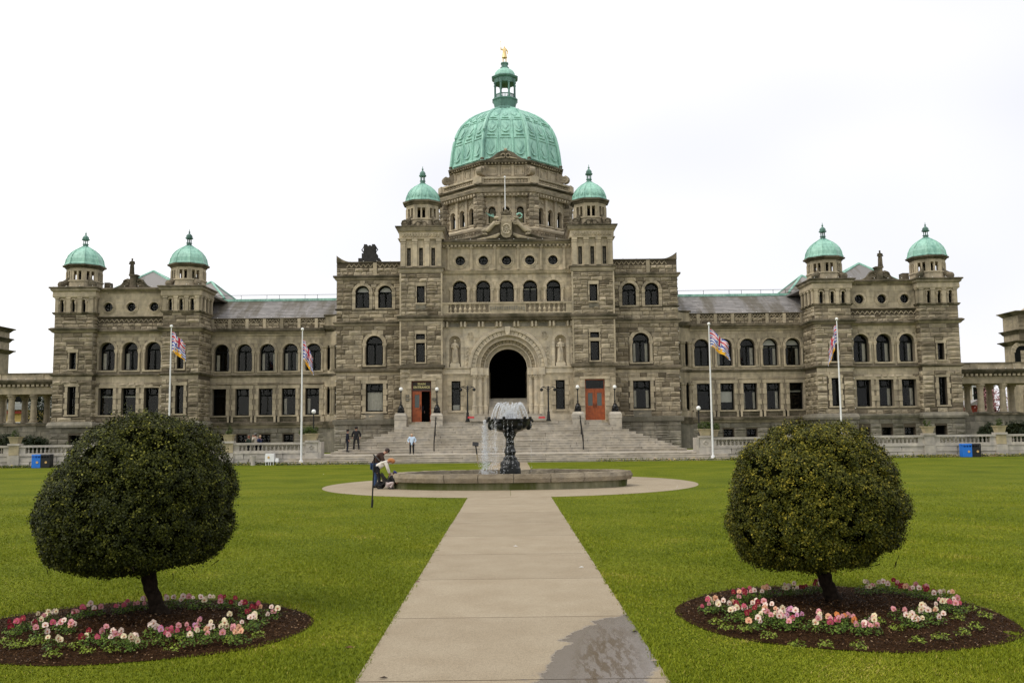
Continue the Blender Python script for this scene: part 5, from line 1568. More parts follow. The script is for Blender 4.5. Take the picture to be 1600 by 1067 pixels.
for q, nm in ((-1, "carved_supporter"), (1, "carved_supporter")):    # animals leaning on the shield
    mb = MB(); y_ = YC - .32
    mb.tube([(q * 1.75, y_, zp(362)), (q * 1.55, y_ - .04, zp(359)), (q * 1.25, y_ - .06, zp(353.5)), (q * .98, y_ - .06, zp(348.5)), (q * .92, y_ - .1, zp(344.5))], [.15, .20, .18, .20, .13], 10, .5)
    mb.ball((q * .92, y_ - .14, zp(341.8)), .16, 10, 7, .5, 0, (1.1, 1, 1)); mb.tube([(q * .88, y_ - .16, zp(342)), (q * .66, y_ - .3, zp(341.6))], [.13, .08], 8, .5)
    mb.tube([(q * .95, y_ - .1, zp(349)), (q * .7, y_ - .18, zp(348.6)), (q * .5, y_ - .16, zp(347.6))], [.11, .08, .07], 7, .5); mb.tube([(q * 1.05, y_ - .1, zp(351.5)), (q * .8, y_ - .2, zp(351.8)), (q * .6, y_ - .16, zp(350.5))], [.1, .07, .06], 7, .5)
    for w_ in (0, .2): mb.tube([(q * (1.62 + w_), y_, zp(360.5)), (q * (1.95 + w_), y_ - .05, zp(362)), (q * (1.85 + w_), y_ - .1, zp(366.5)), (q * (1.7 + w_), y_ - .2, zp(367))], [.17, .12, .08, .07], 7, .5)
    mb.tube([(q * 1.85, y_, zp(360)), (q * 2.2, y_, zp(361)), (q * 2.1, y_, zp(364.5))], [.05, .04, .05], 5, .5)
    an = mb.build(nm, 'smooth', bld, True)
    mb = MB()
    if q < 0:
        for t_ in (0, .5, 1.0): mb.tube([(-.95 - .1 * t_, y_, zp(340)), (-1.25 - .25 * t_, y_, zp(338.5 - t_)), (-1.5 - .3 * t_, y_, zp(335 - 2 * t_) )], [.05, .035, .015], 5); mb.tube([(-1.15 - .2 * t_, y_, zp(339 - t_)), (-1.1 - .1 * t_, y_, zp(335.5 - t_))], [.03, .012], 5)
        mb.build("antlers", 'copper', an)
    else:
        mb.tube([(.93 + .22 + .24 * cos(t_), y_ - .05, zp(338.5) + .22 * sin(t_)) for t_ in [2.8 - k * .55 for k in range(11)]], [.09 - .006 * k for k in range(11)], 7); mb.build("ram_horn", 'copper', an)
mb = MB(); mb.box(-.44, .44, YC - .3, YC + .1, zp(347), zp(343.5)); mb.box(-.36, .36, YC - .25, YC + .1, zp(343.5), zp(339)); mb.box(-.42, .42, YC - .28, YC + .1, zp(339), zp(337.4)); mb.build("crest_block", 'smooth', bld)
mb = MB(); mb.tube([(0 + .3 * q, YC - .1, zp(337)) for q in (-1, 1)], .1, 7); mb.ball((0, YC - .1, zp(333.5)), .28, 10, 7, None, 0, (1.15, .8, 1)); mb.tube([(-.35, YC - .1, zp(337)), (-.45, YC - .12, zp(331.5))], [.12, .08], 6); mb.tube([(.35, YC - .1, zp(337)), (.45, YC - .12, zp(331.5))], [.12, .08], 6); mb.ball((-.05, YC - .2, zp(329.8)), .15, 8, 6); mb.tube([(.25, YC - .15, zp(331)), (.4, YC - .2, zp(329.5))], [.08, .06], 6)
mb.build("carved_crest", 'dark', bld)
bx3("interior", -ci, ci, YC + 3.2, YC + 3.3, zC(500), zC(378), 'room'); bx3("roof_deck", -ci - .2, ci + .2, YC + .3, YC + 6, zC(379), zC(377), 'slate')
bx3("floor_slab", -ci, ci, YC + .6, YC + 3.2, zC(482), zC(479), 'room'); bx3("floor_slab", -ci, ci, YC + .6, YC + 3.2, zC(427), zC(424), 'room')
for q in (-1, 1): bx3("interior", min(q * 2.6, q * ci), max(q * 2.6, q * ci), YC + 1.6, YC + 1.7, SZ, zC(500), 'room')
bx3("sky_blocker", -15.0, 15.0, 90, 99, GZ, zB(413), 'slate')  # added block that closes off the sky behind the roofs

fp = thing("flagpole", "thin white flagpole rising in front of the drum under the big dome", "flagpole", (0, YC - .1, zp(329)))
xf_ = X(789, 300, YC - .1)
mb = MB(); mb.tube([(xf_, YC - .12, zp(331)), (xf_, YC - .12, zp(278))], [.05, .03], 8); mb.build("pole", 'white', fp); mb = MB(); mb.ball((xf_, YC - .12, zp(277)), .1, 8, 6); mb.build("finial", 'white', fp)

# ---------------------------------------------------------------- octagonal drum and great dome
DY = 92.0
AW, AB, AC, AU, AD = 5.95, 6.45, 6.75, 5.2, 5.38
zf = lambda y, ap: Z(790, y, DY - ap)
def oface(k, ap):
    a = -pi / 2 + k * pi / 4
    return Face(cos(a) * ap, DY + sin(a) * ap, a + pi / 2)
t8 = tan(pi / 8)
def octo(prof, mat, name, n=8, jit=None):
    mb = MB(); mb.ngon(0, DY, 8, prof, pi / 8, t=jit); return mb.build(name, mat, bld)
zwb, zwt = zf(352, AW), zf(306, AW)
zlow = 14.0
octo([(zlow, 6.9), (zf(368, 6.9), 6.9), (zf(363, 6.9), 6.9)], 'mortar', "drum_base")
octo([(zf(363, 6.9), 6.95), (zf(361, 6.9), 7.15), (zf(358.5, 6.9), 7.2), (zf(356, 6.5), 6.6), (zwb, 6.0)], 'smooth', "drum_plinth")
for k in (-2, -1, 0, 1, 2):
    fc = oface(k, 6.9); sw = 6.9 * t8
    course(fc, -sw, sw, zlow + 3, zf(363, 6.9), (), .42, (.7, 1.4), 1)
    frill("dentil_course", fc, -sw, sw, zf(364.5, 6.9), zf(363, 6.9), .02, .16, .16, 'smooth', .16)
    fc = oface(k, AW); sw = AW * t8
    wops = [(q * 1.33, .345, zf(349, AW), zf(322.8, AW), 'a', .4, .2) for q in (-1, 0, 1)]
    wall(fc, -sw, sw, zwb, zwt + .1, wops, 'smooth')
    for o in wops: window(fc, o[0], .345, o[2], o[3], 'a', .35, 'plain', .17, ks=False)
    course(fc, -1.95, 1.95, zwb, zf(311, AW), wops, .55, (.5, .9), 0)
    for q in (-.665, .665):
        mb = MB(fc.p); mb.box(q - .16, q + .16, -.2, .02, zwb, zwt - .15); mb.box(q - .21, q + .21, -.25, .02, zwt - .15, zwt, .2); mb.box(q - .2, q + .2, -.24, .02, zwb, zwb + .2, .2); mb.build("pilaster", 'smooth', bld)
    for q in (-1.33, 0, 1.33):
        mb = MB(fc.p); mb.tube([(q - .45, -.04, zf(316.5, AW)), (q - .2, -.05, zf(315.5, AW)), (q, -.05, zf(312, AW)), (q + .2, -.05, zf(315.5, AW)), (q + .45, -.04, zf(316.5, AW))], .035, 5, .2); mb.build("carved_garland", 'smooth', bld)
    mb = MB(fc.p); mb.box(-sw, sw, -.22, .1, zwt, zwt + .12); mb.build("architrave", 'smooth', bld)
    frill("dentil_course", oface(k, AC - .3), -2.5, 2.5, zf(304.3, AC), zf(301, AC), .3, .16, .2, 'smooth', .15)
    # balustrade tier
    fc = oface(k, AB); sw = AB * t8
    zb0, zb1 = zf(286.5, AB), zf(277.3, AB)
    bb = MB(fc.p); bb.box(-sw + .1, sw - .1, -.03, .3, zb0 - .05, zb0 + .08); bb.box(-sw + .05, sw - .05, -.08, .36, zb1 - .14, zb1 + .04); b0 = bb.build("balustrade", 'smooth', bld)
    for i in range(15):
        u_ = -1.95 + 3.9 * i / 14; place("baluster", bal_mesh(zb1 - .14 - zb0 - .08, .095, "smooth"), b0, fc.at(u_, zb0 + .08, .13))
    for q in (-1, 1):
        mb = MB(fc.p); a_, c_ = sorted((q * (sw - .62), q * (sw + .02))); mb.box(a_, c_, -.04, .34, zb0 - .05, zb1 + .03); mb.build("balustrade_pier", 'smooth', b0)
    # upper panelled tier
    fc = oface(k, AU); sw = AU * t8
    zu0, zu1 = zf(276, AU), zf(257, AU)
    for q in (-1.3, 0, 1.3):
        mb = MB(fc.p); u_ = q; mb.box(u_ - .45, u_ + .45, -.06, .02, zf(274, AU), zf(273, AU) + .1); mb.box(u_ - .45, u_ - .36, -.08, .02, zf(274, AU), zf(260.5, AU)); mb.box(u_ + .36, u_ + .45, -.08, .02, zf(274, AU), zf(260.5, AU)); mb.box(u_ - .45, u_ + .45, -.08, .02, zf(261, AU), zf(259.8, AU)); mb.box(u_ - .26, u_ + .26, -.05, .02, zf(272, AU), zf(265, AU), .9)
        mb.build("drum_panel", 'smooth', bld)
    for q in (-.66, .66, -1.95, 1.95):
        mb = MB(fc.p); mb.box(q - .13, q + .13, -.1, .02, zf(276, AU), zf(258, AU)); mb.build("pilaster", 'smooth', bld)
    frill("dentil_course", oface(k, AU + .25), -2.1, 2.1, zf(257.5, AU), zf(255.2, AU), .25, .14, .17, 'smooth', .1)
    # shaped gable on top of the tier
    zg = zf(251, AU + .3)
    if k == 0:
        hp = [(0, 1.0), (.35, .92), (.8, .72), (1.2, .38), (1.7, .12), (2.15, 0)]
        mb = MB(oface(k, AU + .42).p); mb.prism([(a, zg + z) for a, z in hp] + [(-a, zg + z) for a, z in hp[::-1]], 0, .4); gb = mb.build("shaped_gable", 'dark', bld)
        mb = MB(oface(k, AU + .42).p)
        for q in (-1, 1): mb.tube([(q * (.24 + .2 * cos(t_)), -.05, zg + .42 + .2 * sin(t_)) for t_ in [j * .7 for j in range(9)]], .06, 6); mb.tube([(q * .4, -.05, zg + .25), (q * 1.1, -.05, zg + .12)], [.08, .04], 6)
        mb.ball((0, -.02, zg + 1.0), .17, 8, 6); mb.build("carved_scroll", 'smooth', gb)
octo([(zwt + .1, AW + .1), (zf(305, AC), AC - .35), (zf(300, AC), AC - .3), (zf(299.5, AC), AC - .1)], 'smooth', "drum_frieze")
octo([(zf(299.6, AC), AC - .12), (zf(297, AC), AC - .05), (zf(295.2, AC), AC - .02)], 'under', "drum_moulding")
octo([(zf(295.1, AC), AC), (zf(293.5, AC), AC - .1), (zf(293, AC), AC - .25), (zf(290.8, AC), AC - .22)], 'smooth', "drum_frieze")
octo([(zf(290.7, AC), AC - .2), (zf(289.6, AC), AC + .1), (zf(288.2, AC), AC + .14), (zf(287.5, AC), AC - .1), (zf(287, AC), AC - .7)], 'dark', "drum_cornice")
octo([(zf(287.5, AC) - .1, AB - .5), (zf(285, AB), AB - .5)], 'smooth', "drum_walk")
octo([(zf(287, AU), AU), (zf(257, AU), AU)], 'smooth', "drum_attic")
octo([(zf(258, AU), AU + .1), (zf(257, AU), AU + .22), (zf(254.5, AU), AU + .26), (zf(253.5, AU + .4), AU + .45), (zf(250.8, AU + .4), AU + .5), (zf(250.3, AU + .4), AU + .35)], 'dark', "drum_attic_cornice")
for j in range(8):                                           # corner buttresses with carved tops
    a = pi / 8 + j * pi / 4
    R_ = AW / cos(pi / 8)
    cx, cy = cos(a) * R_, DY + sin(a) * R_
    if cy > DY + 3: continue
    fc = Face(cx, cy, a + pi / 2)
    mb = MB(fc.p); mb.box(-.48, .48, -.42, .4, zlow + 3, zf(303, AW), .5); mb.build("buttress", 'mortar', bld)
    for ff, va, vb in ((Face(*fc.p(0, -.42, 0)[:2], a + pi / 2), -.5, .5), (Face(*fc.p(-.48, .35, 0)[:2], a), -.0, .75), (Face(*fc.p(.48, -.42, 0)[:2], a + pi), 0, .75)):
        course(ff, va, vb, zlow + 4, zf(304, AW), (), .36, (.45, .7), 1)
    mb = MB(fc.p); z_ = zf(300, AW)
    mb.ball((0, -.35, z_ + .25), .36, 10, 7, None, 0, (1, .8, 1.1)); mb.ball((0, -.5, z_ + .68), .22, 8, 6, None); mb.tube([(-.35, -.35, z_ + .55), (-.2, -.5, z_ + .1), (.2, -.5, z_ + .1), (.35, -.35, z_ + .55)], .12, 6, None); mb.build("carved_figure_head", 'under', bld)
    mb = MB(fc.p); mb.box(-.42, .42, -.62, .5, zf(286.5, AB), zf(276.5, AB)); mb.build("balustrade_pier", 'smooth', bld)
    R2 = AU / cos(pi / 8); f2 = Face(cos(a) * R2, DY + sin(a) * R2, a + pi / 2)
    mb = MB(f2.p); z0_, z1_ = zf(277, AU), zf(258, AU)
    so_ = [(-.2, z1_ - .15)] + [(-.42 - .16 * sin(t_), z1_ - .3 - .5 * t_ / pi) for t_ in (0, .6, 1.2)] + [(-.72 + .40 * cos(t_), z0_ + .42 + .40 * sin(t_)) for t_ in [1.9 + j * .5 for j in range(8)]] + [(-.1, z0_ + .05), (0, z0_ + .05), (0, z1_ - .15)]
    mb.loft([[(-.26, y_, z_) for y_, z_ in so_], [(.26, y_, z_) for y_, z_ in so_]], True, None)
    for sg in (-1, 1): mb.tube([(sg * .28, -.72 + (.30 - .03 * j) * cos(j * .7), z0_ + .42 + (.30 - .03 * j) * sin(j * .7)) for j in range(9)], .045, 5)
    mb.build("scroll_buttress", 'under', bld)
    mb = MB(f2.p); mb.ball((0, -.25, zf(249, AU)), .2, 8, 6, None); mb.ngon(0, -.25, 8, [(zf(253, AU), .2), (zf(249.5, AU), .12)], circ=True); mb.build("ball_ornament", 'dark', bld)

zd0 = zf(253.5, AU) - .05
DP = [(zd0, AD), (zd0 + .25, AD)]
for py, hp in ((251, 86), (240, 84), (228, 81), (216, 76.2), (204, 68), (196, 60), (189, 50.5), (183, 39.5), (178.5, 29), (175.5, 21)):
    DP.append((Z(790, py, DY), hp * DY / FPX * .955))
DP = sorted(set(DP)); DP = [DP[0]] + [p for p in DP[1:]]
octo(DP, 'copper', "dome_shell")
dome = [o for o in bld.children if o.name == "dome_shell"][0]
def dp_r(z):
    for (za, ra_), (zb, rb_) in zip(DP, DP[1:]):
        if za <= z <= zb: return ra_ + (rb_ - ra_) * (z - za) / (zb - za)
    return DP[-1][1]
def dpt(k, s_, z, e=.03):
    a = -pi / 2 + k * pi / 4; r_ = dp_r(z) + e; t_ = s_ * r_ * t8
    return (cos(a) * r_ - sin(a) * t_, DY + sin(a) * r_ + cos(a) * t_, z)
ztop = DP[-1][0]
for k in range(8):
    mb = MB(); zs_ = [zd0 + (ztop - zd0) * i / 16 for i in range(17)]
    mb.tube([dpt(k, 1.0, z, .06) for z in zs_], [.17] * 12 + [.15, .13, .11, .1, .1], 6); mb.build("rib", 'copper', dome)
    for s_ in (-.345, .345):
        mb = MB(); mb.tube([dpt(k, s_, z, .03) for z in zs_], .05, 4); mb.build("seam_rib", 'copper', dome)
    lv = [zd0 + .35, Z(790, 214.5, DY - 4.2), Z(790, 190.0, DY - 3.0), ztop - .2]
    for z in lv[:3]:
        mb = MB()
        for s0, s1 in ((-.84, -.5), (-.18, .18), (.5, .84)) if z != lv[0] else ((-.84, .84),): mb.tube([dpt(k, s0 + (s1 - s0) * i / 4, z, .05) for i in range(5)], .075, 5)
        mb.build("dome_band", 'copper', dome)
    for ri in range(2):
        za, zb = lv[ri], lv[ri + 1]; h_ = zb - za
        for c_ in (-.64, 0, .64):
            mb = MB(); w_ = .155
            for sg in (-1, 1): mb.tube([dpt(k, c_ + sg * .25, za + h_ * t_, .03) for t_ in (.1, .5, .88)], .022, 4)
            mb.tube([dpt(k, c_ - .25 + .5 * i / 4, zb - h_ * .13, .04) for i in range(5)], .035, 4)
            mb.poly([dpt(k, c_, za + h_ * .28, .07), dpt(k, c_ + w_, za + h_ * .54, .05), dpt(k, c_, za + h_ * .80, .10), dpt(k, c_ - w_, za + h_ * .54, .05)])
            mb.tube([dpt(k, c_ + .2 * cos(t_), za + h_ * (.38 + .22 * sin(t_)), .07) for t_ in [pi + j * pi / 8 for j in range(9)]], [.015, .03, .045, .055, .06, .055, .045, .03, .015], 5)
            mb.build("dome_medallion", 'copper', dome)
    za, zb = lv[2], lv[3]
    for c_ in (-.55, 0, .55):
        mb = MB(); mb.tube([dpt(k, c_ + .16 * cos(t_), za + (zb - za) * (.35 + .2 * sin(t_)), .05) for t_ in [pi + j * pi / 5 for j in range(6)]], .035, 4); mb.build("dome_medallion", 'copper', dome)
# lantern
zL = lambda y: Z(789, y, DY)
octL = lambda prof, mat, name: (lambda mb: (mb.ngon(0, DY, 8, prof, pi / 8), mb.build(name, mat, bld))[1])(MB())
PL = DY / FPX * .945
octL([(zL(177), 22 * PL), (zL(175.5), 24.5 * PL), (zL(174), 24 * PL), (zL(172.5), 19 * PL), (zL(170), 17 * PL), (zL(160.5), 19.5 * PL), (zL(158.5), 21.5 * PL), (zL(157), 20 * PL), (zL(156.5), 17.5 * PL)], 'copper_dk', "lantern_base")
for j in range(8):
    a = pi / 8 + j * pi / 4; r_ = 16.6 * PL / cos(pi / 8)
    mb = MB(); mb.ngon(cos(a) * r_, DY + sin(a) * r_, 8, [(zL(157), .14), (zL(155), .14), (zL(154.5), .105), (zL(134.5), .095), (zL(134), .14), (zL(132), .15)], circ=True); mb.build("lantern_column", 'copper_dk', bld)
    a = j * pi / 4; r_ = 16.4 * PL; fc = Face(cos(a) * r_, DY + sin(a) * r_, a + pi / 2); sw = r_ * t8 - .1
    mb = MB(fc.p); mb.box(-sw, sw, -.04, .04, zL(151.2), zL(150))
    for i in range(4): mb.box(-sw + (i + .5) * sw / 2 - .03, -sw + (i + .5) * sw / 2 + .03, -.03, .03, zL(156.5), zL(151.2))
    mb.build("lantern_balustrade", 'copper_dk', bld)
octL([(zL(132.3), 14 * PL), (zL(132.3), 17.5 * PL), (zL(129), 18.3 * PL), (zL(126), 18.5 * PL), (zL(125.3), 21 * PL), (zL(123.3), 22.3 * PL), (zL(122.3), 21.5 * PL), (zL(121.5), 18.5 * PL)], 'copper_dk', "lantern_cornice")
octL([(zL(121.8), 17.3 * PL), (zL(119), 17.2 * PL), (zL(115.5), 15.8 * PL), (zL(112), 12.8 * PL), (zL(109.5), 9.5 * PL), (zL(108.3), 7 * PL)], 'copper', "lantern_dome")
octL([(zL(109), 6.5 * PL), (zL(108), 7.3 * PL), (zL(106.5), 7.3 * PL), (zL(105.5), 5.2 * PL), (zL(101.8), 5.4 * PL), (zL(101), 6.5 * PL), (zL(99.3), 6.5 * PL), (zL(98.9), 5 * PL)], 'copper_dk', "lantern_finial")
octL([(zL(131.5), 16 * PL), (zL(131), 16 * PL)], 'room', "lantern_ceiling")
STATUE_Z = zL(98.9)

# ================================================================== colonnades, annexes, far buildings
def colonnade(s):
    lab = "stone colonnade with open columns joining the left pavilion" if s < 0 else "stone colonnade with open columns joining the right pavilion"
    YO = YP + 2.4
    px = 40 if s < 0 else 1555
    z_ = (lambda y: Z(40, y, YO))
    xi, xo = 39.95, 50.0
    t = thing("colonnade", lab, "colonnade", (s * 44, YO, GZ))
    u0, u1 = tag_mir(s, xi, xo)
    def bb(name, a, b_, y0, y1, z0, z1, mat, tp=0): mb = MB(); mb.box(a, b_, y0, y1, z0, z1, None, 0, tp); return mb.build(name, mat, t)
    zc0 = z_(662)
    for q in range(4):                                      # podium in block courses
        h_ = (zc0 - GZ) / 4; x = u0
        while x < u1 - .1:
            w = RND.uniform(1, 1.7); xe = min(x + w, u1); bb("stone_block", x + .01, xe - .01, YO - .06 - RND.uniform(0, .05), YO + .5, GZ + h_ * q + .01, GZ + h_ * (q + 1) - .01, 'base'); x = xe
    bb("podium", u0, u1, YO, YO + 4.5, GZ, zc0 - .02, 'base'); bb("podium_coping", u0, u1, YO - .2, YO + .7, zc0 - .2, zc0, 'dark')
    zt = z_(616)
    for xx, yy in ((-X(50, 640, YO), .3), (-X(15, 640, YO), .3), (-X(72, 640, YO + 3.4), 3.6), (-X(37, 640, YO + 3.4), 3.6), (-X(2, 640, YO + 3.4), 3.6), (49.2, .3)):
        mb = MB(); cx, cy = s * xx, YO + yy
        mb.ngon(cx, cy, 12, [(zc0, .40), (zc0 + .12, .40), (zc0 + .14, .33), (zc0 + .3, .34), (zc0 + .34, .28), (zt - .45, .25), (zt - .42, .30), (zt - .2, .32), (zt - .18, .42), (zt, .42)], circ=True); mb.build("column", 'smooth', t)
        bb("column_base", cx - .45, cx + .45, cy - .45, cy + .45, zc0, zc0 + .1, 'base')
    for y0, y1 in ((YO - .15, YO + .8), (YO + 3.1, YO + 4.0)): bb("beam", u0, u1, y0, y1, zt, z_(605), 'smooth')
    bb("ceiling", u0, u1, YO + .8, YO + 3.1, z_(606), z_(605), 'dark')
    mb = MB(); n = int((u1 - u0) / .42)
    for i in range(n): mb.box(u0 + i * .42 + .08, u0 + i * .42 + .32, YO - .42, YO - .1, z_(604.5), z_(601))
    o = mb.build("bracket_row", 'smooth', t); o['kind'] = 'stuff'
    mb = MB(); mb.loft([[(u0, YO - p, z), (u1, YO - p, z), (u1, YO + 4.2, z), (u0, YO + 4.2, z)] for z, p in ((z_(605), .1), (z_(601), .12), (z_(600.8), .45), (z_(597), .6), (z_(594), .62), (z_(593.5), .1))], True); mb.build("cornice", 'dark', t)
    bb("parapet", u0, u1, YO - .05, YO + .3, z_(593.6), z_(584.8), 'smooth'); bb("coping", u0, u1, YO - .15, YO + .4, z_(584.8), z_(583), 'dark')
    for xx in (41.8, 45.6, 49.3): bb("parapet_pier", s * xx - .35, s * xx + .35, YO - .13, YO + .32, z_(593.5), z_(584.8), 'smooth')
    for k in range(12): BULBS.append((s * (xi + .4 + k * .8), YO - .62, z_(593)))


colonnade(-1); colonnade(1)

# annex seen past the colonnade, right and left
def annex(s):
    t = thing("annex_building", "corner of a lower stone building with arched window rising behind the right colonnade" if s > 0 else "edge of a stone building with stepped cornices rising behind the left colonnade", "building", (s * 62, 100, 0))
    Y = 96.0
    if s > 0: xe = X(1569, 540, Y + 3); z_ = lambda y: Z(1580, y, Y); x0, x1 = xe, xe + 16
    else: xe = X(14.5, 540, Y + 3); z_ = lambda y: Z(8, y, Y); x0, x1 = xe - 16, xe
    def bb(name, a, b_, y0, y1, z0, z1, mat, tp=0, pa=None): mb = MB(); mb.box(a, b_, y0, y1, z0, z1, None, 0, tp); return mb.build(name, mat, pa or t)
    top = z_(487 if s > 0 else 510); zc = z_(533 if s > 0 else 545)
    wl = bb("wall", x0, x1, Y, Y + 3, 0, top, 'rough')
    x, z = x0, 0.0
    mb = MB()
    while z < top - .3:
        x = x0
        while x < x1:
            w = RND.uniform(.6, 1.3); xe_ = min(x + w, x1); mb.box(x + .02, xe_ - .02, Y - RND.uniform(.04, .1), Y, z + .02, z + .40); x = xe_
        z += .42
    o = mb.build("stonework", 'rough', t); o['kind'] = 'stuff'
    for zz, p in ((zc, .5), (z_(516 if s > 0 else 526), .35), (top, .45)):
        mb = MB(); mb.rect(x0, x1, Y, Y + 3, [(zz - .35, .05), (zz - .1, p * .6), (zz, p), (zz + .08, p)]); mb.build("cornice", 'dark', t)
    if s > 0:
        xa = X(1597, 560, Y); bb("window", xa - .7, xa + .7, Y - .05, Y + .1, z_(567) - 1.2, z_(551), 'frame')
        mb = MB(); zz = z_(551); fa = Face(xa, Y); mb.xf = fa.p
        mb.prism([(.7 * cos(pi * i / 10), zz + .7 * sin(pi * i / 10)) for i in range(11)], -.05, .1); mb.build("window_arch", 'frame', t)
        mb = MB(fa.p)
        for i in range(9):
            a0, a1 = pi * i / 9 + .02, pi * (i + 1) / 9 - .02; mb.prism([(.72 * cos(a0), zz + .72 * sin(a0)), (1.15 * cos(a0), zz + 1.15 * sin(a0)), (1.15 * cos(a1), zz + 1.15 * sin(a1)), (.72 * cos(a1), zz + .72 * sin(a1))], -.14, 0, None)
        mb.build("window_arch_ring", 'smooth', t)
        mb = MB(); g0 = x0 + .35; mb.prism([(g0, top), (g0 + .8, top + .5), (g0 + 1.5, top + 1.25), (g0 + 2.2, top + 1.45), (g0 + 3, top + 1.25), (g0 + 3.6, top + .5), (g0 + 4.4, top)], Y, Y + .6); mb.build("shaped_gable", 'smooth', t)
    else:
        mb = MB(); mb.prism([(x1, top), (x1 - .6, top + .5), (x1 - 1.2, top + .95), (x1 - 2.2, top + 1.1), (x1 - 3, top)], Y, Y + .6); mb.build("shaped_gable", 'smooth', t)


annex(1); annex(-1)

# town behind the colonnades
def house(name, label, x0, x1, Y, z1, mat, roof_mat, dep=10, wins=(3, 2), band_=None, gable=False):
    t = thing(name, label, "building", ((x0 + x1) / 2, Y, 0))
    mb = MB(); mb.box(x0, x1, Y, Y + dep, 0, z1, .5); mb.build("wall", mat, t)
    nx, nz = wins
    for i in range(nx):
        for k in range(nz):
            cx = x0 + (x1 - x0) * (i + .5) / nx; cz = z1 * (k + .6) / nz
            mb = MB(); mb.box(cx - .55, cx + .55, Y - .06, Y + .02, cz - .75, cz + .75); w = mb.build("window", 'white', t)
            mb = MB(); mb.box(cx - .45, cx + .45, Y - .08, Y - .065, cz - .65, cz + .65); mb.build("pane", 'frame', w)
    mb = MB()
    if gable: mb.prism([(x0 - .5, z1), (x1 + .5, z1), ((x0 + x1) / 2, z1 + (x1 - x0) * .42)], Y - .4, Y + dep)
    else: mb.box(x0 - .3, x1 + .3, Y - .4, Y + dep, z1, z1 + .5)
    mb.build("roof", roof_mat, t)
    if band_: mb = MB(); mb.box(x0 - .05, x1 + .05, Y - .25, Y, band_[0], band_[1]); mb.build("fascia_band", 'brick', t)
    return t


house("town_house", "yellow walled building with red band seen between the left colonnade columns", X(5, 640, 115), X(34, 640, 115), 115, Z(30, 640, 115), 'yellowwall', 'greywall', 8, (2, 1), (Z(30, 646, 115), Z(30, 642, 115)))
house("office_building", "grey town building with white window rows behind the left colonnade", X(-30, 640, 128), X(64, 640, 128), 128, Z(30, 611, 128), 'greywall', 'tanwall', 10, (9, 4))
house("town_house", "red brick house with pale gabled roof seen through the right colonnade", X(1516, 640, 112), X(1529, 640, 112) + .6, 112, Z(1525, 633, 112), 'brick', 'slate', 8, (1, 1), None, True)
house("apartment_building", "tan apartment building with many windows behind the right colonnade", X(1524, 640, 135), X(1552, 640, 135), 135, Z(1535, 605, 135), 'tanwall', 'greywall', 10, (5, 6))


def tree(name, label, cat, x, y, z0, h, rad, mat, n, size, seed, tr=.18, crown_z=None, group=None, clump=.14):
    t = thing(name, label, cat, (x, y, z0), group)
    mb = MB(); cz = crown_z or (z0 + h - rad[2])
    mb.tube([(x, y, z0 - .1), (x + .05, y, z0 + (cz - z0) * .6), (x, y, cz)], [tr, tr * .8, tr * .5], 8); mb.build("trunk", 'bark', t)
    for k in range(4):
        a = k * 1.7 + seed; mb = MB(); mb.tube([(x, y, cz - rad[2] * .5), (x + rad[0] * .6 * cos(a), y + rad[1] * .6 * sin(a), cz + rad[2] * .3)], [tr * .5, tr * .15], 5); mb.build("branch", 'bark', t)
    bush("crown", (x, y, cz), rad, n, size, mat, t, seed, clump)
    return t


tree("evergreen_tree", "dark evergreen tree between the left colonnade columns", "tree", X(62, 650, 96), 96, .5, 6.2, (1.2, 1.2, 3.0), 'leaf_h', 5000, .22, 3)
tree("evergreen_tree", "low green bush tree at the foot of the yellow building", "tree", X(26, 655, 98), 98, .5, 3.0, (1.3, 1.0, 1.0), 'leaf_b', 2500, .18, 8)
tree("blossom_tree", "pink blossoming tree seen through the right colonnade", "tree", X(1556, 650, 104), 104, .2, 6.4, (1.7, 1.5, 2.2), 'blossom', 2600, .18, 5, clump=.2)

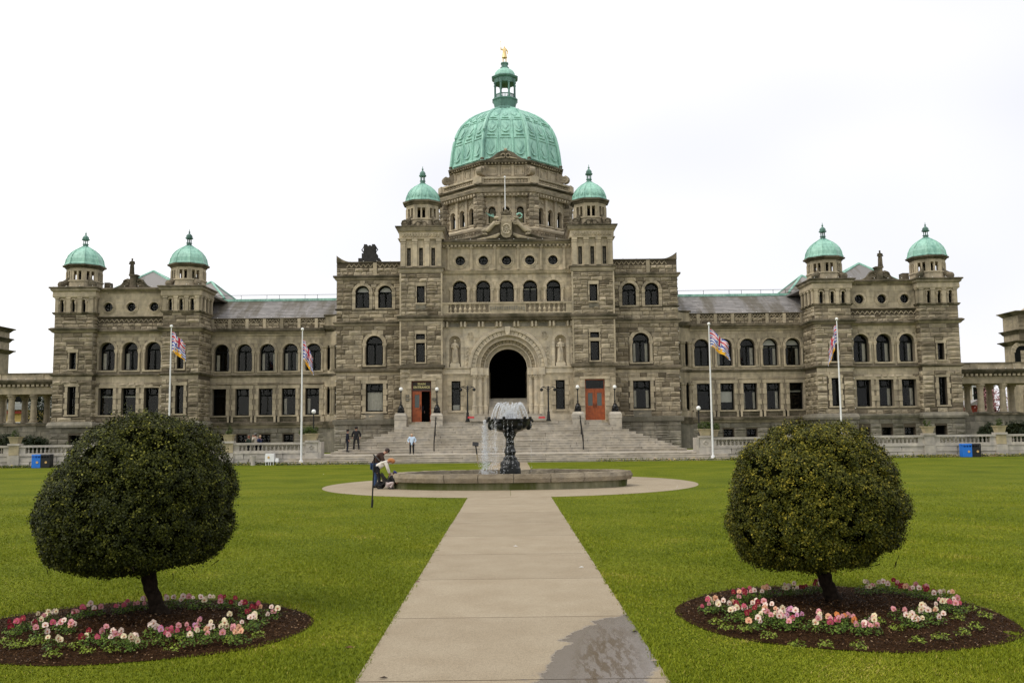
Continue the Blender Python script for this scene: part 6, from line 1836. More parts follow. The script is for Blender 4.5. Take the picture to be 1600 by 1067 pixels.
# ================================================================== terrace balustrades, planters
BYW = 71.3
def balustrade(s):
    t = thing("terrace_balustrade", "pale stone balustrade with turned balusters left of the stairway" if s < 0 else "pale stone balustrade with turned balusters right of the stairway", "balustrade", (s * 35, BYW, 0))
    zt, zr, zb = 1.68, 1.52, 1.08
    def bb(name, a, b_, y0, y1, z0, z1, mat='bal', tp=0): a, b_ = min(a, b_), max(a, b_); mb = MB(); mb.box(a, b_, y0, y1, z0, z1, None, 0, tp); return mb.build(name, mat, t)
    piers = [15.0, 21.35, 26.7, 32.1, 37.6, 43.2]
    for i, p in enumerate(piers):
        w = .38 if i else .44
        mt = 'buff' if i in (1, 4) else 'bal'
        bb("pier_base", s * p - w - .06, s * p + w + .06, BYW - .30, BYW + .30, 0, .92, 'bal'); bb("pier", s * p - w, s * p + w, BYW - .24, BYW + .24, .94, zt - .02, mt); bb("pier_cap", s * p - w - .07, s * p + w + .07, BYW - .32, BYW + .32, zt - .02, zt + .14, 'bal')
        if i == 0:
            mb = MB(); mb.tube([(s * p - .2, BYW - .26, 1.3), (s * p, BYW - .27, 1.44), (s * p + .2, BYW - .26, 1.3), (s * p, BYW - .27, 1.16), (s * p - .2, BYW - .26, 1.3)], .03, 5); mb.build("carved_knot", 'bal', t)
            bb("newel", s * (p - .62), s * (p - .44), BYW - .2, BYW + 1.5, .6, zt); bb("newel_post", s * (p - .72), s * (p - .5), BYW - .26, BYW - .02, .3, zt + .03)
    for pa, pb in zip(piers, piers[1:] + [56]):
        a, b_ = pa + .38, pb - .38
        bb("top_rail", s * a, s * b_, BYW - .22, BYW + .22, zr, zt); bb("bottom_rail", s * a, s * b_, BYW - .2, BYW + .2, .92, zb)
        for e in (a + .22, b_ - .22): bb("half_pier", s * e - .24, s * e + .24, BYW - .14, BYW + .14, zb, zr)
        n = int((b_ - a - 1.0) / .29)
        for i in range(n):
            x = a + .5 + (b_ - a - 1.0) * (i + .5) / n
            if x < 47: place("baluster", bal_mesh(zr - zb, .085), t, Matrix.Translation((s * x, BYW, zb)))
        for k, (z0, z1) in enumerate(((0, .42), (.44, .84))):
            x = a
            while x < b_ - .05:
                w = RND.uniform(1.1, 1.9); xe = min(x + w, b_)
                if b_ - xe < .5: xe = b_
                bb("wall_block", s * (x + .012), s * (xe - .012), BYW - .2 - RND.uniform(0, .05), BYW + .2, z0, z1, 'bal', .02); x = xe
        bb("plinth_course", s * a, s * b_, BYW - .25, BYW + .25, .845, .918)
    return piers


PI = balustrade(-1); balustrade(1)
PLX = [(-15.0, "last planter beside the left end of the steps", 2), (-21.35, "planter with a small conical shrub near the group of tourists", 1), (-37.6, "planter on the buff pier left of the blue recycling bin", 1),
       (15.0, "planter of bushy green shrubs beside the right end of the steps", 2), (28.0 + 4.3, "square planter with a small shrub in front of the right pavilion", 1), (37.6, "planter on the pier near the right colonnade", 1)]
PLX[4] = (32.1, "square planter with a small shrub in front of the right pavilion", 1)
def planter(x, lab, n, y=BYW, z=1.82, r=.38, sh=1.0, seed=0):
    t = thing("planter", "stone square " + lab if not lab.startswith("square") else lab, "planter", (x, y, z), "stone planters along the balustrade")
    mb = MB(); h = .52
    mb.loft([[(x - a, y - a, zz), (x + a, y - a, zz), (x + a, y + a, zz), (x - a, y + a, zz)] for zz, a in ((z, r * .68), (z + h * .86, r * .92), (z + h * .87, r * 1.05), (z + h, r * 1.08), (z + h, r * .9), (z + h * .9, r * .88))], True, .5); mb.build("pot", 'buff', t)
    mb = MB(); mb.box(x - r * .85, x + r * .85, y - r * .85, y + r * .85, z + h * .85, z + h * .93); mb.build("soil", 'soil', t)
    if n == 1: bush("shrub", (x, y, z + h + .18), (.26, .26, .32 * sh), 500, .09, 'leaf_b', t, seed + 3)
    else: bush("shrub", (x, y, z + h + .20), (.5, .4, .34), 1100, .10, 'leaf_b', t, seed + 7)
for i, (x, lab, n) in enumerate(PLX):
    planter(x, lab, n, r=.44 if n == 2 else .40, sh=1.2, seed=i)
planter(-15.0 - .75, "planter half hidden behind the last planter left of the steps", 2, y=BYW + 1.3, z=1.75, r=.42, seed=20)
planter(15.0 + .9, "planter half hidden behind the planter right of the steps", 2, y=BYW + 1.3, z=1.75, r=.42, seed=22)
for i, (px, w, h, nm) in enumerate(((12, 1.5, 1.2, "round clipped dark hedge at far left before the colonnade"), (50, 1.55, 1.15, "round clipped dark hedge beside the left pavilion"), (1549, 1.15, 1.2, "round clipped dark hedge beside the right pavilion"), (1590, 1.75, 1.35, "large round clipped hedge at the far right edge"))):
    x = X(px, 680, 78); t = thing("clipped_hedge", nm, "hedge", (x, 78, GZ)); bush("foliage", (x, 78, GZ + h * .75), (w * .85, 1.2, h * .85), 5000, .13, 'leaf_h', t, 30 + i, .07)
    mb = MB(); mb.ball((x, 78, GZ + h * .7), 1, 12, 8, .5, 0, (w * .72, 1.0, h * .72)); mb.build("hedge_core", 'core', t)

# flower strip at the foot of the wall
for s in (-1, 1):
    a, b_ = (17.2, 50) if s > 0 else (17.2, 50)
    n = 9000; rng = np.random.default_rng(40 + s)
    xs = rng.uniform(6.5 if s > 0 else 10.5, 50, n); dens = np.where(xs < 16.5, .35, 1); keep = rng.uniform(0, 1, n) < dens; xs = xs[keep]
    P = np.stack([s * xs, np.where(xs < 17.4, 69.75, 70.7) + rng.normal(0, .12, len(xs)), np.abs(rng.normal(.10, .06, len(xs)))], 1)
    t_ = rng.uniform(0, 1, len(xs)) * (0.72 if s < 0 else 1.0)
    t_ = np.where(np.sin(xs * .55 + s) > .55, t_, np.minimum(t_, .62))
    o = quads("flower_border", leaf_quads(P, np.tile([0, -.5, 1.0], (len(xs), 1)), .11), 'border', t_, None, 'stuff')
    o['label'] = "low flower strip along the foot of the wall %s of the steps" % ("left" if s < 0 else "right"); o['category'] = "flowers"

# ================================================================== bins, utility boxes, lamps, signs
def bin_(px, lab, mat, w=.68, d=.6, h=1.0):
    x = X(px, 700, 70.3)
    t = thing("litter_bin", lab, "bin", (x, 70.3, 0))
    mb = MB(); mb.box(x - w / 2, x + w / 2, 70.0, 70.0 + d, .04, h * .74, .5); mb.box(x - w / 2 + .03, x + w / 2 - .03, 70.03, 70.0 + d - .03, 0, .04, .5)
    for i in range(4): a = x - w / 2 + (w - .06) * i / 3; mb.box(a, a + .06, 70.0, 70.06, h * .74, h * .90, .5)
    mb.box(x - w / 2, x + w / 2, 70.2, 70.0 + d, h * .74, h * .9, .5)
    mb.build("body", mat, t)
    mb = MB(); mb.box(x - w / 2 - .02, x + w / 2 + .02, 69.98, 70.02 + d, h * .90, h, .5, 0, .03); mb.build("lid", mat, t)
    mb = MB(); mb.tube([(x + .08, 69.985, .42), (x + .08, 69.97, .42)], .09, 10); mb.build("badge", 'badge', t)
bin_(60.3, "blue recycling bin against the left terrace wall", 'blue_bin'); bin_(74, "black litter bin beside the left blue bin", 'black_bin')
bin_(1508.8, "blue recycling bin against the right terrace wall", 'blue_bin'); bin_(1522.6, "black litter bin beside the right blue bin", 'black_bin')

def ubox(x, y, w, d, z0, z1, lab, legs=True, mark=True):
    t = thing("utility_box", lab, "utility box", (x, y, 0))
    mb = MB(); mb.box(x - w / 2, x + w / 2, y, y + d, z0, z1, .5, 0, .03); mb.build("cabinet", 'white', t)
    if legs:
        for q in (-.8, -.25, .2, .8) if mark else (-.3, .4): mb = MB(); mb.box(x + q * w / 2 - .03, x + q * w / 2 + .03, y + .05, y + .12, 0, z0); mb.build("leg", 'white', t)
    if mark: mb = MB(); mb.tube([(x - .06, y - .0, (z0 + z1) / 2 + .03), (x - .06, y - .02, (z0 + z1) / 2 + .03)], .09, 10); mb.build("badge", 'badge', t)
ux = X(421.5, 712, 70.5)
ubox(ux, 70.4, .70, .5, .24, .86, "white metal utility cabinet on legs below the balustrade"); ubox(X(433, 715, 70.5), 70.4, .25, .25, .25, .52, "small white box on a post beside the white cabinet", True, False)
ubox(X(1126.5, 712, 70.6), 70.5, .62, .3, .06, .28, "small white ground box beside the flagpole right of the steps", False, False)
t = thing("empty_urn", "pale empty stone pot standing on the lawn edge near the white cabinet", "pot", (X(395, 715, 70.4), 70.4, 0)); mb = MB(); xx = X(395, 715, 70.4); mb.ngon(xx, 70.45, 14, [(0, .16), (.06, .16), (.08, .15), (.72, .24), (.74, .22), (.6, .2)], circ=True); mb.build("pot", 'bal', t, True)


def globe_lamp(px, lab, zb, s):
    """lamp with a milk globe on an ornate iron base, on a stone pedestal"""
    Y = 79.04; x = X(px, 640, Y)
    z_ = lambda y: Z(px, y, Y)
    gz = z_(608) if s < 0 else z_(604.5)
    pb = SZ - .45; pt_ = (z_(645.5) if s < 0 else z_(643))
    p = thing("lamp_pedestal", lab.replace("globe lamp", "granite pedestal under the globe lamp"), "pedestal", (x, Y, pb), "lamp pedestals")
    mb = MB(); mb.box(x - .50, x + .50, Y - .50, Y + .5, pb - 1.4, pb + (pt_ - pb) * .5); mb.build("block", 'granite', p)
    mb = MB(); mb.box(x - .52, x + .52, Y - .52, Y + .52, pb + (pt_ - pb) * .5 + .02, pb + (pt_ - pb) * .78, .6); mb.box(x - .52, x + .52, Y - .52, Y + .52, pb + (pt_ - pb) * .80, pt_, .6, 0, .12); mb.build("cap", 'granite', p)
    mb = MB(); mb.box(x - .4, x + .4, Y + .55, Y + .95, pb - .1, pt_ - .25, None, 0, .05); mb.build("cheek_wall", 'granite', p)
    t = thing("globe_lamp", lab, "lamp", (x, Y, pt_), "globe lamps beside the side doors")
    h = gz - .15 - pt_
    mb = MB(); mb.ngon(x, Y, 8, [(pt_, .30), (pt_ + .06, .30), (pt_ + .08, .22), (pt_ + .14, .24), (pt_ + .35, .27), (pt_ + .5, .22), (pt_ + .62, .14), (pt_ + .68, .17), (pt_ + .72, .09)], circ=True)
    for j in range(4): a = j * pi / 2 + pi / 4; mb.tube([(x + .28 * cos(a), Y + .28 * sin(a), pt_ + .02), (x + .34 * cos(a), Y + .34 * sin(a), pt_ + .16), (x + .22 * cos(a), Y + .22 * sin(a), pt_ + .35), (x + .2 * cos(a), Y + .2 * sin(a), pt_ + .55)], [.07, .06, .045, .03], 6)
    mb.build("base", 'iron', t); mb = MB(); mb.tube([(x + .13 * cos(a), Y - .27, pt_ + .3 + .13 * sin(a)) for a in [k * pi / 6 for k in range(13)]], .02, 5); mb.build("badge", 'bronze', t)
    mb = MB(); mb.ngon(x, Y, 8, [(pt_ + .72, .06), (pt_ + .95, .075), (pt_ + 1.0, .05), (gz - .3, .04), (gz - .28, .07), (gz - .22, .06), (gz - .18, .11), (gz - .13, .10)], circ=True); mb.build("post", 'iron', t)
    mb = MB(); mb.ball((x, Y, gz), .17, 14, 10); mb.build("globe", 'globe', t, True)
globe_lamp(626.5, "globe lamp left of the open main entrance door", 645, -1); globe_lamp(682.8, "globe lamp between the main entrance door and handrail", 645, -1)
globe_lamp(903, "globe lamp left of the closed double door", 643, 1); globe_lamp(961, "globe lamp right of the closed double door", 643, 1)


def lamp_post(px, lab):
    Y = 78.6; x = X(px, 630, Y); z0 = SZ - .05; zt = Z(px, 605, Y)
    t = thing("lamp_post", lab, "lamp post", (x, Y, z0), "two armed lamp posts before the arch")
    mb = MB(); mb.ngon(x, Y, 8, [(z0, .20), (z0 + .12, .20), (z0 + .15, .15), (z0 + .7, .10), (z0 + .75, .13), (z0 + .8, .075), (zt - .4, .055), (zt - .35, .09), (zt - .05, .06), (zt, .12), (zt + .08, .05), (zt + .14, .02)], circ=True); mb.build("post", 'iron', t)
    mb = MB()
    for q in (-1, 1): mb.tube([(x, Y, zt - .2), (x + q * .3, Y, zt - .02), (x + q * .52, Y, zt + .02), (x + q * .56, Y, zt - .1)], .035, 6); mb.tube([(x, Y, zt), (x + q * .3, Y, zt + .08), (x + q * .45, Y, zt + .02)], .025, 5)
    mb.build("arm", 'iron', t)
    for q in (-1, 1): mb = MB(); mb.ball((x + q * .56, Y, zt - .2), .14, 12, 8); mb.ngon(x + q * .56, Y, 8, [(zt - .12, .1), (zt - .06, .03)], circ=True); mb.build("lamp_head", 'iron', t, True)
lamp_post(730.5, "black two armed lamp post left of the arched entrance"); lamp_post(856.8, "black two armed lamp post right of the arched entrance")
for px, lab in ((736, "small red cover at the foot of the left lamp post"), (846.5, "small red cover beside the right lamp post")):
    x = X(px, 652, 78.5); mb = MB(); mb.box(x - .28, x + .28, 78.4, 78.6, Z(px, 653, 78.5) - .02, Z(px, 651, 78.5) + .02, .5, 0, .03); o = mb.build("red_cover", 'red'); tag(o, lab, "cover")


def handrail(pts, lab):
    t = thing("handrail", lab, "handrail", pts[0]); mb = MB()
    mb.tube([(x, y, z + .95) for x, y, z in pts], .045, 7); mb.tube([(x, y, z + .5) for x, y, z in pts], .03, 6); mb.build("rail", 'iron', t)
    for i in (0, len(pts) // 2, -1):
        x, y, z = pts[i]; mb = MB(); mb.tube([(x, y, z - .05), (x, y, z + .97)], .045, 7); mb.build("post", 'iron', t)
def stair_z(y): return GZ + RIS * max(0, min(NST, int((y - SY0) / TR) + 1))
for px0, px1, lab in ((678, 681.3, "dark handrail running up the steps left of the arch"), (911.5, 906, "dark handrail running up the steps right of the arch")):
    xa, xb = X(px0, 690, 75.0), X(px1, 655, 78.8); ys_ = [75.1, 76.2, 77.3, 78.4, 78.8]
    handrail([(xa + (xb - xa) * (y - 75.1) / 3.7, y, GZ + RIS * (y - SY0) / TR) for y in ys_], lab)

for px, lab in ((490, "white globe lamp standing behind the planters left of the steps"), (1092, "white globe lamp standing behind the planter right of the steps")):
    Y = 73.5; x = X(px, 660, Y); gz = Z(px, 643 if px < 800 else 637.5, Y); t = thing("post_lamp", lab, "lamp", (x, Y, GZ), "terrace globe lamps")
    mb = MB(); mb.ngon(x, Y, 8, [(GZ, .16), (GZ + .3, .14), (GZ + .35, .06), (gz - .25, .05), (gz - .2, .1), (gz - .14, .09)], circ=True); mb.build("post", 'iron', t); mb = MB(); mb.ball((x, Y, gz), .18, 14, 10); mb.build("globe", 'globe', t, True)

# lawn sign posts
x, y = ground(581, 793); zt = at(586, 712, y)
t = thing("lawn_sign", "thin black leaning sign post on the near lawn before the tourists", "sign", (x, y, 0))
mb = MB(); mb.tube([(x, y, -.05), (x + .02, y, .25)], .035, 7); mb.build("spike", 'iron', t); mb = MB(); mb.tube([(x + .01, y, .2), (zt[0] - .02, y, zt[1] - .03)], .024, 7); mb.build("post", 'iron', t)
mb = MB(); mb.loft([[(zt[0] - .06, y - .10, zt[1] + .04), (zt[0] + .13, y - .12, zt[1] - .16), (zt[0] + .13, y + .12, zt[1] - .16), (zt[0] - .06, y + .12, zt[1] + .04)], [(zt[0] - .05, y - .10, zt[1] + .055), (zt[0] + .14, y - .12, zt[1] - .145), (zt[0] + .14, y + .12, zt[1] - .145), (zt[0] - .05, y + .12, zt[1] + .055)]]); mb.build("sign_plate", 'iron', t)
x, y = ground(747.5, 725); za = at(743, 694, y)
t = thing("information_sign", "small slanted dark plaque on a wooden post behind the fountain", "sign", (x, y, 0))
mb = MB(); mb.tube([(x, y, -.05), ((x + za[0]) / 2, y, za[1] * .5)], .06, 6); mb.build("lower_post", 'brownwood', t); mb = MB(); mb.tube([((x + za[0]) / 2, y, za[1] * .5), (za[0], y, za[1])], .05, 6); mb.build("post", 'iron', t)
mb = MB(); q = za[0]; mb.loft([[(q - .22, y - .2, za[1] - .1), (q + .22, y - .2, za[1] - .14), (q + .22, y + .15, za[1] + .1), (q - .22, y + .15, za[1] + .14)], [(q - .22, y - .2, za[1] - .06), (q + .22, y - .2, za[1] - .10), (q + .22, y + .15, za[1] + .14), (q - .22, y + .15, za[1] + .18)]]); mb.build("plaque", 'iron', t)

# ================================================================== flagpoles and flags
FM = [plain("flag_white", (.75, .75, .78), .8), plain("flag_red", (.55, .03, .06), .8), plain("flag_blue", (.05, .08, .36), .8), plain("flag_yellow", (.80, .42, .02), .8)]
def flag_col(s_, t_):
    if t_ < .5:                                             # crosses of the upper half
        u, v = s_, t_ / .5
        if abs(u - .5) < .06 or abs(v - .5) < .11: return 1
        if abs(u - .5) < .11 or abs(v - .5) < .20: return 0
        d1, d2 = abs(v - u), abs(v - (1 - u))
        d = min(d1, d2)
        return 1 if d < .05 else 0 if d < .14 else 2
    v = (t_ - .5) / .5; dx, dz = (s_ - .5) * 1.7, (1 - v)
    if sqrt(dx * dx + dz * dz) < .42: return 3
    a = atan2(dz, dx)
    if sqrt(dx * dx + dz * dz) < .72 and sin(a * 11) > .1: return 3
    return 2 if sin(v * 19 + sin(s_ * 12) * 1.0) > 0 else 0
def flagpole(px, pyb, pyt, lab, lf, L, Hh, drop, fold, sgn, hz):
    Y = 70.35; x0 = X(px, pyb, Y); x = x0; zt = at(px, pyt, Y)[1]
    t = thing("flagpole", lab + " flagpole", "flagpole", (x0, Y, 0), "white flagpoles along the terrace")
    mb = MB(); mb.ngon(x, Y, 10, [(0, .26), (.05, .26), (.08, .16), (.35, .14), (.36, .078), (zt * .5, .065), (zt - .15, .04)], circ=True); mb.build("pole", 'white', t, True)
    mb = MB(); mb.ball((x, Y, zt - .05), .12, 12, 8); mb.build("finial", 'globe', t, True)
    nx, nz = 56, 40; mb = MB(); pts = {}
    for i in range(nx + 1):
        for j in range(nz + 1):
            s_, t_ = i / nx, j / nz
            ang = radians(drop) * min(1, s_ * 2.5 + .3) if True else 0
            dx = L * s_ * cos(ang) * fold; dz = L * s_ * sin(ang)
            pts[i, j] = (x + sgn * (.07 + dx + .06 * sin(t_ * 5 + s_ * 3) * s_), Y + .16 * sin(s_ * 13 + t_ * 2.0) * min(1, s_ * 3) * (1 - .3 * t_), zt - hz - Hh * t_ * (1 - .12 * s_) - dz + .03 * sin(s_ * 11))
    for i in range(nx):
        for j in range(nz): mb.poly([pts[i, j], pts[i + 1, j], pts[i + 1, j + 1], pts[i, j + 1]], .5, flag_col((i + .5) / nx, (j + .5) / nz))
    o = mb.build("flag", FM, None, True); tag(o, lf, "flag", "provincial flags on the white poles")
flagpole(264.5, 650, 509, "far left white", "crumpled red white and blue flag with yellow sun before the left pavilion", 1.7, 1.5, 34, .72, 1, .45); 
flagpole(470.5, 722, 513.5, "second white", "limp red white and blue flag before the left wing windows", 1.7, 1.5, 55, .75, 1, .85)
flagpole(1114, 713, 505, "third white", "most open red white and blue flag with yellow sun right of the steps", 2.1, 1.35, 36, .85, 1, .42)
flagpole(1314, 650, 497.5, "far right white", "flag hanging almost closed before the right pavilion", 2.2, 1.4, 62, .62, -1, .5)
for k in range(3):
    o = [o for o in COL.objects if o.name.startswith("flagpole")]
labs = ["white flagpole rising behind the left topiary tree", "white flagpole on the lawn edge left of the steps", "white flagpole on the lawn edge right of the steps", "white flagpole rising behind the right topiary tree"]
for o, l in zip([o for o in COL.objects if o.get('group') == "white flagpoles along the terrace"], labs): o['label'] = l

# ================================================================== fountain
KF = FY / FPX / 5.925
zF = lambda yy: CAM_H + (673.2 - (600 + yy / 5.925)) * FY / FPX * 1.0
basin = thing("fountain_basin", "round rough stone basin with mossy wall around the fountain", "fountain basin", (FX, FY, 0))
RB = 5.08
BYS = .47                                                  # the basin is a broad oval, longer across than deep
def ring_block(r0, r1, a0, a1, z0, z1, mat, name, par, bul=.05, n=4):
    mb = MB(); rings = []
    for (rr, z) in ((r0, z0), (r1, z0), (r1 + bul, (z0 + z1) / 2), (r1, z1), (r0, z1)):
        rings.append([(FX + (rr + (RND.uniform(-.035, .035) if rr > r0 else 0)) * cos(a0 + (a1 - a0) * i / n), FY + (rr) * BYS * sin(a0 + (a1 - a0) * i / n), z + (RND.uniform(-.008, .008) if z == z1 else 0)) for i in range(n + 1)])
    ids = [[mb.pt(p) for p in r] for r in rings]; tt = RND.random()
    for a, b_ in zip(ids, ids[1:] + ids[:1]):
        for i in range(n): mb.f.append([a[i], a[i + 1], b_[i + 1], b_[i]]); mb.t.append(tt); mb.m.append(0)
    mb.f.append([r[0] for r in ids]); mb.f.append([r[-1] for r in ids][::-1]); mb.t += [tt, tt]; mb.m += [0, 0]
    return mb.build(name, mat, par)
M['rim'] = stone_mat("basin_rim_stone", [(0.0, (0.26, 0.22, 0.16)), (0.5, (0.34, 0.295, 0.22)), (1.0, (0.29, 0.25, 0.185))], 0.5, (0.13, 0.10, 0.055), bs=7, bstr=1.0, bd=0.07, streak=False)
M['mossy'] = stone_mat("mossy_basin_wall", [(0.0, (0.20, 0.19, 0.12)), (1.0, (0.25, 0.235, 0.16))], 0.95, (0.055, 0.065, 0.012), bs=9, bstr=.5, bd=.02, lo=.35, hi=.58)
a = -.05
nk = 22
for k in range(nk):
    a1 = a + 2 * pi / nk * RND.uniform(.86, 1.14) if k < nk - 1 else -.05 + 2 * pi
    if a1 > -.05 + 2 * pi: a1 = -.05 + 2 * pi
    if a1 - a > .02: ring_block(RB - .62, RB, a + .003, a1 - .003, .30, .64 + RND.uniform(-.015, .015), 'rim', "coping_stone", basin, .08, 8)
    a = a1
for k in range(18): ring_block(RB - .5, RB - .16, 2 * pi * k / 18 + .001, 2 * pi * (k + 1) / 18 - .001, -.02, .298, 'mossy', "basin_block", basin, 0)
mb = MB(); mb.loft([[(FX + (RB - .55) * cos(2 * pi * j / 48), FY + (RB - .55) * BYS * sin(2 * pi * j / 48), z_) for j in range(48)] for z_ in (.05, .30)]); o = mb.build("water", 'water', basin)

FY -= 0.0
fo = thing("fountain", "black cast iron fountain with wide bowl and spraying water", "fountain", (FX, FY, .3))
prof = [(822, 97), (790, 97), (772, 95), (768, 88), (740, 86), (722, 84), (700, 74), (690, 66), (678, 68), (672, 60), (662, 52), (652, 49), (640, 56), (620, 58), (604, 54), (584, 46), (566, 43), (548, 42), (540, 47), (532, 40), (508, 42), (488, 52), (470, 58), (456, 70), (447, 72), (438, 90), (428, 120)]
mb = MB(); n = 24
def fl(amp, m): return lambda a_: 1 + amp * cos(m * a_)
rings = []
for yy, hw in prof:
    hw *= .84 if 445 < yy < 715 else 1
    amp = .06 if yy < 760 else 0.0
    sq = yy > 765
    rg = []
    for i in range(n * 2):
        a_ = 2 * pi * i / (n * 2)
        r_ = hw * KF * (1 + amp * cos(8 * a_))
        if sq: r_ *= min(1 / max(abs(cos(a_)), .01), 1 / max(abs(sin(a_)), .01), 1.0 / cos(pi / 8) * 1.05) * .99
        rg.append((FX + r_ * cos(a_), FY + r_ * sin(a_), zF(yy)))
    rings.append(rg)
mb.loft(rings, True, .5); mb.build("pedestal", 'bronze', fo, True)
mb = MB(); rings = []
for yy, hw in ((428, 118), (410, 160), (395, 178), (370, 188), (350, 190), (345, 196), (330, 200), (324, 204), (324, 190), (335, 178), (345, 60)):
    rings.append([(FX + hw * KF * (1 + (.035 * cos(10 * 2 * pi * i / 60) if hw > 130 else 0)) * cos(2 * pi * i / 60), FY + hw * KF * (1 + (.035 * cos(10 * 2 * pi * i / 60) if hw > 130 else 0)) * sin(2 * pi * i / 60), zF(yy)) for i in range(60)])
mb.loft(rings, True, .5); mb.build("bowl", 'bronze', fo, True)
for j in range(6):                                           # lobes and heads round the bowl
    a_ = j * pi / 3; r_ = 200 * KF
    mb = MB(); mb.ball((FX + .86 * r_ * cos(a_), FY + .86 * r_ * sin(a_), zF(385)), .15, 10, 7, .5, 0, (1, 1, 1.3)); mb.tube([(FX + r_ * cos(a_), FY + r_ * sin(a_), zF(345)), (FX + 1.09 * r_ * cos(a_), FY + 1.09 * r_ * sin(a_), zF(338))], [.1, .06], 7); mb.ball((FX + r_ * .98 * cos(a_ + .25), FY + r_ * .98 * sin(a_ + .25), zF(316)), .07, 8, 5); mb.build("spout_head", 'bronze', fo, True)
for yy, hw, m_, rr in ((560, 44, 8, .035), (690, 70, 10, .05), (470, 58, 10, .05), (740, 88, 8, .06), (625, 58, 10, .045)):
    mb = MB()
    hw *= .80; rr *= .8
    for j in range(m_): a_ = 2 * pi * j / m_; mb.ball((FX + hw * KF * cos(a_), FY + hw * KF * sin(a_), zF(yy)), rr, 7, 5, .5, 0, (1, 1, 1.6))
    mb.build("cast_leaf_band", 'bronze', fo, True)
mb = MB(); mb.ngon(FX, FY, 12, [(zF(345), .1), (zF(315), .05), (zF(312), .08), (zF(305), .03)], circ=True); mb.build("nozzle", 'bronze', fo)
# water drops
m, nt, b = new_mat("white_water"); b.inputs["Base Color"].default_value = (.9, .92, .94, 1); b.inputs["Roughness"].default_value = .15; b.inputs["Transmission Weight"].default_value = .25; b.inputs["IOR"].default_value = 1.33; M['spray'] = m
rng = np.random.default_rng(77); drops = []; sz = []
for j in range(64):                                          # arcs thrown outward from a ring of jets
    a_ = 2 * pi * j / 64 + rng.normal(0, .02); out = j % 4 != 0; R0_, R1 = (.26, .80) if out else (.10, .50); hgt = (zF(183) if out else zF(205)) + rng.normal(0, .035); z0 = zF(326)
    for q in range(120):
        t_ = rng.uniform(.0, 1.0); r_ = R0_ + (R1 - R0_) * t_; tt = (t_ - .38) / .62 if t_ > .38 else (t_ - .38) / .38
        z_ = z0 + (hgt - z0) * (1 - tt * tt)
        drops.append((FX + r_ * cos(a_) + rng.normal(0, .006), FY + r_ * sin(a_) + rng.normal(0, .006), z_)); sz.append(rng.uniform(.004, .0105))
for j in range(1700):                                        # bubbling centre
    r_ = abs(rng.normal(0, .2)); a_ = rng.uniform(0, 2 * pi); drops.append((FX + r_ * cos(a_), FY + r_ * sin(a_), zF(325) + rng.uniform(0, 1) * max(.05, .42 - r_ * .6))); sz.append(rng.uniform(.005, .014))
def fall(xr, yr, n_, spread, z1=None, zb=.32):
    for q in range(n_):
        t_ = rng.uniform(0, 1); z_ = (z1 or zF(330)) - ((z1 or zF(330)) - zb) * t_; sp = spread * (.35 + .9 * t_)
        drops.append((FX + xr + rng.normal(0, sp), FY + yr + rng.normal(0, sp), z_)); sz.append(rng.uniform(.005, .012))
fall(-1.06, -.1, 1900, .10); fall(-1.0, .15, 700, .15); fall(-.60, -.75, 380, .07); fall(-.72, -.5, 300, .12); fall(.90, -.1, 60, .02); fall(-.25, -.9, 60, .03); fall(-.1, -.92, 60, .03); fall(.1, -.9, 50, .03)
fall(0.0, -.3, 60, .12, zF(430), zF(760))
D = np.array(drops); S = np.array(sz)
oct_ = np.array([(1, 0, 0), (-1, 0, 0), (0, 1, 0), (0, -1, 0), (0, 0, 1.9), (0, 0, -1.9)], float)
fi = [(0, 2, 4), (2, 1, 4), (1, 3, 4), (3, 0, 4), (2, 0, 5), (1, 2, 5), (3, 1, 5), (0, 3, 5)]
V = (D[:, None, :] + S[:, None, None] * oct_[None]); V = V[:, np.array(fi).ravel(), :].reshape(-1, 3)
o = quads("water_spray", V, 'spray', np.full(len(D) * 8, .5), None, 'stuff', True); o['label'] = "white water spraying and falling from the fountain bowl"; o['category'] = "water"

# ================================================================== people
def skin(name, joints, edges, mats, parent=None, root=0, sub=2, Mw=None):
    """joints: (x,y,z,r[,r2]); grown into one surface"""
    me = bpy.data.meshes.new(name); me.from_pydata([j[:3] for j in joints], edges, [])
    o = bpy.data.objects.new(name, me); COL.objects.link(o)
    md = o.modifiers.new("s", 'SKIN'); md.use_smooth_shade = True
    for i, j in enumerate(joints):
        me.skin_vertices[0].data[i].radius = (j[3], j[4] if len(j) > 4 else j[3])
        me.skin_vertices[0].data[i].use_root = (i == root)
    s2 = o.modifiers.new("d", 'SUBSURF'); s2.levels = sub; s2.render_levels = sub
    dg = bpy.context.evaluated_depsgraph_get(); new = bpy.data.meshes.new_from_object(o.evaluated_get(dg)); new.name = name
    bpy.data.objects.remove(o); new.materials.clear()
    for mt in mats: new.materials.append(mt)
    return place(name, new, parent, Mw)


SKIN_M = plain("skin", (.42, .22, .15), .6, nz=.05)
def cloth(name, col): return plain(name, col, .85, nz=.15, scale=12)
STAND = dict(hip=(0, 0, .93), waist=(0, 0, 1.08), chest=(0, 0, 1.32), neck=(0, .01, 1.48), head=(0, .02, 1.62), top=(0, .01, 1.72), sl=(-.18, 0, 1.42), sr=(.18, 0, 1.42), el=(-.24, -.02, 1.14), er=(.24, -.02, 1.14), wl=(-.23, .08, .90), wr=(.23, .08, .90),
             hl=(-.10, 0, .90), hr=(.10, 0, .90), kl=(-.11, .02, .49), kr=(.11, .02, .49), al=(-.12, -.02, .08), ar=(.12, -.02, .08), fl=(-.13, .15, .03), fr=(.13, .15, .03))


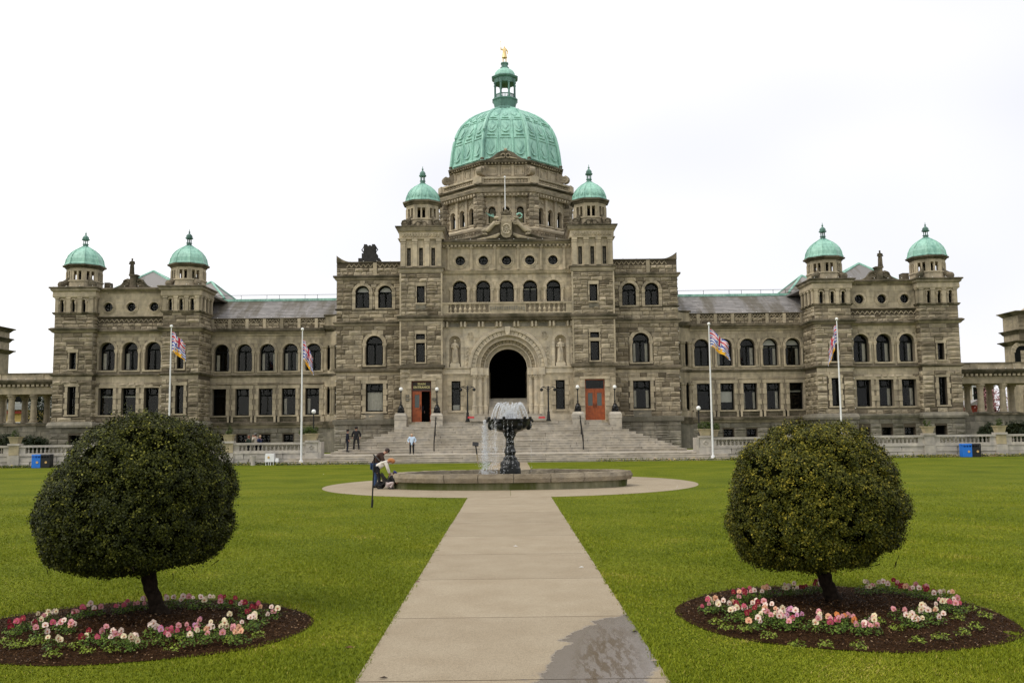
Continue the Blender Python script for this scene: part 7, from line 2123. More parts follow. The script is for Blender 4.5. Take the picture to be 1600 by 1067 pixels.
def person(lab, loc, rot, h, pose, jacket, trousers, hair, cap=None, skirt_z=None, extra=None, shoes=(.015, .013, .012), long_hair=False, w=1.0, jack_len=0.0):
    J = dict(STAND); J.update(pose)
    J = {k: Vector(v) for k, v in J.items()}
    names = ['hip', 'waist', 'chest', 'neck', 'head', 'top', 'sl', 'el', 'wl', 'sr', 'er', 'wr', 'hl', 'kl', 'al', 'fl', 'hr', 'kr', 'ar', 'fr']
    rad = dict(hip=.12, waist=.11, chest=.13, neck=.052, head=.082, top=.055, sl=.062, el=.045, wl=.03, sr=.062, er=.045, wr=.03, hl=.085, kl=.056, al=.04, fl=.03, hr=.085, kr=.056, ar=.04, fr=.03)
    E = [('hip', 'waist'), ('waist', 'chest'), ('chest', 'neck'), ('neck', 'head'), ('head', 'top'), ('chest', 'sl'), ('sl', 'el'), ('el', 'wl'), ('chest', 'sr'), ('sr', 'er'), ('er', 'wr'), ('hip', 'hl'), ('hl', 'kl'), ('kl', 'al'), ('al', 'fl'), ('hip', 'hr'), ('hr', 'kr'), ('kr', 'ar'), ('ar', 'fr')]
    hd = (J['head'] - J['neck']).normalized(); fw = J['nose'] if 'nose' in J else Vector((0, 1, 0))
    js = [(*J[n], rad[n]) for n in names]; ed = [(names.index(a), names.index(b_)) for a, b_ in E]
    js.append((*(J['head'] + fw * .085 - hd * .015), .018)); ed.append((4, len(js) - 1))        # nose
    # palms with five fingers
    for wn, en in (('wl', 'el'), ('wr', 'er')):
        d = (J[wn] - J[en]).normalized(); sd = d.cross(Vector((0, 1, 0)) if abs(d.y) < .8 else Vector((1, 0, 0))).normalized(); wi = names.index(wn)
        pm = J[wn] + d * .07; js.append((*pm, .032, .02)); pi_ = len(js) - 1; ed.append((wi, pi_))
    S_ = h / 1.75
    Mw = Matrix.Translation(loc) @ Matrix.Rotation(rot, 4, 'Z') @ Matrix.Scale(S_, 4)
    if w != 1: Mw = Mw @ Matrix.Diagonal((w, w, 1, 1))
    o = skin("person", js, ed, [SKIN_M], None, 0, 2, Mw); tag(o, lab, "person")
    bm = bmesh.new(); bm.from_mesh(o.data)
    def fing(p0, p1, p2, r):
        mb = MB(); mb.tube([p0, p1, p2], [r, r * .9, r * .6], 5); vs = [bm.verts.new(v) for v in mb.v]
        for f in mb.f: bm.faces.new([vs[i] for i in f])
    for wn, en, sg in (('wl', 'el', 1), ('wr', 'er', -1)):
        d = (J[wn] - J[en]).normalized(); sd = d.cross(Vector((1, 0, 0)) if abs(d.x) < .8 else Vector((0, 1, 0))).normalized(); nn = d.cross(sd)
        pm = J[wn] + d * .075
        for q, L_ in enumerate((.075, .085, .08, .06)):
            b0 = pm + sd * (.03 - .02 * q); fing(b0, b0 + d * L_ * .6, b0 + d * L_ + nn * .02, .0095)
        fing(J[wn] + d * .03 + sd * .025, J[wn] + d * .06 + sd * .05, J[wn] + d * .1 + sd * .055, .011)
    n0 = len(bm.faces)
    side = hd.cross(fw).normalized()
    for q in (-1, 1):                                      # ears
        c = J['head'] + side * q * .08; mb = MB(); mb.ball(tuple(c), .022, 6, 4, .5, 0, (.6, 1, 1.4)); vs = [bm.verts.new(v) for v in mb.v]
        for f in mb.f: bm.faces.new([vs[i] for i in f])
    bm.to_mesh(o.data); bm.free()
    def part(name, jn, ee, r, mat, extra_r=None):
        idx = {n: i for i, n in enumerate(jn)}
        return skin(name, [(*J[n], r[n]) for n in jn], [(idx[a], idx[b_]) for a, b_ in ee], [mat], o, 0, 2, Mw)
    jr = dict(hip=.155, waist=.15, chest=.165, sl=.088, el=.068, wl=.05, sr=.088, er=.068, wr=.05, neck=.066)
    J['cuffl'] = J['wl'] * .92 + J['el'] * .08; J['cuffr'] = J['wr'] * .92 + J['er'] * .08; jr['cuffl'] = jr['cuffr'] = .05
    J['collar'] = J['chest'] * .25 + J['neck'] * .75; jr['collar'] = .072; J['hem'] = J['hip'] + (J['hip'] - J['waist']) * jack_len; jr['hem'] = .165
    part("jacket", ['hem', 'waist', 'chest', 'sl', 'el', 'cuffl', 'sr', 'er', 'cuffr', 'collar'], [('chest', 'collar'), ('hem', 'waist'), ('waist', 'chest'), ('chest', 'sl'), ('sl', 'el'), ('el', 'cuffl'), ('chest', 'sr'), ('sr', 'er'), ('er', 'cuffr')], jr, jacket)
    tr_ = dict(hip=.14, hl=.105, kl=.074, al=.062, hr=.105, kr=.074, ar=.062)
    part("trousers", ['hip', 'hl', 'kl', 'al', 'hr', 'kr', 'ar'], [('hip', 'hl'), ('hl', 'kl'), ('kl', 'al'), ('hip', 'hr'), ('hr', 'kr'), ('kr', 'ar')], tr_, trousers)
    sm = plain("shoe", shoes, .5)
    for a_, f_ in (('al', 'fl'), ('ar', 'fr')):
        mb = MB(); A, B = J[a_], J[f_]; d = (B - A); d.z = 0; mb.tube([tuple(A - d * .35 + Vector((0, 0, -.02))), tuple(A + d * .3 + Vector((0, 0, -.015))), tuple(B + d * .12)], [.045, .052, .036], 8); mb.build("shoe", [sm], o, True, Mw=Mw)
    mb = MB(); hc = J['head'] + hd * .03 - fw * .022; mb.ball(tuple(hc), .098, 12, 8, .5, 0, (1, 1, 1.05))
    if long_hair: mb.tube([tuple(hc - fw * .03), tuple(hc - fw * .06 - hd * .12 + Vector((0, 0, -.02))), tuple(hc - fw * .05 - hd * .22 + Vector((0, 0, -.05)))], [.1, .09, .05], 8)
    mb.build("hair", [hair], o, True, Mw=Mw)
    em = plain("eye", (.02, .02, .02), .3)
    mb = MB()
    for q in (-1, 1): mb.ball(tuple(J['head'] + fw * .078 + side * q * .03 + hd * .012), .009, 6, 4)
    mb.build("eyes", [em], o, Mw=Mw); mb = MB(); c = J['head'] + fw * .077 - hd * .045; mb.tube([tuple(c - side * .022), tuple(c + side * .022)], .006, 5); mb.build("mouth", [plain("lip", (.3, .09, .08))], o, Mw=Mw)
    if cap: mb = MB(); c = J['head'] + hd * .07; mb.ngon(0, 0, 12, [(-.02, .10), (.03, .105), (.05, .13), (.075, .12), (.085, .02)], circ=True); q_ = Vector((0, 0, 1)).rotation_difference(hd).to_matrix().to_4x4(); mb.box(-.07, .07, .06, .15, -.02, -.005); mb.build("cap", [cap], o, Mw=Mw @ Matrix.Translation(c) @ q_)
    return o, J, Mw


dk = cloth("navy_uniform", (.010, .012, .022)); bk = cloth("black_cloth", (.010, .010, .012)); br = cloth("brown_jacket", (.045, .022, .014)); wh = cloth("cream_sweater", (.66, .62, .54)); jn = cloth("blue_jeans", (.03, .06, .14)); pb = cloth("pale_blue_jacket", (.50, .62, .76))
hb_ = plain("dark_brown_hair", (.03, .015, .01), .6); ho = plain("ginger_hair", (.42, .16, .045), .6); hw_ = plain("blond_hair", (.5, .35, .22), .6)
def ground_px(px, py, z): return ground(px, py, z)
# officers on the lower steps
x = X(543.5, 690, 75.4); officer, _, _ = person("police officer in dark navy uniform and cap standing sideways by the steps", (x, 75.2, GZ + .2), radians(-85), 1.80, dict(wl=(-.2, .12, .95), wr=(.2, .1, .93)), dk, dk, hb_, cap=bk, jack_len=.8)
x = X(557, 690, 75.6); person("man in black jacket and cap standing with legs apart beside the officer", (x, 75.5, GZ + .4), radians(180), 1.80, dict(kl=(-.15, .02, .49), kr=(.15, .02, .49), al=(-.18, 0, .08), ar=(.18, 0, .08), fl=(-.2, .15, .03), fr=(.2, .15, .03), el=(-.30, -.04, 1.15), er=(.30, -.04, 1.15), wl=(-.27, .06, .93), wr=(.27, .06, .93)), bk, cloth("dark_trousers", (.018, .018, .02)), hb_, cap=bk, jack_len=.9, w=1.12)
x = X(643.5, 690, 73.9); person("woman in pale blue and white jacket standing on the landing", (x, 73.9, GZ + .012), radians(180), 1.62, dict(el=(-.30, -.03, 1.16), er=(.30, -.03, 1.16), wl=(-.20, .10, .98), wr=(.20, .10, .98)), pb, bk, hw_, jack_len=1.3, w=1.15)
x = X(660, 640, YT + 1.2); person("person in dark suit just inside the open main entrance door", (x, YT + 1.0, SZ + .02), radians(175), 1.72, {}, dk, bk, hb_)
# the pair bending over a pushchair at the basin
gx, gy = ground(586, 757)
mx = at(585, 750, 39.6)[0]
bend = lambda b: b
person("man in brown jacket and jeans leaning forward beside the basin", (mx - .02, 40.0, 0), radians(-78), 1.80, dict(hip=(0, -.05, .92), waist=(0, .02, 1.07), chest=(0, .20, 1.30), neck=(0, .34, 1.42), head=(0, .45, 1.50), top=(0, .51, 1.58), nose=(0, .62, -.78), sl=(-.18, .20, 1.38), sr=(.18, .20, 1.38), el=(-.26, .06, 1.14), er=(.24, .30, 1.10), wl=(-.22, .10, .92), wr=(.12, .42, .95), hl=(-.1, -.05, .9), hr=(.1, -.05, .9)), br, jn, hb_, jack_len=.15, w=1.08)
wx = at(592, 750, 39.0)[0]
wo, WJ, WM = person("woman with ginger hair in cream sweater bending over the pushchair", (wx - .02, 39.2, 0), radians(-84), 1.66, dict(hip=(0, -.12, .90), waist=(0, .02, 1.02), chest=(0, .27, 1.16), neck=(0, .44, 1.20), head=(0, .58, 1.19), top=(0, .66, 1.19), nose=(0, .25, -.96), sl=(-.17, .29, 1.16), sr=(.17, .29, 1.16), el=(-.2, .38, .90), er=(.2, .38, .90), wl=(-.14, .46, .66), wr=(.14, .46, .66), hl=(-.1, -.12, .88), hr=(.1, -.10, .88), kl=(-.11, .0, .48), kr=(.11, .02, .48)), wh, bk, ho, long_hair=True, jack_len=-.1)
# pushchair with bag
cx_, cy_ = at(601, 745, 39.2)[0], 39.2
ch = thing("pushchair", "black folding pushchair beneath the bending couple", "pushchair", (cx_, cy_, 0))
for q in (-.22, .22):
    mb = MB(); mb.tube([(cx_ - .18, cy_ + q, .68), (cx_ + .10, cy_ + q, .35), (cx_ + .25, cy_ + q, .09)], .018, 6); mb.tube([(cx_ - .18, cy_ + q, .10), (cx_ + .1, cy_ + q, .35), (cx_ + .2, cy_ + q, .55)], .016, 6); mb.build("side_frame", 'iron', ch)
    for xx in (-.18, .25): mb = MB(); mb.tube([(cx_ + xx + .08 * cos(t_), cy_ + q, .09 + .08 * sin(t_)) for t_ in [k * pi / 8 for k in range(17)]], .018, 6); mb.build("wheel", 'iron', ch)
mb = MB(); mb.loft([[(cx_ - .1, cy_ + q, .66), (cx_ + .10, cy_ + q, .30), (cx_ + .28, cy_ + q, .22), (cx_ + .26, cy_ + q, .14), (cx_ - .02, cy_ + q, .2), (cx_ - .16, cy_ + q, .6)] for q in (-.2, .2)], True, .5); mb.build("fabric_seat", plain("grey_black_fabric", (.03, .028, .025), .9), ch)
mb = MB(); mb.ball((cx_ - .18, cy_, .17), .2, 12, 8, .5, 0, (1.1, .9, .8)); o = mb.build("black_bag", plain("bag_cloth", (.008, .008, .01), .9), None, True); tag(o, "black bag on the paving between the couple's feet", "bag")
kx = at(612, 742, 38.6)[0]
person("child in navy cap and dark coat crouching at the basin edge", (kx - .12, 38.9, 0), radians(-90), 1.25, dict(hip=(0, -.1, .30), waist=(0, -.03, .44), chest=(0, .1, .64), neck=(0, .2, .78), head=(0, .27, .90), top=(0, .30, 1.0), nose=(0, .85, -.5), sl=(-.17, .12, .74), sr=(.17, .12, .74), el=(-.22, .25, .52), er=(.22, .25, .52), wl=(-.12, .38, .42), wr=(.12, .38, .42), hl=(-.1, -.08, .30), hr=(.1, -.08, .30), kl=(-.14, .26, .42), kr=(.14, .26, .42), al=(-.12, .05, .08), ar=(.12, .05, .08), fl=(-.12, .22, .03), fr=(.12, .22, .03)), bk, cloth("pale_trousers", (.5, .42, .4)), hb_, cap=plain("navy_cap", (.02, .025, .16), .8))
# visitors behind the balustrade
for px, r, jk, hr_, lab, hh, cp in ((389, 70, cloth("green_coat", (.03, .05, .035)), plain("auburn_hair", (.2, .06, .03)), "visitor in dark green coat behind the balustrade, left of three", 1.62, None), (398.5, 60, cloth("beige_coat", (.48, .42, .34)), hb_, "visitor in beige coat and grey hat photographing behind the balustrade", 1.78, plain("grey_hat", (.25, .25, .25))), (405, 75, cloth("navy_coat", (.015, .025, .08)), hw_, "fair haired visitor in navy coat behind the balustrade", 1.64, None)):
    x = X(px, 680, 74.2); person(lab, (x, 74.2 + (px - 389) * .02, GZ), radians(r), hh, dict(el=(-.24, .1, 1.2), er=(.24, .1, 1.2), wl=(-.08, .22, 1.5), wr=(.08, .22, 1.5)) if px != 389 else dict(el=(-.24, .1, 1.2), wl=(-.08, .24, 1.3)), jk, bk, hr_, cap=cp)

# ================================================================== statues
def statue(name, lab, x, y, z, h, mat, rot=0, pose=0, cat="statue"):
    J = Matrix.Translation((x, y, z)) @ Matrix.Rotation(rot, 4, 'Z') @ Matrix.Scale(h / 1.78, 4)
    mb = MB(); rings = []
    for zz, a, b_ in ((0, .25, .22), (.05, .26, .22), (.4, .22, .19), (.8, .21, .17), (.98, .19, .15), (1.15, .19, .14), (1.3, .23, .14), (1.42, .22, .13), (1.48, .12, .1), (1.52, .06, .06)):
        rings.append([((a + (.02 * sin(i * 2 * pi * 9 / 36) if zz < 1.1 else 0)) * cos(2 * pi * i / 36), -(b_ + (.025 * sin(i * 2 * pi * 7 / 36) if zz < 1.1 else 0)) * sin(2 * pi * i / 36), zz) for i in range(36)])
    mb.loft(rings, True, .5)
    o = mb.build(name, mat, None, True, Mw=J); tag(o, lab, cat, None)
    mb = MB(); mb.ball((0, 0, 1.63), .10, 12, 8, .5, 0, (.9, 1, 1.2)); mb.ball((0, -.1, 1.62), .02, 5, 4); mb.tube([(0, 0, 1.48), (0, 0, 1.58)], .055, 8); mb.build("head", mat, o, True, Mw=J)
    for s in (-1, 1):
        mb = MB(); P = [(s * .2, 0, 1.40), (s * .27, -.04, 1.15), (s * (.10 if pose == 0 else .25), -.2 if pose == 0 else -.05, 1.12 if pose == 0 else .9)]
        if pose == 2: P = [(s * .2, 0, 1.40), (s * .25, -.05, 1.17), (s * .1, -.18, 1.2 + .1 * s)]
        mb.tube(P, [.085, .075, .04], 8); mb.build("arm", mat, o, True, Mw=J)
    mb = MB(); mb.tube([(-.12, -.16, 1.35), (0, -.2, .8), (.05, -.22, .2)], [.03, .035, .04], 5); mb.tube([(.14, -.15, 1.0), (.12, -.2, .5), (.13, -.2, .08)], [.02, .035, .035], 5); mb.build("robe_fold", mat, o, True, Mw=J)
    mb = MB(); mb.ball((0, .015, 1.68), .105, 10, 6, .5, 0, (.95, 1, .8)); mb.build("hair", mat, o, True, Mw=J)
    return o
for q, l in ((-1, "robed stone statue in the niche left of the great arch"), (1, "robed stone statue in the niche right of the great arch")):
    statue("niche_statue", l, q * niX, YC + .12, nich[0][2] + .42, zC(529) - nich[0][2] - .42, 'pale', 0, 0 if q > 0 else 2)
for s, l in ((-1, "standing stone statue on the scrolled pediment of the left pavilion"), (1, "standing stone statue on the scrolled pediment of the right pavilion")):
    xc = s * -X(203.5, 450, YM); zt = Z(203, 450.5, YM) + 1.24
    statue("roof_statue", l, s * (XO[1] + XI[0]) / 2 * (1) if False else s * abs(X(203.5, 450, YM)), YM + .28, zt, Z(205, 402.5, YM) - zt, 'dark', 0, 0)
# gilded figure with staff on top of the dome
gz = STATUE_Z; gh = Z(789, 72.5, DY) - gz; Mg = Matrix.Translation((0, DY, gz)) @ Matrix.Rotation(pi, 4, 'Z') @ Matrix.Scale(gh / 1.75, 4)
PJ = dict(STAND); PJ.update(dict(kl=(-.14, .02, .49), kr=(.14, .02, .49), al=(-.15, -.02, .08), ar=(.15, .02, .08), fl=(-.17, .12, .03), fr=(.17, .15, .03), er=(.36, .05, 1.36), wr=(.34, .1, 1.62), el=(-.32, -.05, 1.16), wl=(-.28, .05, .92)))
nm = ['hip', 'waist', 'chest', 'neck', 'head', 'top', 'sl', 'el', 'wl', 'sr', 'er', 'wr', 'hl', 'kl', 'al', 'fl', 'hr', 'kr', 'ar', 'fr']
rr_ = dict(hip=.15, waist=.14, chest=.17, neck=.06, head=.09, top=.06, sl=.085, el=.065, wl=.05, sr=.085, er=.065, wr=.05, hl=.12, kl=.08, al=.05, fl=.05, hr=.12, kr=.08, ar=.05, fr=.05)
ee = [(0, 1), (1, 2), (2, 3), (3, 4), (4, 5), (2, 6), (6, 7), (7, 8), (2, 9), (9, 10), (10, 11), (0, 12), (12, 13), (13, 14), (14, 15), (0, 16), (16, 17), (17, 18), (18, 19)]
g = skin("gilded_statue", [(*PJ[n], rr_[n]) for n in nm], ee, [M['gold']], None, 0, 2, Mg); tag(g, "gilded statue of a man with a staff on top of the central dome", "statue")
mb = MB(); mb.tube([(.36, .12, .9), (.37, .1, 2.15)], [.02, .018], 6); mb.ball((.37, .1, 2.18), .05, 6, 5, .5, 0, (.6, .6, 2)); mb.build("staff", 'gold', g, Mw=Mg)
mb = MB(); mb.loft([[(r_ * cos(2 * pi * i / 16), r_ * sin(2 * pi * i / 16), z_) for i in range(16)] for z_, r_ in ((.52, .27), (.75, .23), (1.0, .18), (1.1, .18))]); mb.build("tunic", 'gold', g, True, Mw=Mg)

# ================================================================== topiary trees
def topiary(lab, px0, py0, crown_px, mat, seed, lean, nleaf=136000, lumpy=.05, core_s=.84, tilt=.06):
    x0, y0 = ground(px0, py0)
    l_, r_, t_, b_ = crown_px
    cyp = t_ + (b_ - t_) * .60
    cx, cz = at((l_ + r_) / 2, cyp, y0)
    rx = (at(r_, cyp, y0)[0] - at(l_, cyp, y0)[0]) / 2 * .935
    up = at((l_ + r_) / 2, t_, y0)[1] - cz; dn = (cz - at((l_ + r_) / 2, b_, y0)[1]) * .90; up *= .97
    T = thing("topiary_tree", lab, "tree", (x0, y0, 0.05))
    rng = np.random.default_rng(seed)
    tx, tz = at(px0 + lean, b_ + 6, y0)
    mb = MB(); n = 9
    pts = [(x0 + (tx - x0) * i / n + .012 * sin(i * 1.7), y0 + .01 * cos(i * 2.1), .02 + (tz - .02) * i / n) for i in range(n + 1)] + [(tx + (tx - x0) * .35, y0, cz - dn * .35)]
    mb.tube(pts, [.145, .112, .100, .096, .092, .090, .088, .090, .093, .098, .085], 14); mb.build("trunk", 'bark', T, True)
    for k in range(9):
        a = k * .7 + seed; mb = MB(); e = (cx + rx * .7 * cos(a), y0 + rx * .7 * sin(a), cz + dn * (-.3 + .25 * (k % 3))); mb.tube([(tx, y0, tz + .16), ((tx + e[0]) / 2, (y0 + e[1]) / 2, (tz + e[2]) / 2 + .05), e], [.055, .035, .015], 6); mb.build("branch", 'bark', T)
    def surf(d):                                            # d: unit directions -> surface distance scale
        x, y, z = d[:, 0], d[:, 1], d[:, 2]
        hz = np.where(z > 0, up, dn); p = np.where(z > 0, 2.12, 3.3)
        h = np.sqrt(x * x + y * y)
        return (((h / rx) ** p + (np.abs(z) / hz) ** p) ** (-1 / p))
    def nz(d, f, s0): return np.sin(d[:, 0] * f + s0) * np.cos(d[:, 1] * f * 1.1 + s0 * 2) + np.sin(d[:, 2] * f * 1.2 + s0 * 3 + d[:, 0] * f * .5)
    ncl = 6200
    d = rng.normal(0, 1, (ncl, 3)); d /= np.linalg.norm(d, axis=1, keepdims=True)
    R_ = surf(d) * (1 + lumpy * .5 * nz(d, 5, seed) + lumpy * .45 * nz(d, 12, seed + 1)) * (1 - np.abs(rng.normal(0, .032, ncl)))
    if True:                                            # new shoots on top of the right tree
        top = (d[:, 2] > .7) & (rng.uniform(0, 1, ncl) < (.09 if seed == 2 else .025)); R_[top] *= rng.uniform(1.02, 1.10, top.sum())
    hole = nz(d, 9, seed + 5) > 1.25; R_[hole] *= .90
    C = d * R_[:, None]; C[:, 2] += C[:, 0] * tilt; C = C + np.array([cx, y0, cz])
    per = nleaf // ncl; idx = np.repeat(np.arange(ncl), per)
    P = C[idx] + rng.normal(0, .026, (len(idx), 3)) - d[idx] * np.abs(rng.normal(0, .02, (len(idx), 1)))
    ct = rng.normal(0, .13, ncl)
    t = .42 + ct[idx] + rng.normal(0, .16, len(idx)) + np.clip(d[idx, 2], 0, 1) * .14  # lighter towards the top: young growth, and light from above put into the tint
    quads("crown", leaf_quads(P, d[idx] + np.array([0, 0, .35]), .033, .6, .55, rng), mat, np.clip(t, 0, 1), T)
    # solid near-black core, the crown's inner shade put into its colour
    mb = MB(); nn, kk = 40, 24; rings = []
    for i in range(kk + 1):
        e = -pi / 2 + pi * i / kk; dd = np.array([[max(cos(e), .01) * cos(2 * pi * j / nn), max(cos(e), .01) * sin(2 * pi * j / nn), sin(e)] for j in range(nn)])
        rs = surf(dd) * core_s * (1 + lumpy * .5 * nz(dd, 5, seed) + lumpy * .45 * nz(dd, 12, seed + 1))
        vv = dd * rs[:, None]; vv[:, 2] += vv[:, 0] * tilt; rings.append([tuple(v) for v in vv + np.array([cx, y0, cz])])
    mb.loft(rings, True, .5); mb.build("crown_shade_core", 'core', T)
    # stray twigs at the underside
    mb = MB()
    for k in range(26):
        a = rng.uniform(0, 2 * pi); r0 = rx * rng.uniform(.2, .95); p = Vector((cx + r0 * cos(a), y0 + r0 * sin(a), cz - dn * rng.uniform(.75, .95))); q = p + Vector((rng.normal(0, .06), rng.normal(0, .06), -rng.uniform(.03, .10))); mb.tube([p, q], [.006, .003], 4)
    mb.build("hanging_twigs", 'bark', T)["kind"] = "stuff"
    return x0, y0


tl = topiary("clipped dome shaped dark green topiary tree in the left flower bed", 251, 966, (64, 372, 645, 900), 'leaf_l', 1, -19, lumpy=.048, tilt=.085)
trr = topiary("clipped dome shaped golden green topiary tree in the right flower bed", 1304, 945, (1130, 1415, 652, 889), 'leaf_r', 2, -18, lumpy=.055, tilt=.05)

# ================================================================== flower beds
def bed(side, cx, cy, rx, ry, seed, plants, young):
    rng = np.random.default_rng(seed)
    mb = MB(); nr, na = 14, 72; rings = []
    wob = [1 + .018 * sin(3 * a + seed) + .012 * sin(7 * a) for a in [2 * pi * j / na for j in range(na)]]
    for i in range(nr, -1, -1):
        q = i / nr
        rings.append([(cx + rx * q * wob[j] * cos(2 * pi * j / na), cy + ry * q * wob[j] * sin(2 * pi * j / na), .010 + .06 * (1 - q ** 3) * (.5 if q > .9 else 1) + float(rng.normal(0, .012)) * (q < .98)) for j in range(na)])
    mb.loft(rings, False, .5); o = mb.build("flower_bed_soil", 'soil', None); o['kind'] = 'structure'
    n = 9000; a = rng.uniform(0, 2 * pi, n); q = np.sqrt(rng.uniform(0, 1, n)) * .985
    z = .02 + .06 * (1 - q ** 3) + rng.uniform(0, .015, n)
    P = np.stack([cx + rx * q * np.cos(a), cy + ry * q * np.sin(a), z], 1)
    quads("bark_mulch", leaf_quads(P, np.tile([0, 0, 1.0], (n, 1)), .030, .45, .5, rng), 'chip', rng.uniform(0, 1, n) ** 1.6, None, 'stuff')


def pansy_mats():
    out = {}
    for k, c in dict(pink=(.62, .27, .28), pale=(.76, .60, .50), peach=(.70, .38, .22), cream=(.74, .63, .40), red=(.22, .008, .02), rose=(.48, .08, .13), mauve=(.56, .25, .38), orange=(.62, .21, .05)).items():
        out[k] = plain("petal_" + k, c, .7, nz=.1, scale=40)
    return out
PM = pansy_mats(); PC = plain("petal_centre", (.35, .05, .06), .7); PY_ = plain("flower_eye", (.7, .45, .04), .7)
def flower_mesh(k, seed):
    rr = random.Random(seed); mb = MB(); R_ = .036
    for i, (a, s_) in enumerate(((90, .95), (35, .9), (145, .9), (-30, 1.0), (210, 1.0))):   # five overlapping petals in the x-z plane, facing -y
        a = radians(a + rr.uniform(-8, 8)); c = (R_ * .55 * cos(a), R_ * .55 * sin(a)); r_ = R_ * .62 * s_; d = -.002 * i
        pts = [(c[0] + r_ * cos(t_ * pi / 4), d - .008 * abs(sin(t_ * pi / 4 + a)) * rr.uniform(.3, 1.2), c[1] + r_ * sin(t_ * pi / 4)) for t_ in range(8)]
        mb.poly(pts, .5, 0)
    mb.poly([(.014 * cos(t_ * pi / 3), -.014, .014 * sin(t_ * pi / 3) - .004) for t_ in range(6)], .5, 1); mb.poly([(.005 * cos(t_ * pi / 2), -.016, .005 * sin(t_ * pi / 2) - .004) for t_ in range(4)], .5, 2)
    mb.tube([(0, .004, 0), (0, .01, -.04), (0, .0, -.10)], .003, 4, .5, 3)
    me = mb.mesh("flower", [PM[k], PC, PY_, 'leaf_p']); return me
FMESH = {k: [flower_mesh(k, i) for i in range(3)] for k in PM}
def leaf_tuft(name, mat, n, r, h, size, parent, loc, seed):
    rng = np.random.default_rng(seed); a = rng.uniform(0, 2 * pi, n); q = np.sqrt(rng.uniform(0, 1, n)) * r
    P = np.stack([loc[0] + q * np.cos(a), loc[1] + q * np.sin(a), loc[2] + rng.uniform(.1, 1, n) * h * (1 - .5 * (q / r) ** 2)], 1)
    N = np.stack([np.cos(a) * .6, np.sin(a) * .6, np.ones(n)], 1)
    return quads(name, leaf_quads(P, N, size, .5, .45, rng), mat, np.clip(rng.normal(.5, .25, n), 0, 1), parent)
USED = {}
def plant(px, py, cols, side, young=False, seed=0, scale=1.0):
    """a pansy clump rooted at the ground under a photo pixel"""
    x, y = ground(px, py, .07); z = .07
    zone = ("back" if py < 945 else "front" if py > (985 if side == 'left' else 975) else "middle")
    desc = ("small bright green young plant without flowers" if young else {1: "%s pansy plant", 2: "%s and %s pansy plant"}[min(2, len(dict.fromkeys(cols)))] % tuple(list(dict.fromkeys(cols))[:2]))
    base = "%s in the %s of the %s flower bed" % (desc, zone, side)
    return x, y, z, base
PL = []
L_ = 'left'; R__ = 'right'
for px, py, cols in ((20, 992, ['red', 'rose']), (35, 985, ['red']), (52, 985, ['rose', 'pale', 'red']), (62, 1000, ['pale', 'pink']), (70, 978, ['cream', 'pink']), (80, 975, ['cream', 'cream', 'pale']), (95, 985, ['pink', 'pale', 'rose']), (103, 990, ['pale', 'peach', 'pink']), (84, 1014, ['cream']), (140, 1006, ['cream', 'red']), (160, 1010, ['red', 'red', 'rose']),
                     (172, 1000, ['pink', 'pale']), (186, 1008, ['pink', 'pale']), (203, 1016, ['cream', 'cream']), (213, 1012, ['cream', 'pale', 'pale']), (250, 1006, ['pink', 'rose', 'mauve']), (262, 996, ['rose', 'rose', 'pink']), (275, 998, ['rose', 'pink']), (238, 994, ['pale']), (297, 1008, ['cream', 'pale']), (300, 996, ['pink', 'rose']), (312, 990, ['mauve', 'pink']), (325, 1004, ['pale', 'pink', 'peach']),
                     (333, 990, ['cream', 'pale']), (350, 995, ['cream', 'pink']), (360, 1000, ['pink', 'peach']), (375, 1006, ['peach', 'pink']), (358, 980, ['cream']), (390, 985, ['pale', 'cream', 'pale']), (405, 978, ['cream', 'pale']), (425, 966, ['pale', 'pink', 'cream']), (386, 966, ['red']), (400, 962, ['peach', 'rose', 'red']), (385, 955, ['pale', 'pink', 'red']), (362, 950, ['red', 'red']), (347, 950, ['rose', 'pink']),
                     (322, 950, ['cream', 'cream', 'pale']), (305, 952, ['pale', 'pink']), (292, 948, ['pale']), (268, 950, ['pale', 'pale', 'pink']), (222, 952, ['pink', 'pale']), (203, 956, ['pink', 'rose']), (188, 958, ['rose', 'pink']), (150, 962, ['pale', 'pink', 'cream']), (135, 964, ['rose', 'pale', 'red']), (118, 968, ['red', 'pink', 'rose'])):
    PL.append((px, py, cols, L_, False))
for px, py in ((82, 1025), (10, 1003), (33, 1010), (20, 1012), (270, 1016), (135, 1020), (175, 1018), (358, 1003), (402, 996), (120, 1012), (285, 1000), (58, 1005)): PL.append((px, py, [], L_, True))
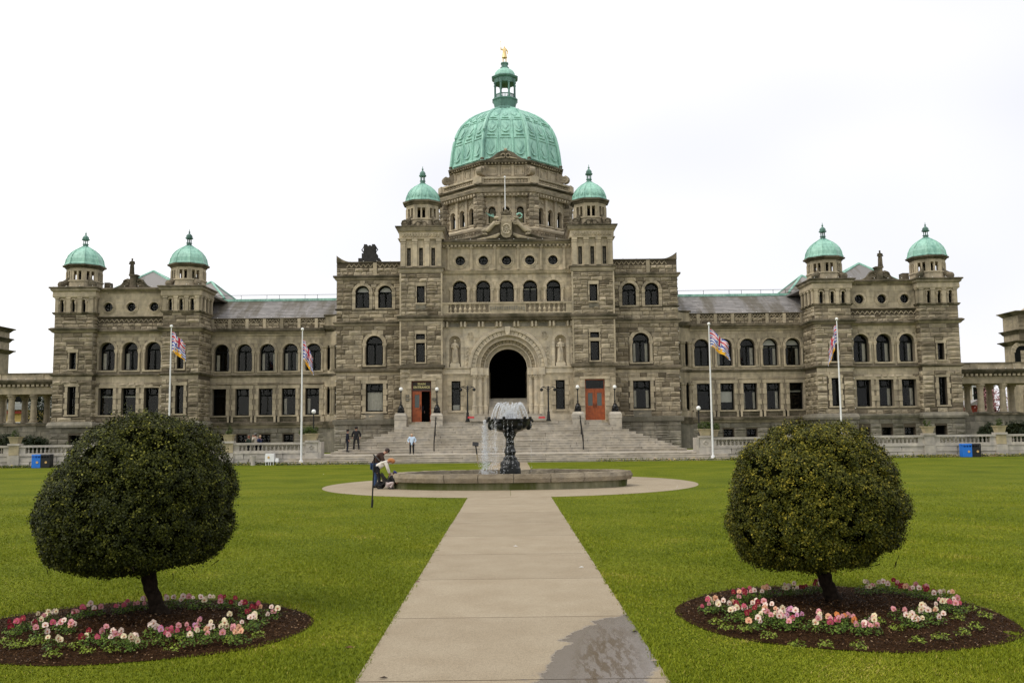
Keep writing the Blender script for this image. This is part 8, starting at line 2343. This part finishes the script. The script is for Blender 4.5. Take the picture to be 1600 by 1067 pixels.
for px, py, cols in ((1105, 958, ['rose', 'pink']), (1115, 954, ['peach', 'cream', 'cream']), (1125, 958, ['pale', 'cream']), (1145, 955, ['peach', 'pale', 'red']), (1150, 946, ['pink', 'peach', 'red']), (1142, 970, ['pale', 'cream']), (1160, 966, ['red', 'rose', 'pale']), (1172, 972, ['red', 'red']), (1172, 958, ['cream', 'pale', 'peach']), (1186, 960, ['pink', 'red', 'pale']), (1195, 964, ['pale', 'peach']),
                     (1181, 984, ['pale', 'peach']), (1193, 976, ['cream', 'pale']), (1208, 970, ['cream', 'peach', 'pale']), (1222, 968, ['cream', 'peach', 'pale']), (1212, 978, ['pink', 'pale']), (1232, 975, ['mauve', 'pink', 'mauve']), (1243, 970, ['mauve', 'mauve', 'pale']), (1238, 982, ['rose', 'pink', 'mauve']), (1222, 983, ['pale', 'pink']), (1270, 985, ['pale', 'pink', 'cream']), (1285, 978, ['cream', 'peach', 'pink']), (1305, 988, ['rose', 'pink']), (1317, 976, ['orange', 'orange', 'pink']),
                     (1327, 984, ['pink', 'orange']), (1345, 990, ['pale', 'pink']), (1355, 980, ['pale', 'pink', 'cream']), (1362, 990, ['cream', 'pink', 'pink']), (1402, 968, ['pink']), (1422, 978, ['pale', 'cream']), (1434, 980, ['peach', 'cream', 'pale']), (1435, 964, ['cream', 'pale']), (1448, 966, ['cream', 'pale']), (1462, 974, ['pale', 'peach', 'pale']), (1472, 956, ['pale', 'pink', 'cream']), (1485, 952, ['pink', 'pale']), (1497, 958, ['rose', 'pink']), (1482, 940, ['pale', 'peach']), (1465, 938, ['pale', 'cream']),
                     (1450, 936, ['red', 'red']), (1438, 933, ['pale', 'red', 'pink']), (1426, 930, ['pink', 'peach']), (1405, 928, ['red', 'red']), (1395, 926, ['red', 'pink']), (1380, 926, ['pale', 'pink', 'pale']), (1365, 926, ['pale', 'pink', 'cream']), (1350, 928, ['cream', 'pale']), (1288, 925, ['pink', 'rose', 'pale']), (1272, 926, ['red', 'red']), (1256, 928, ['red']), (1240, 930, ['pale', 'cream']), (1228, 930, ['cream', 'pale', 'cream']), (1206, 932, ['peach', 'rose', 'pale']),
                     (1192, 934, ['peach', 'pale']), (1178, 938, ['pink', 'rose', 'pale']), (1168, 938, ['pink', 'pale', 'rose']), (1155, 942, ['red', 'pink'])):
    PL.append((px, py, cols, R__, False))
for px, py in ((1163, 985), (1135, 982), (1117, 974), (1201, 996), (1246, 1010), (1290, 1010), (1342, 1012), (1434, 1004), (1470, 998), (1504, 992), (1524, 982), (1540, 965), (1520, 955), (1400, 984), (1372, 974), (1498, 968)): PL.append((px, py, [], R__, True))

def describe(i, px, py, cols, side, young):
    zone = "back" if py < (962 if side == 'left' else 940) else "front" if py > (1000 if side == 'left' else 982) else "middle"
    cn = {'pale': 'pale pink', 'rose': 'deep rose', 'red': 'dark red', 'mauve': 'mauve pink', 'cream': 'cream', 'peach': 'peach', 'pink': 'pink', 'orange': 'orange'}
    u = [cn[c] for c in dict.fromkeys(cols)][:2]
    d = "young leafy plant without flowers" if young else " and ".join(u) + " pansy plant"
    return d, zone
GR = {}
for i, p in enumerate(PL):
    d, zone = describe(i, *p); GR.setdefault((d, zone, p[3]), []).append(i)
ORD = ["leftmost", "second", "third", "fourth", "fifth", "sixth", "seventh", "eighth", "ninth", "tenth", "eleventh", "twelfth"]
LAB = {}
for (d, zone, side), ids in GR.items():
    ids.sort(key=lambda i: PL[i][0])
    for k, i in enumerate(ids):
        if len(ids) == 1: LAB[i] = "%s, %s of the %s flower bed" % (d, zone, side)
        else: LAB[i] = "%s %s, %s of %s flower bed" % ("leftmost" if k == 0 else ORD[k] + " from left", d, zone, side)
bed('left', -4.62, 11.65, 2.17, 1.85, 3, 0, 0)
bed('right', 4.14, 11.98, 2.0, 2.08, 4, 0, 0)
for i, (px, py, cols, side, young) in enumerate(PL):
    x, y = ground(px, py, .06)
    t = thing("young_plant" if young else "pansy_plant", LAB[i], "plant", (x, y, .06), "plants in the %s flower bed" % side)
    if young: leaf_tuft("foliage", 'leaf_y', 80, .095, .085, .034, t, (x, y, .06), i); continue
    leaf_tuft("foliage", 'leaf_p', 140, .12, .13, .034, t, (x, y, .06), i)
    rr = random.Random(i)
    cc = cols + ([cols[0]] if len(cols) < 3 else []) + ([rr.choice(cols)] if rr.random() < .5 else [])
    for k, c in enumerate(cc):
        a = rr.uniform(0, 2 * pi); q = rr.uniform(.02, .115)
        fx, fy, fz = x + q * cos(a), y + q * .6 * sin(a) - .02, .06 + rr.uniform(.09, .175)
        yaw = -atan2(x, y) + rr.uniform(-.7, .7)
        place("flower", rr.choice(FMESH[c]), t, Matrix.Translation((fx, fy, fz)) @ Matrix.Rotation(yaw, 4, 'Z') @ Matrix.Rotation(rr.uniform(-.5, .1), 4, 'X') @ Matrix.Scale(rr.uniform(.62, 1.02), 4))

# ================================================================== grass blades on the near lawn
rng = np.random.default_rng(9)
N0 = 900000
Yg = 6.4 * (40 / 6.4) ** rng.uniform(0, 1, N0); Xg = rng.uniform(-1, 1, N0) * (Yg * .60 + 2.6)
inb = lambda cx, cy, rx, ry: ((Xg - cx) / rx) ** 2 + ((Yg - cy) / ry) ** 2 < 1
wv = .018 * np.sin(Yg * 7.1 + np.sin(Yg * 2.3) * 3) + .014 * np.sin(Yg * 19.0)
keep = (rng.uniform(0, 1, N0) < np.clip((40 - Yg) / 22, 0, 1)) & (((Xg - FX) ** 2 + (Yg - AY) ** 2) > 8.16 ** 2) & (np.abs(Xg) > PW - .012 + wv + rng.normal(0.0, .014, N0)) & ~inb(-4.62, 11.65, 2.13, 1.81) & ~inb(4.14, 11.98, 1.96, 2.04)
Xg, Yg = Xg[keep], Yg[keep]; n = len(Xg)
edge = (np.abs(Xg) < PW + .12)
hgt = rng.uniform(.012, .030, n) * (1 + .35 * edge) * (1 + .25 * np.sin(Xg * 1.7 + np.cos(Yg * 1.1)))
wd = .0028 + .00030 * Yg; a = rng.uniform(0, 2 * pi, n); le = rng.normal(0, .014, (n, 2)) * (1 + edge[:, None] * .5)
V = np.empty((n, 3, 3)); V[:, 0] = np.stack([Xg - np.cos(a) * wd, Yg - np.sin(a) * wd, np.zeros(n)], 1); V[:, 1] = np.stack([Xg + np.cos(a) * wd, Yg + np.sin(a) * wd, np.zeros(n)], 1); V[:, 2] = np.stack([Xg + le[:, 0], Yg + le[:, 1], hgt], 1)
pat = .5 * np.sin(Xg * .9 + 1.3 * np.sin(Yg * .5)) + .5 * np.sin(Yg * 1.3 + Xg * .4) + .4 * np.sin(Xg * 3.1 + Yg * 2.3)
moss = np.clip(np.sin(Xg * 1.9 + 2 * np.sin(Yg * .8 + 1)) * np.sin(Yg * 1.45 + 1.5 * np.sin(Xg * .7)) - .45, 0, 1)
t = np.clip(.44 + .15 * pat + .5 * moss + rng.normal(0, .15, n) + (rng.uniform(0, 1, n) < .02) * .5, 0, 1)
o = quads("grass", V.reshape(-1, 3), 'grass', t, None, 'stuff', True)
# fallen leaves and pale litter
for px, py, m_ in ((991, 989, 'bark'), (1022, 1034, 'brownwood'), (652, 910, 'wood_dk'), (598, 1061, 'bark'), (805, 854, 'white'), (908, 887, 'white'), (545, 1013, 'wood_dk'), (505, 741, 'white'), (1058, 761, 'white')):
    x, y = ground(px, py); mb = MB(); mb.poly([(x - .04, y, .014), (x, y - .02, .02), (x + .05, y + .01, .014), (x + .01, y + .03, .025)]); o = mb.build("fallen_leaf", m_); o['kind'] = 'stuff'

stones_finish()
V = []
for p in BULBS:
    for f in fi: V += [tuple(np.array(p) + .042 * oct_[i] * np.array([1, 1, .5])) for i in f]
me = np.array(V); o = quads("outline_bulb_string", me, 'bulb', np.full(len(me) // 3, .5), bld, 'stuff', True)
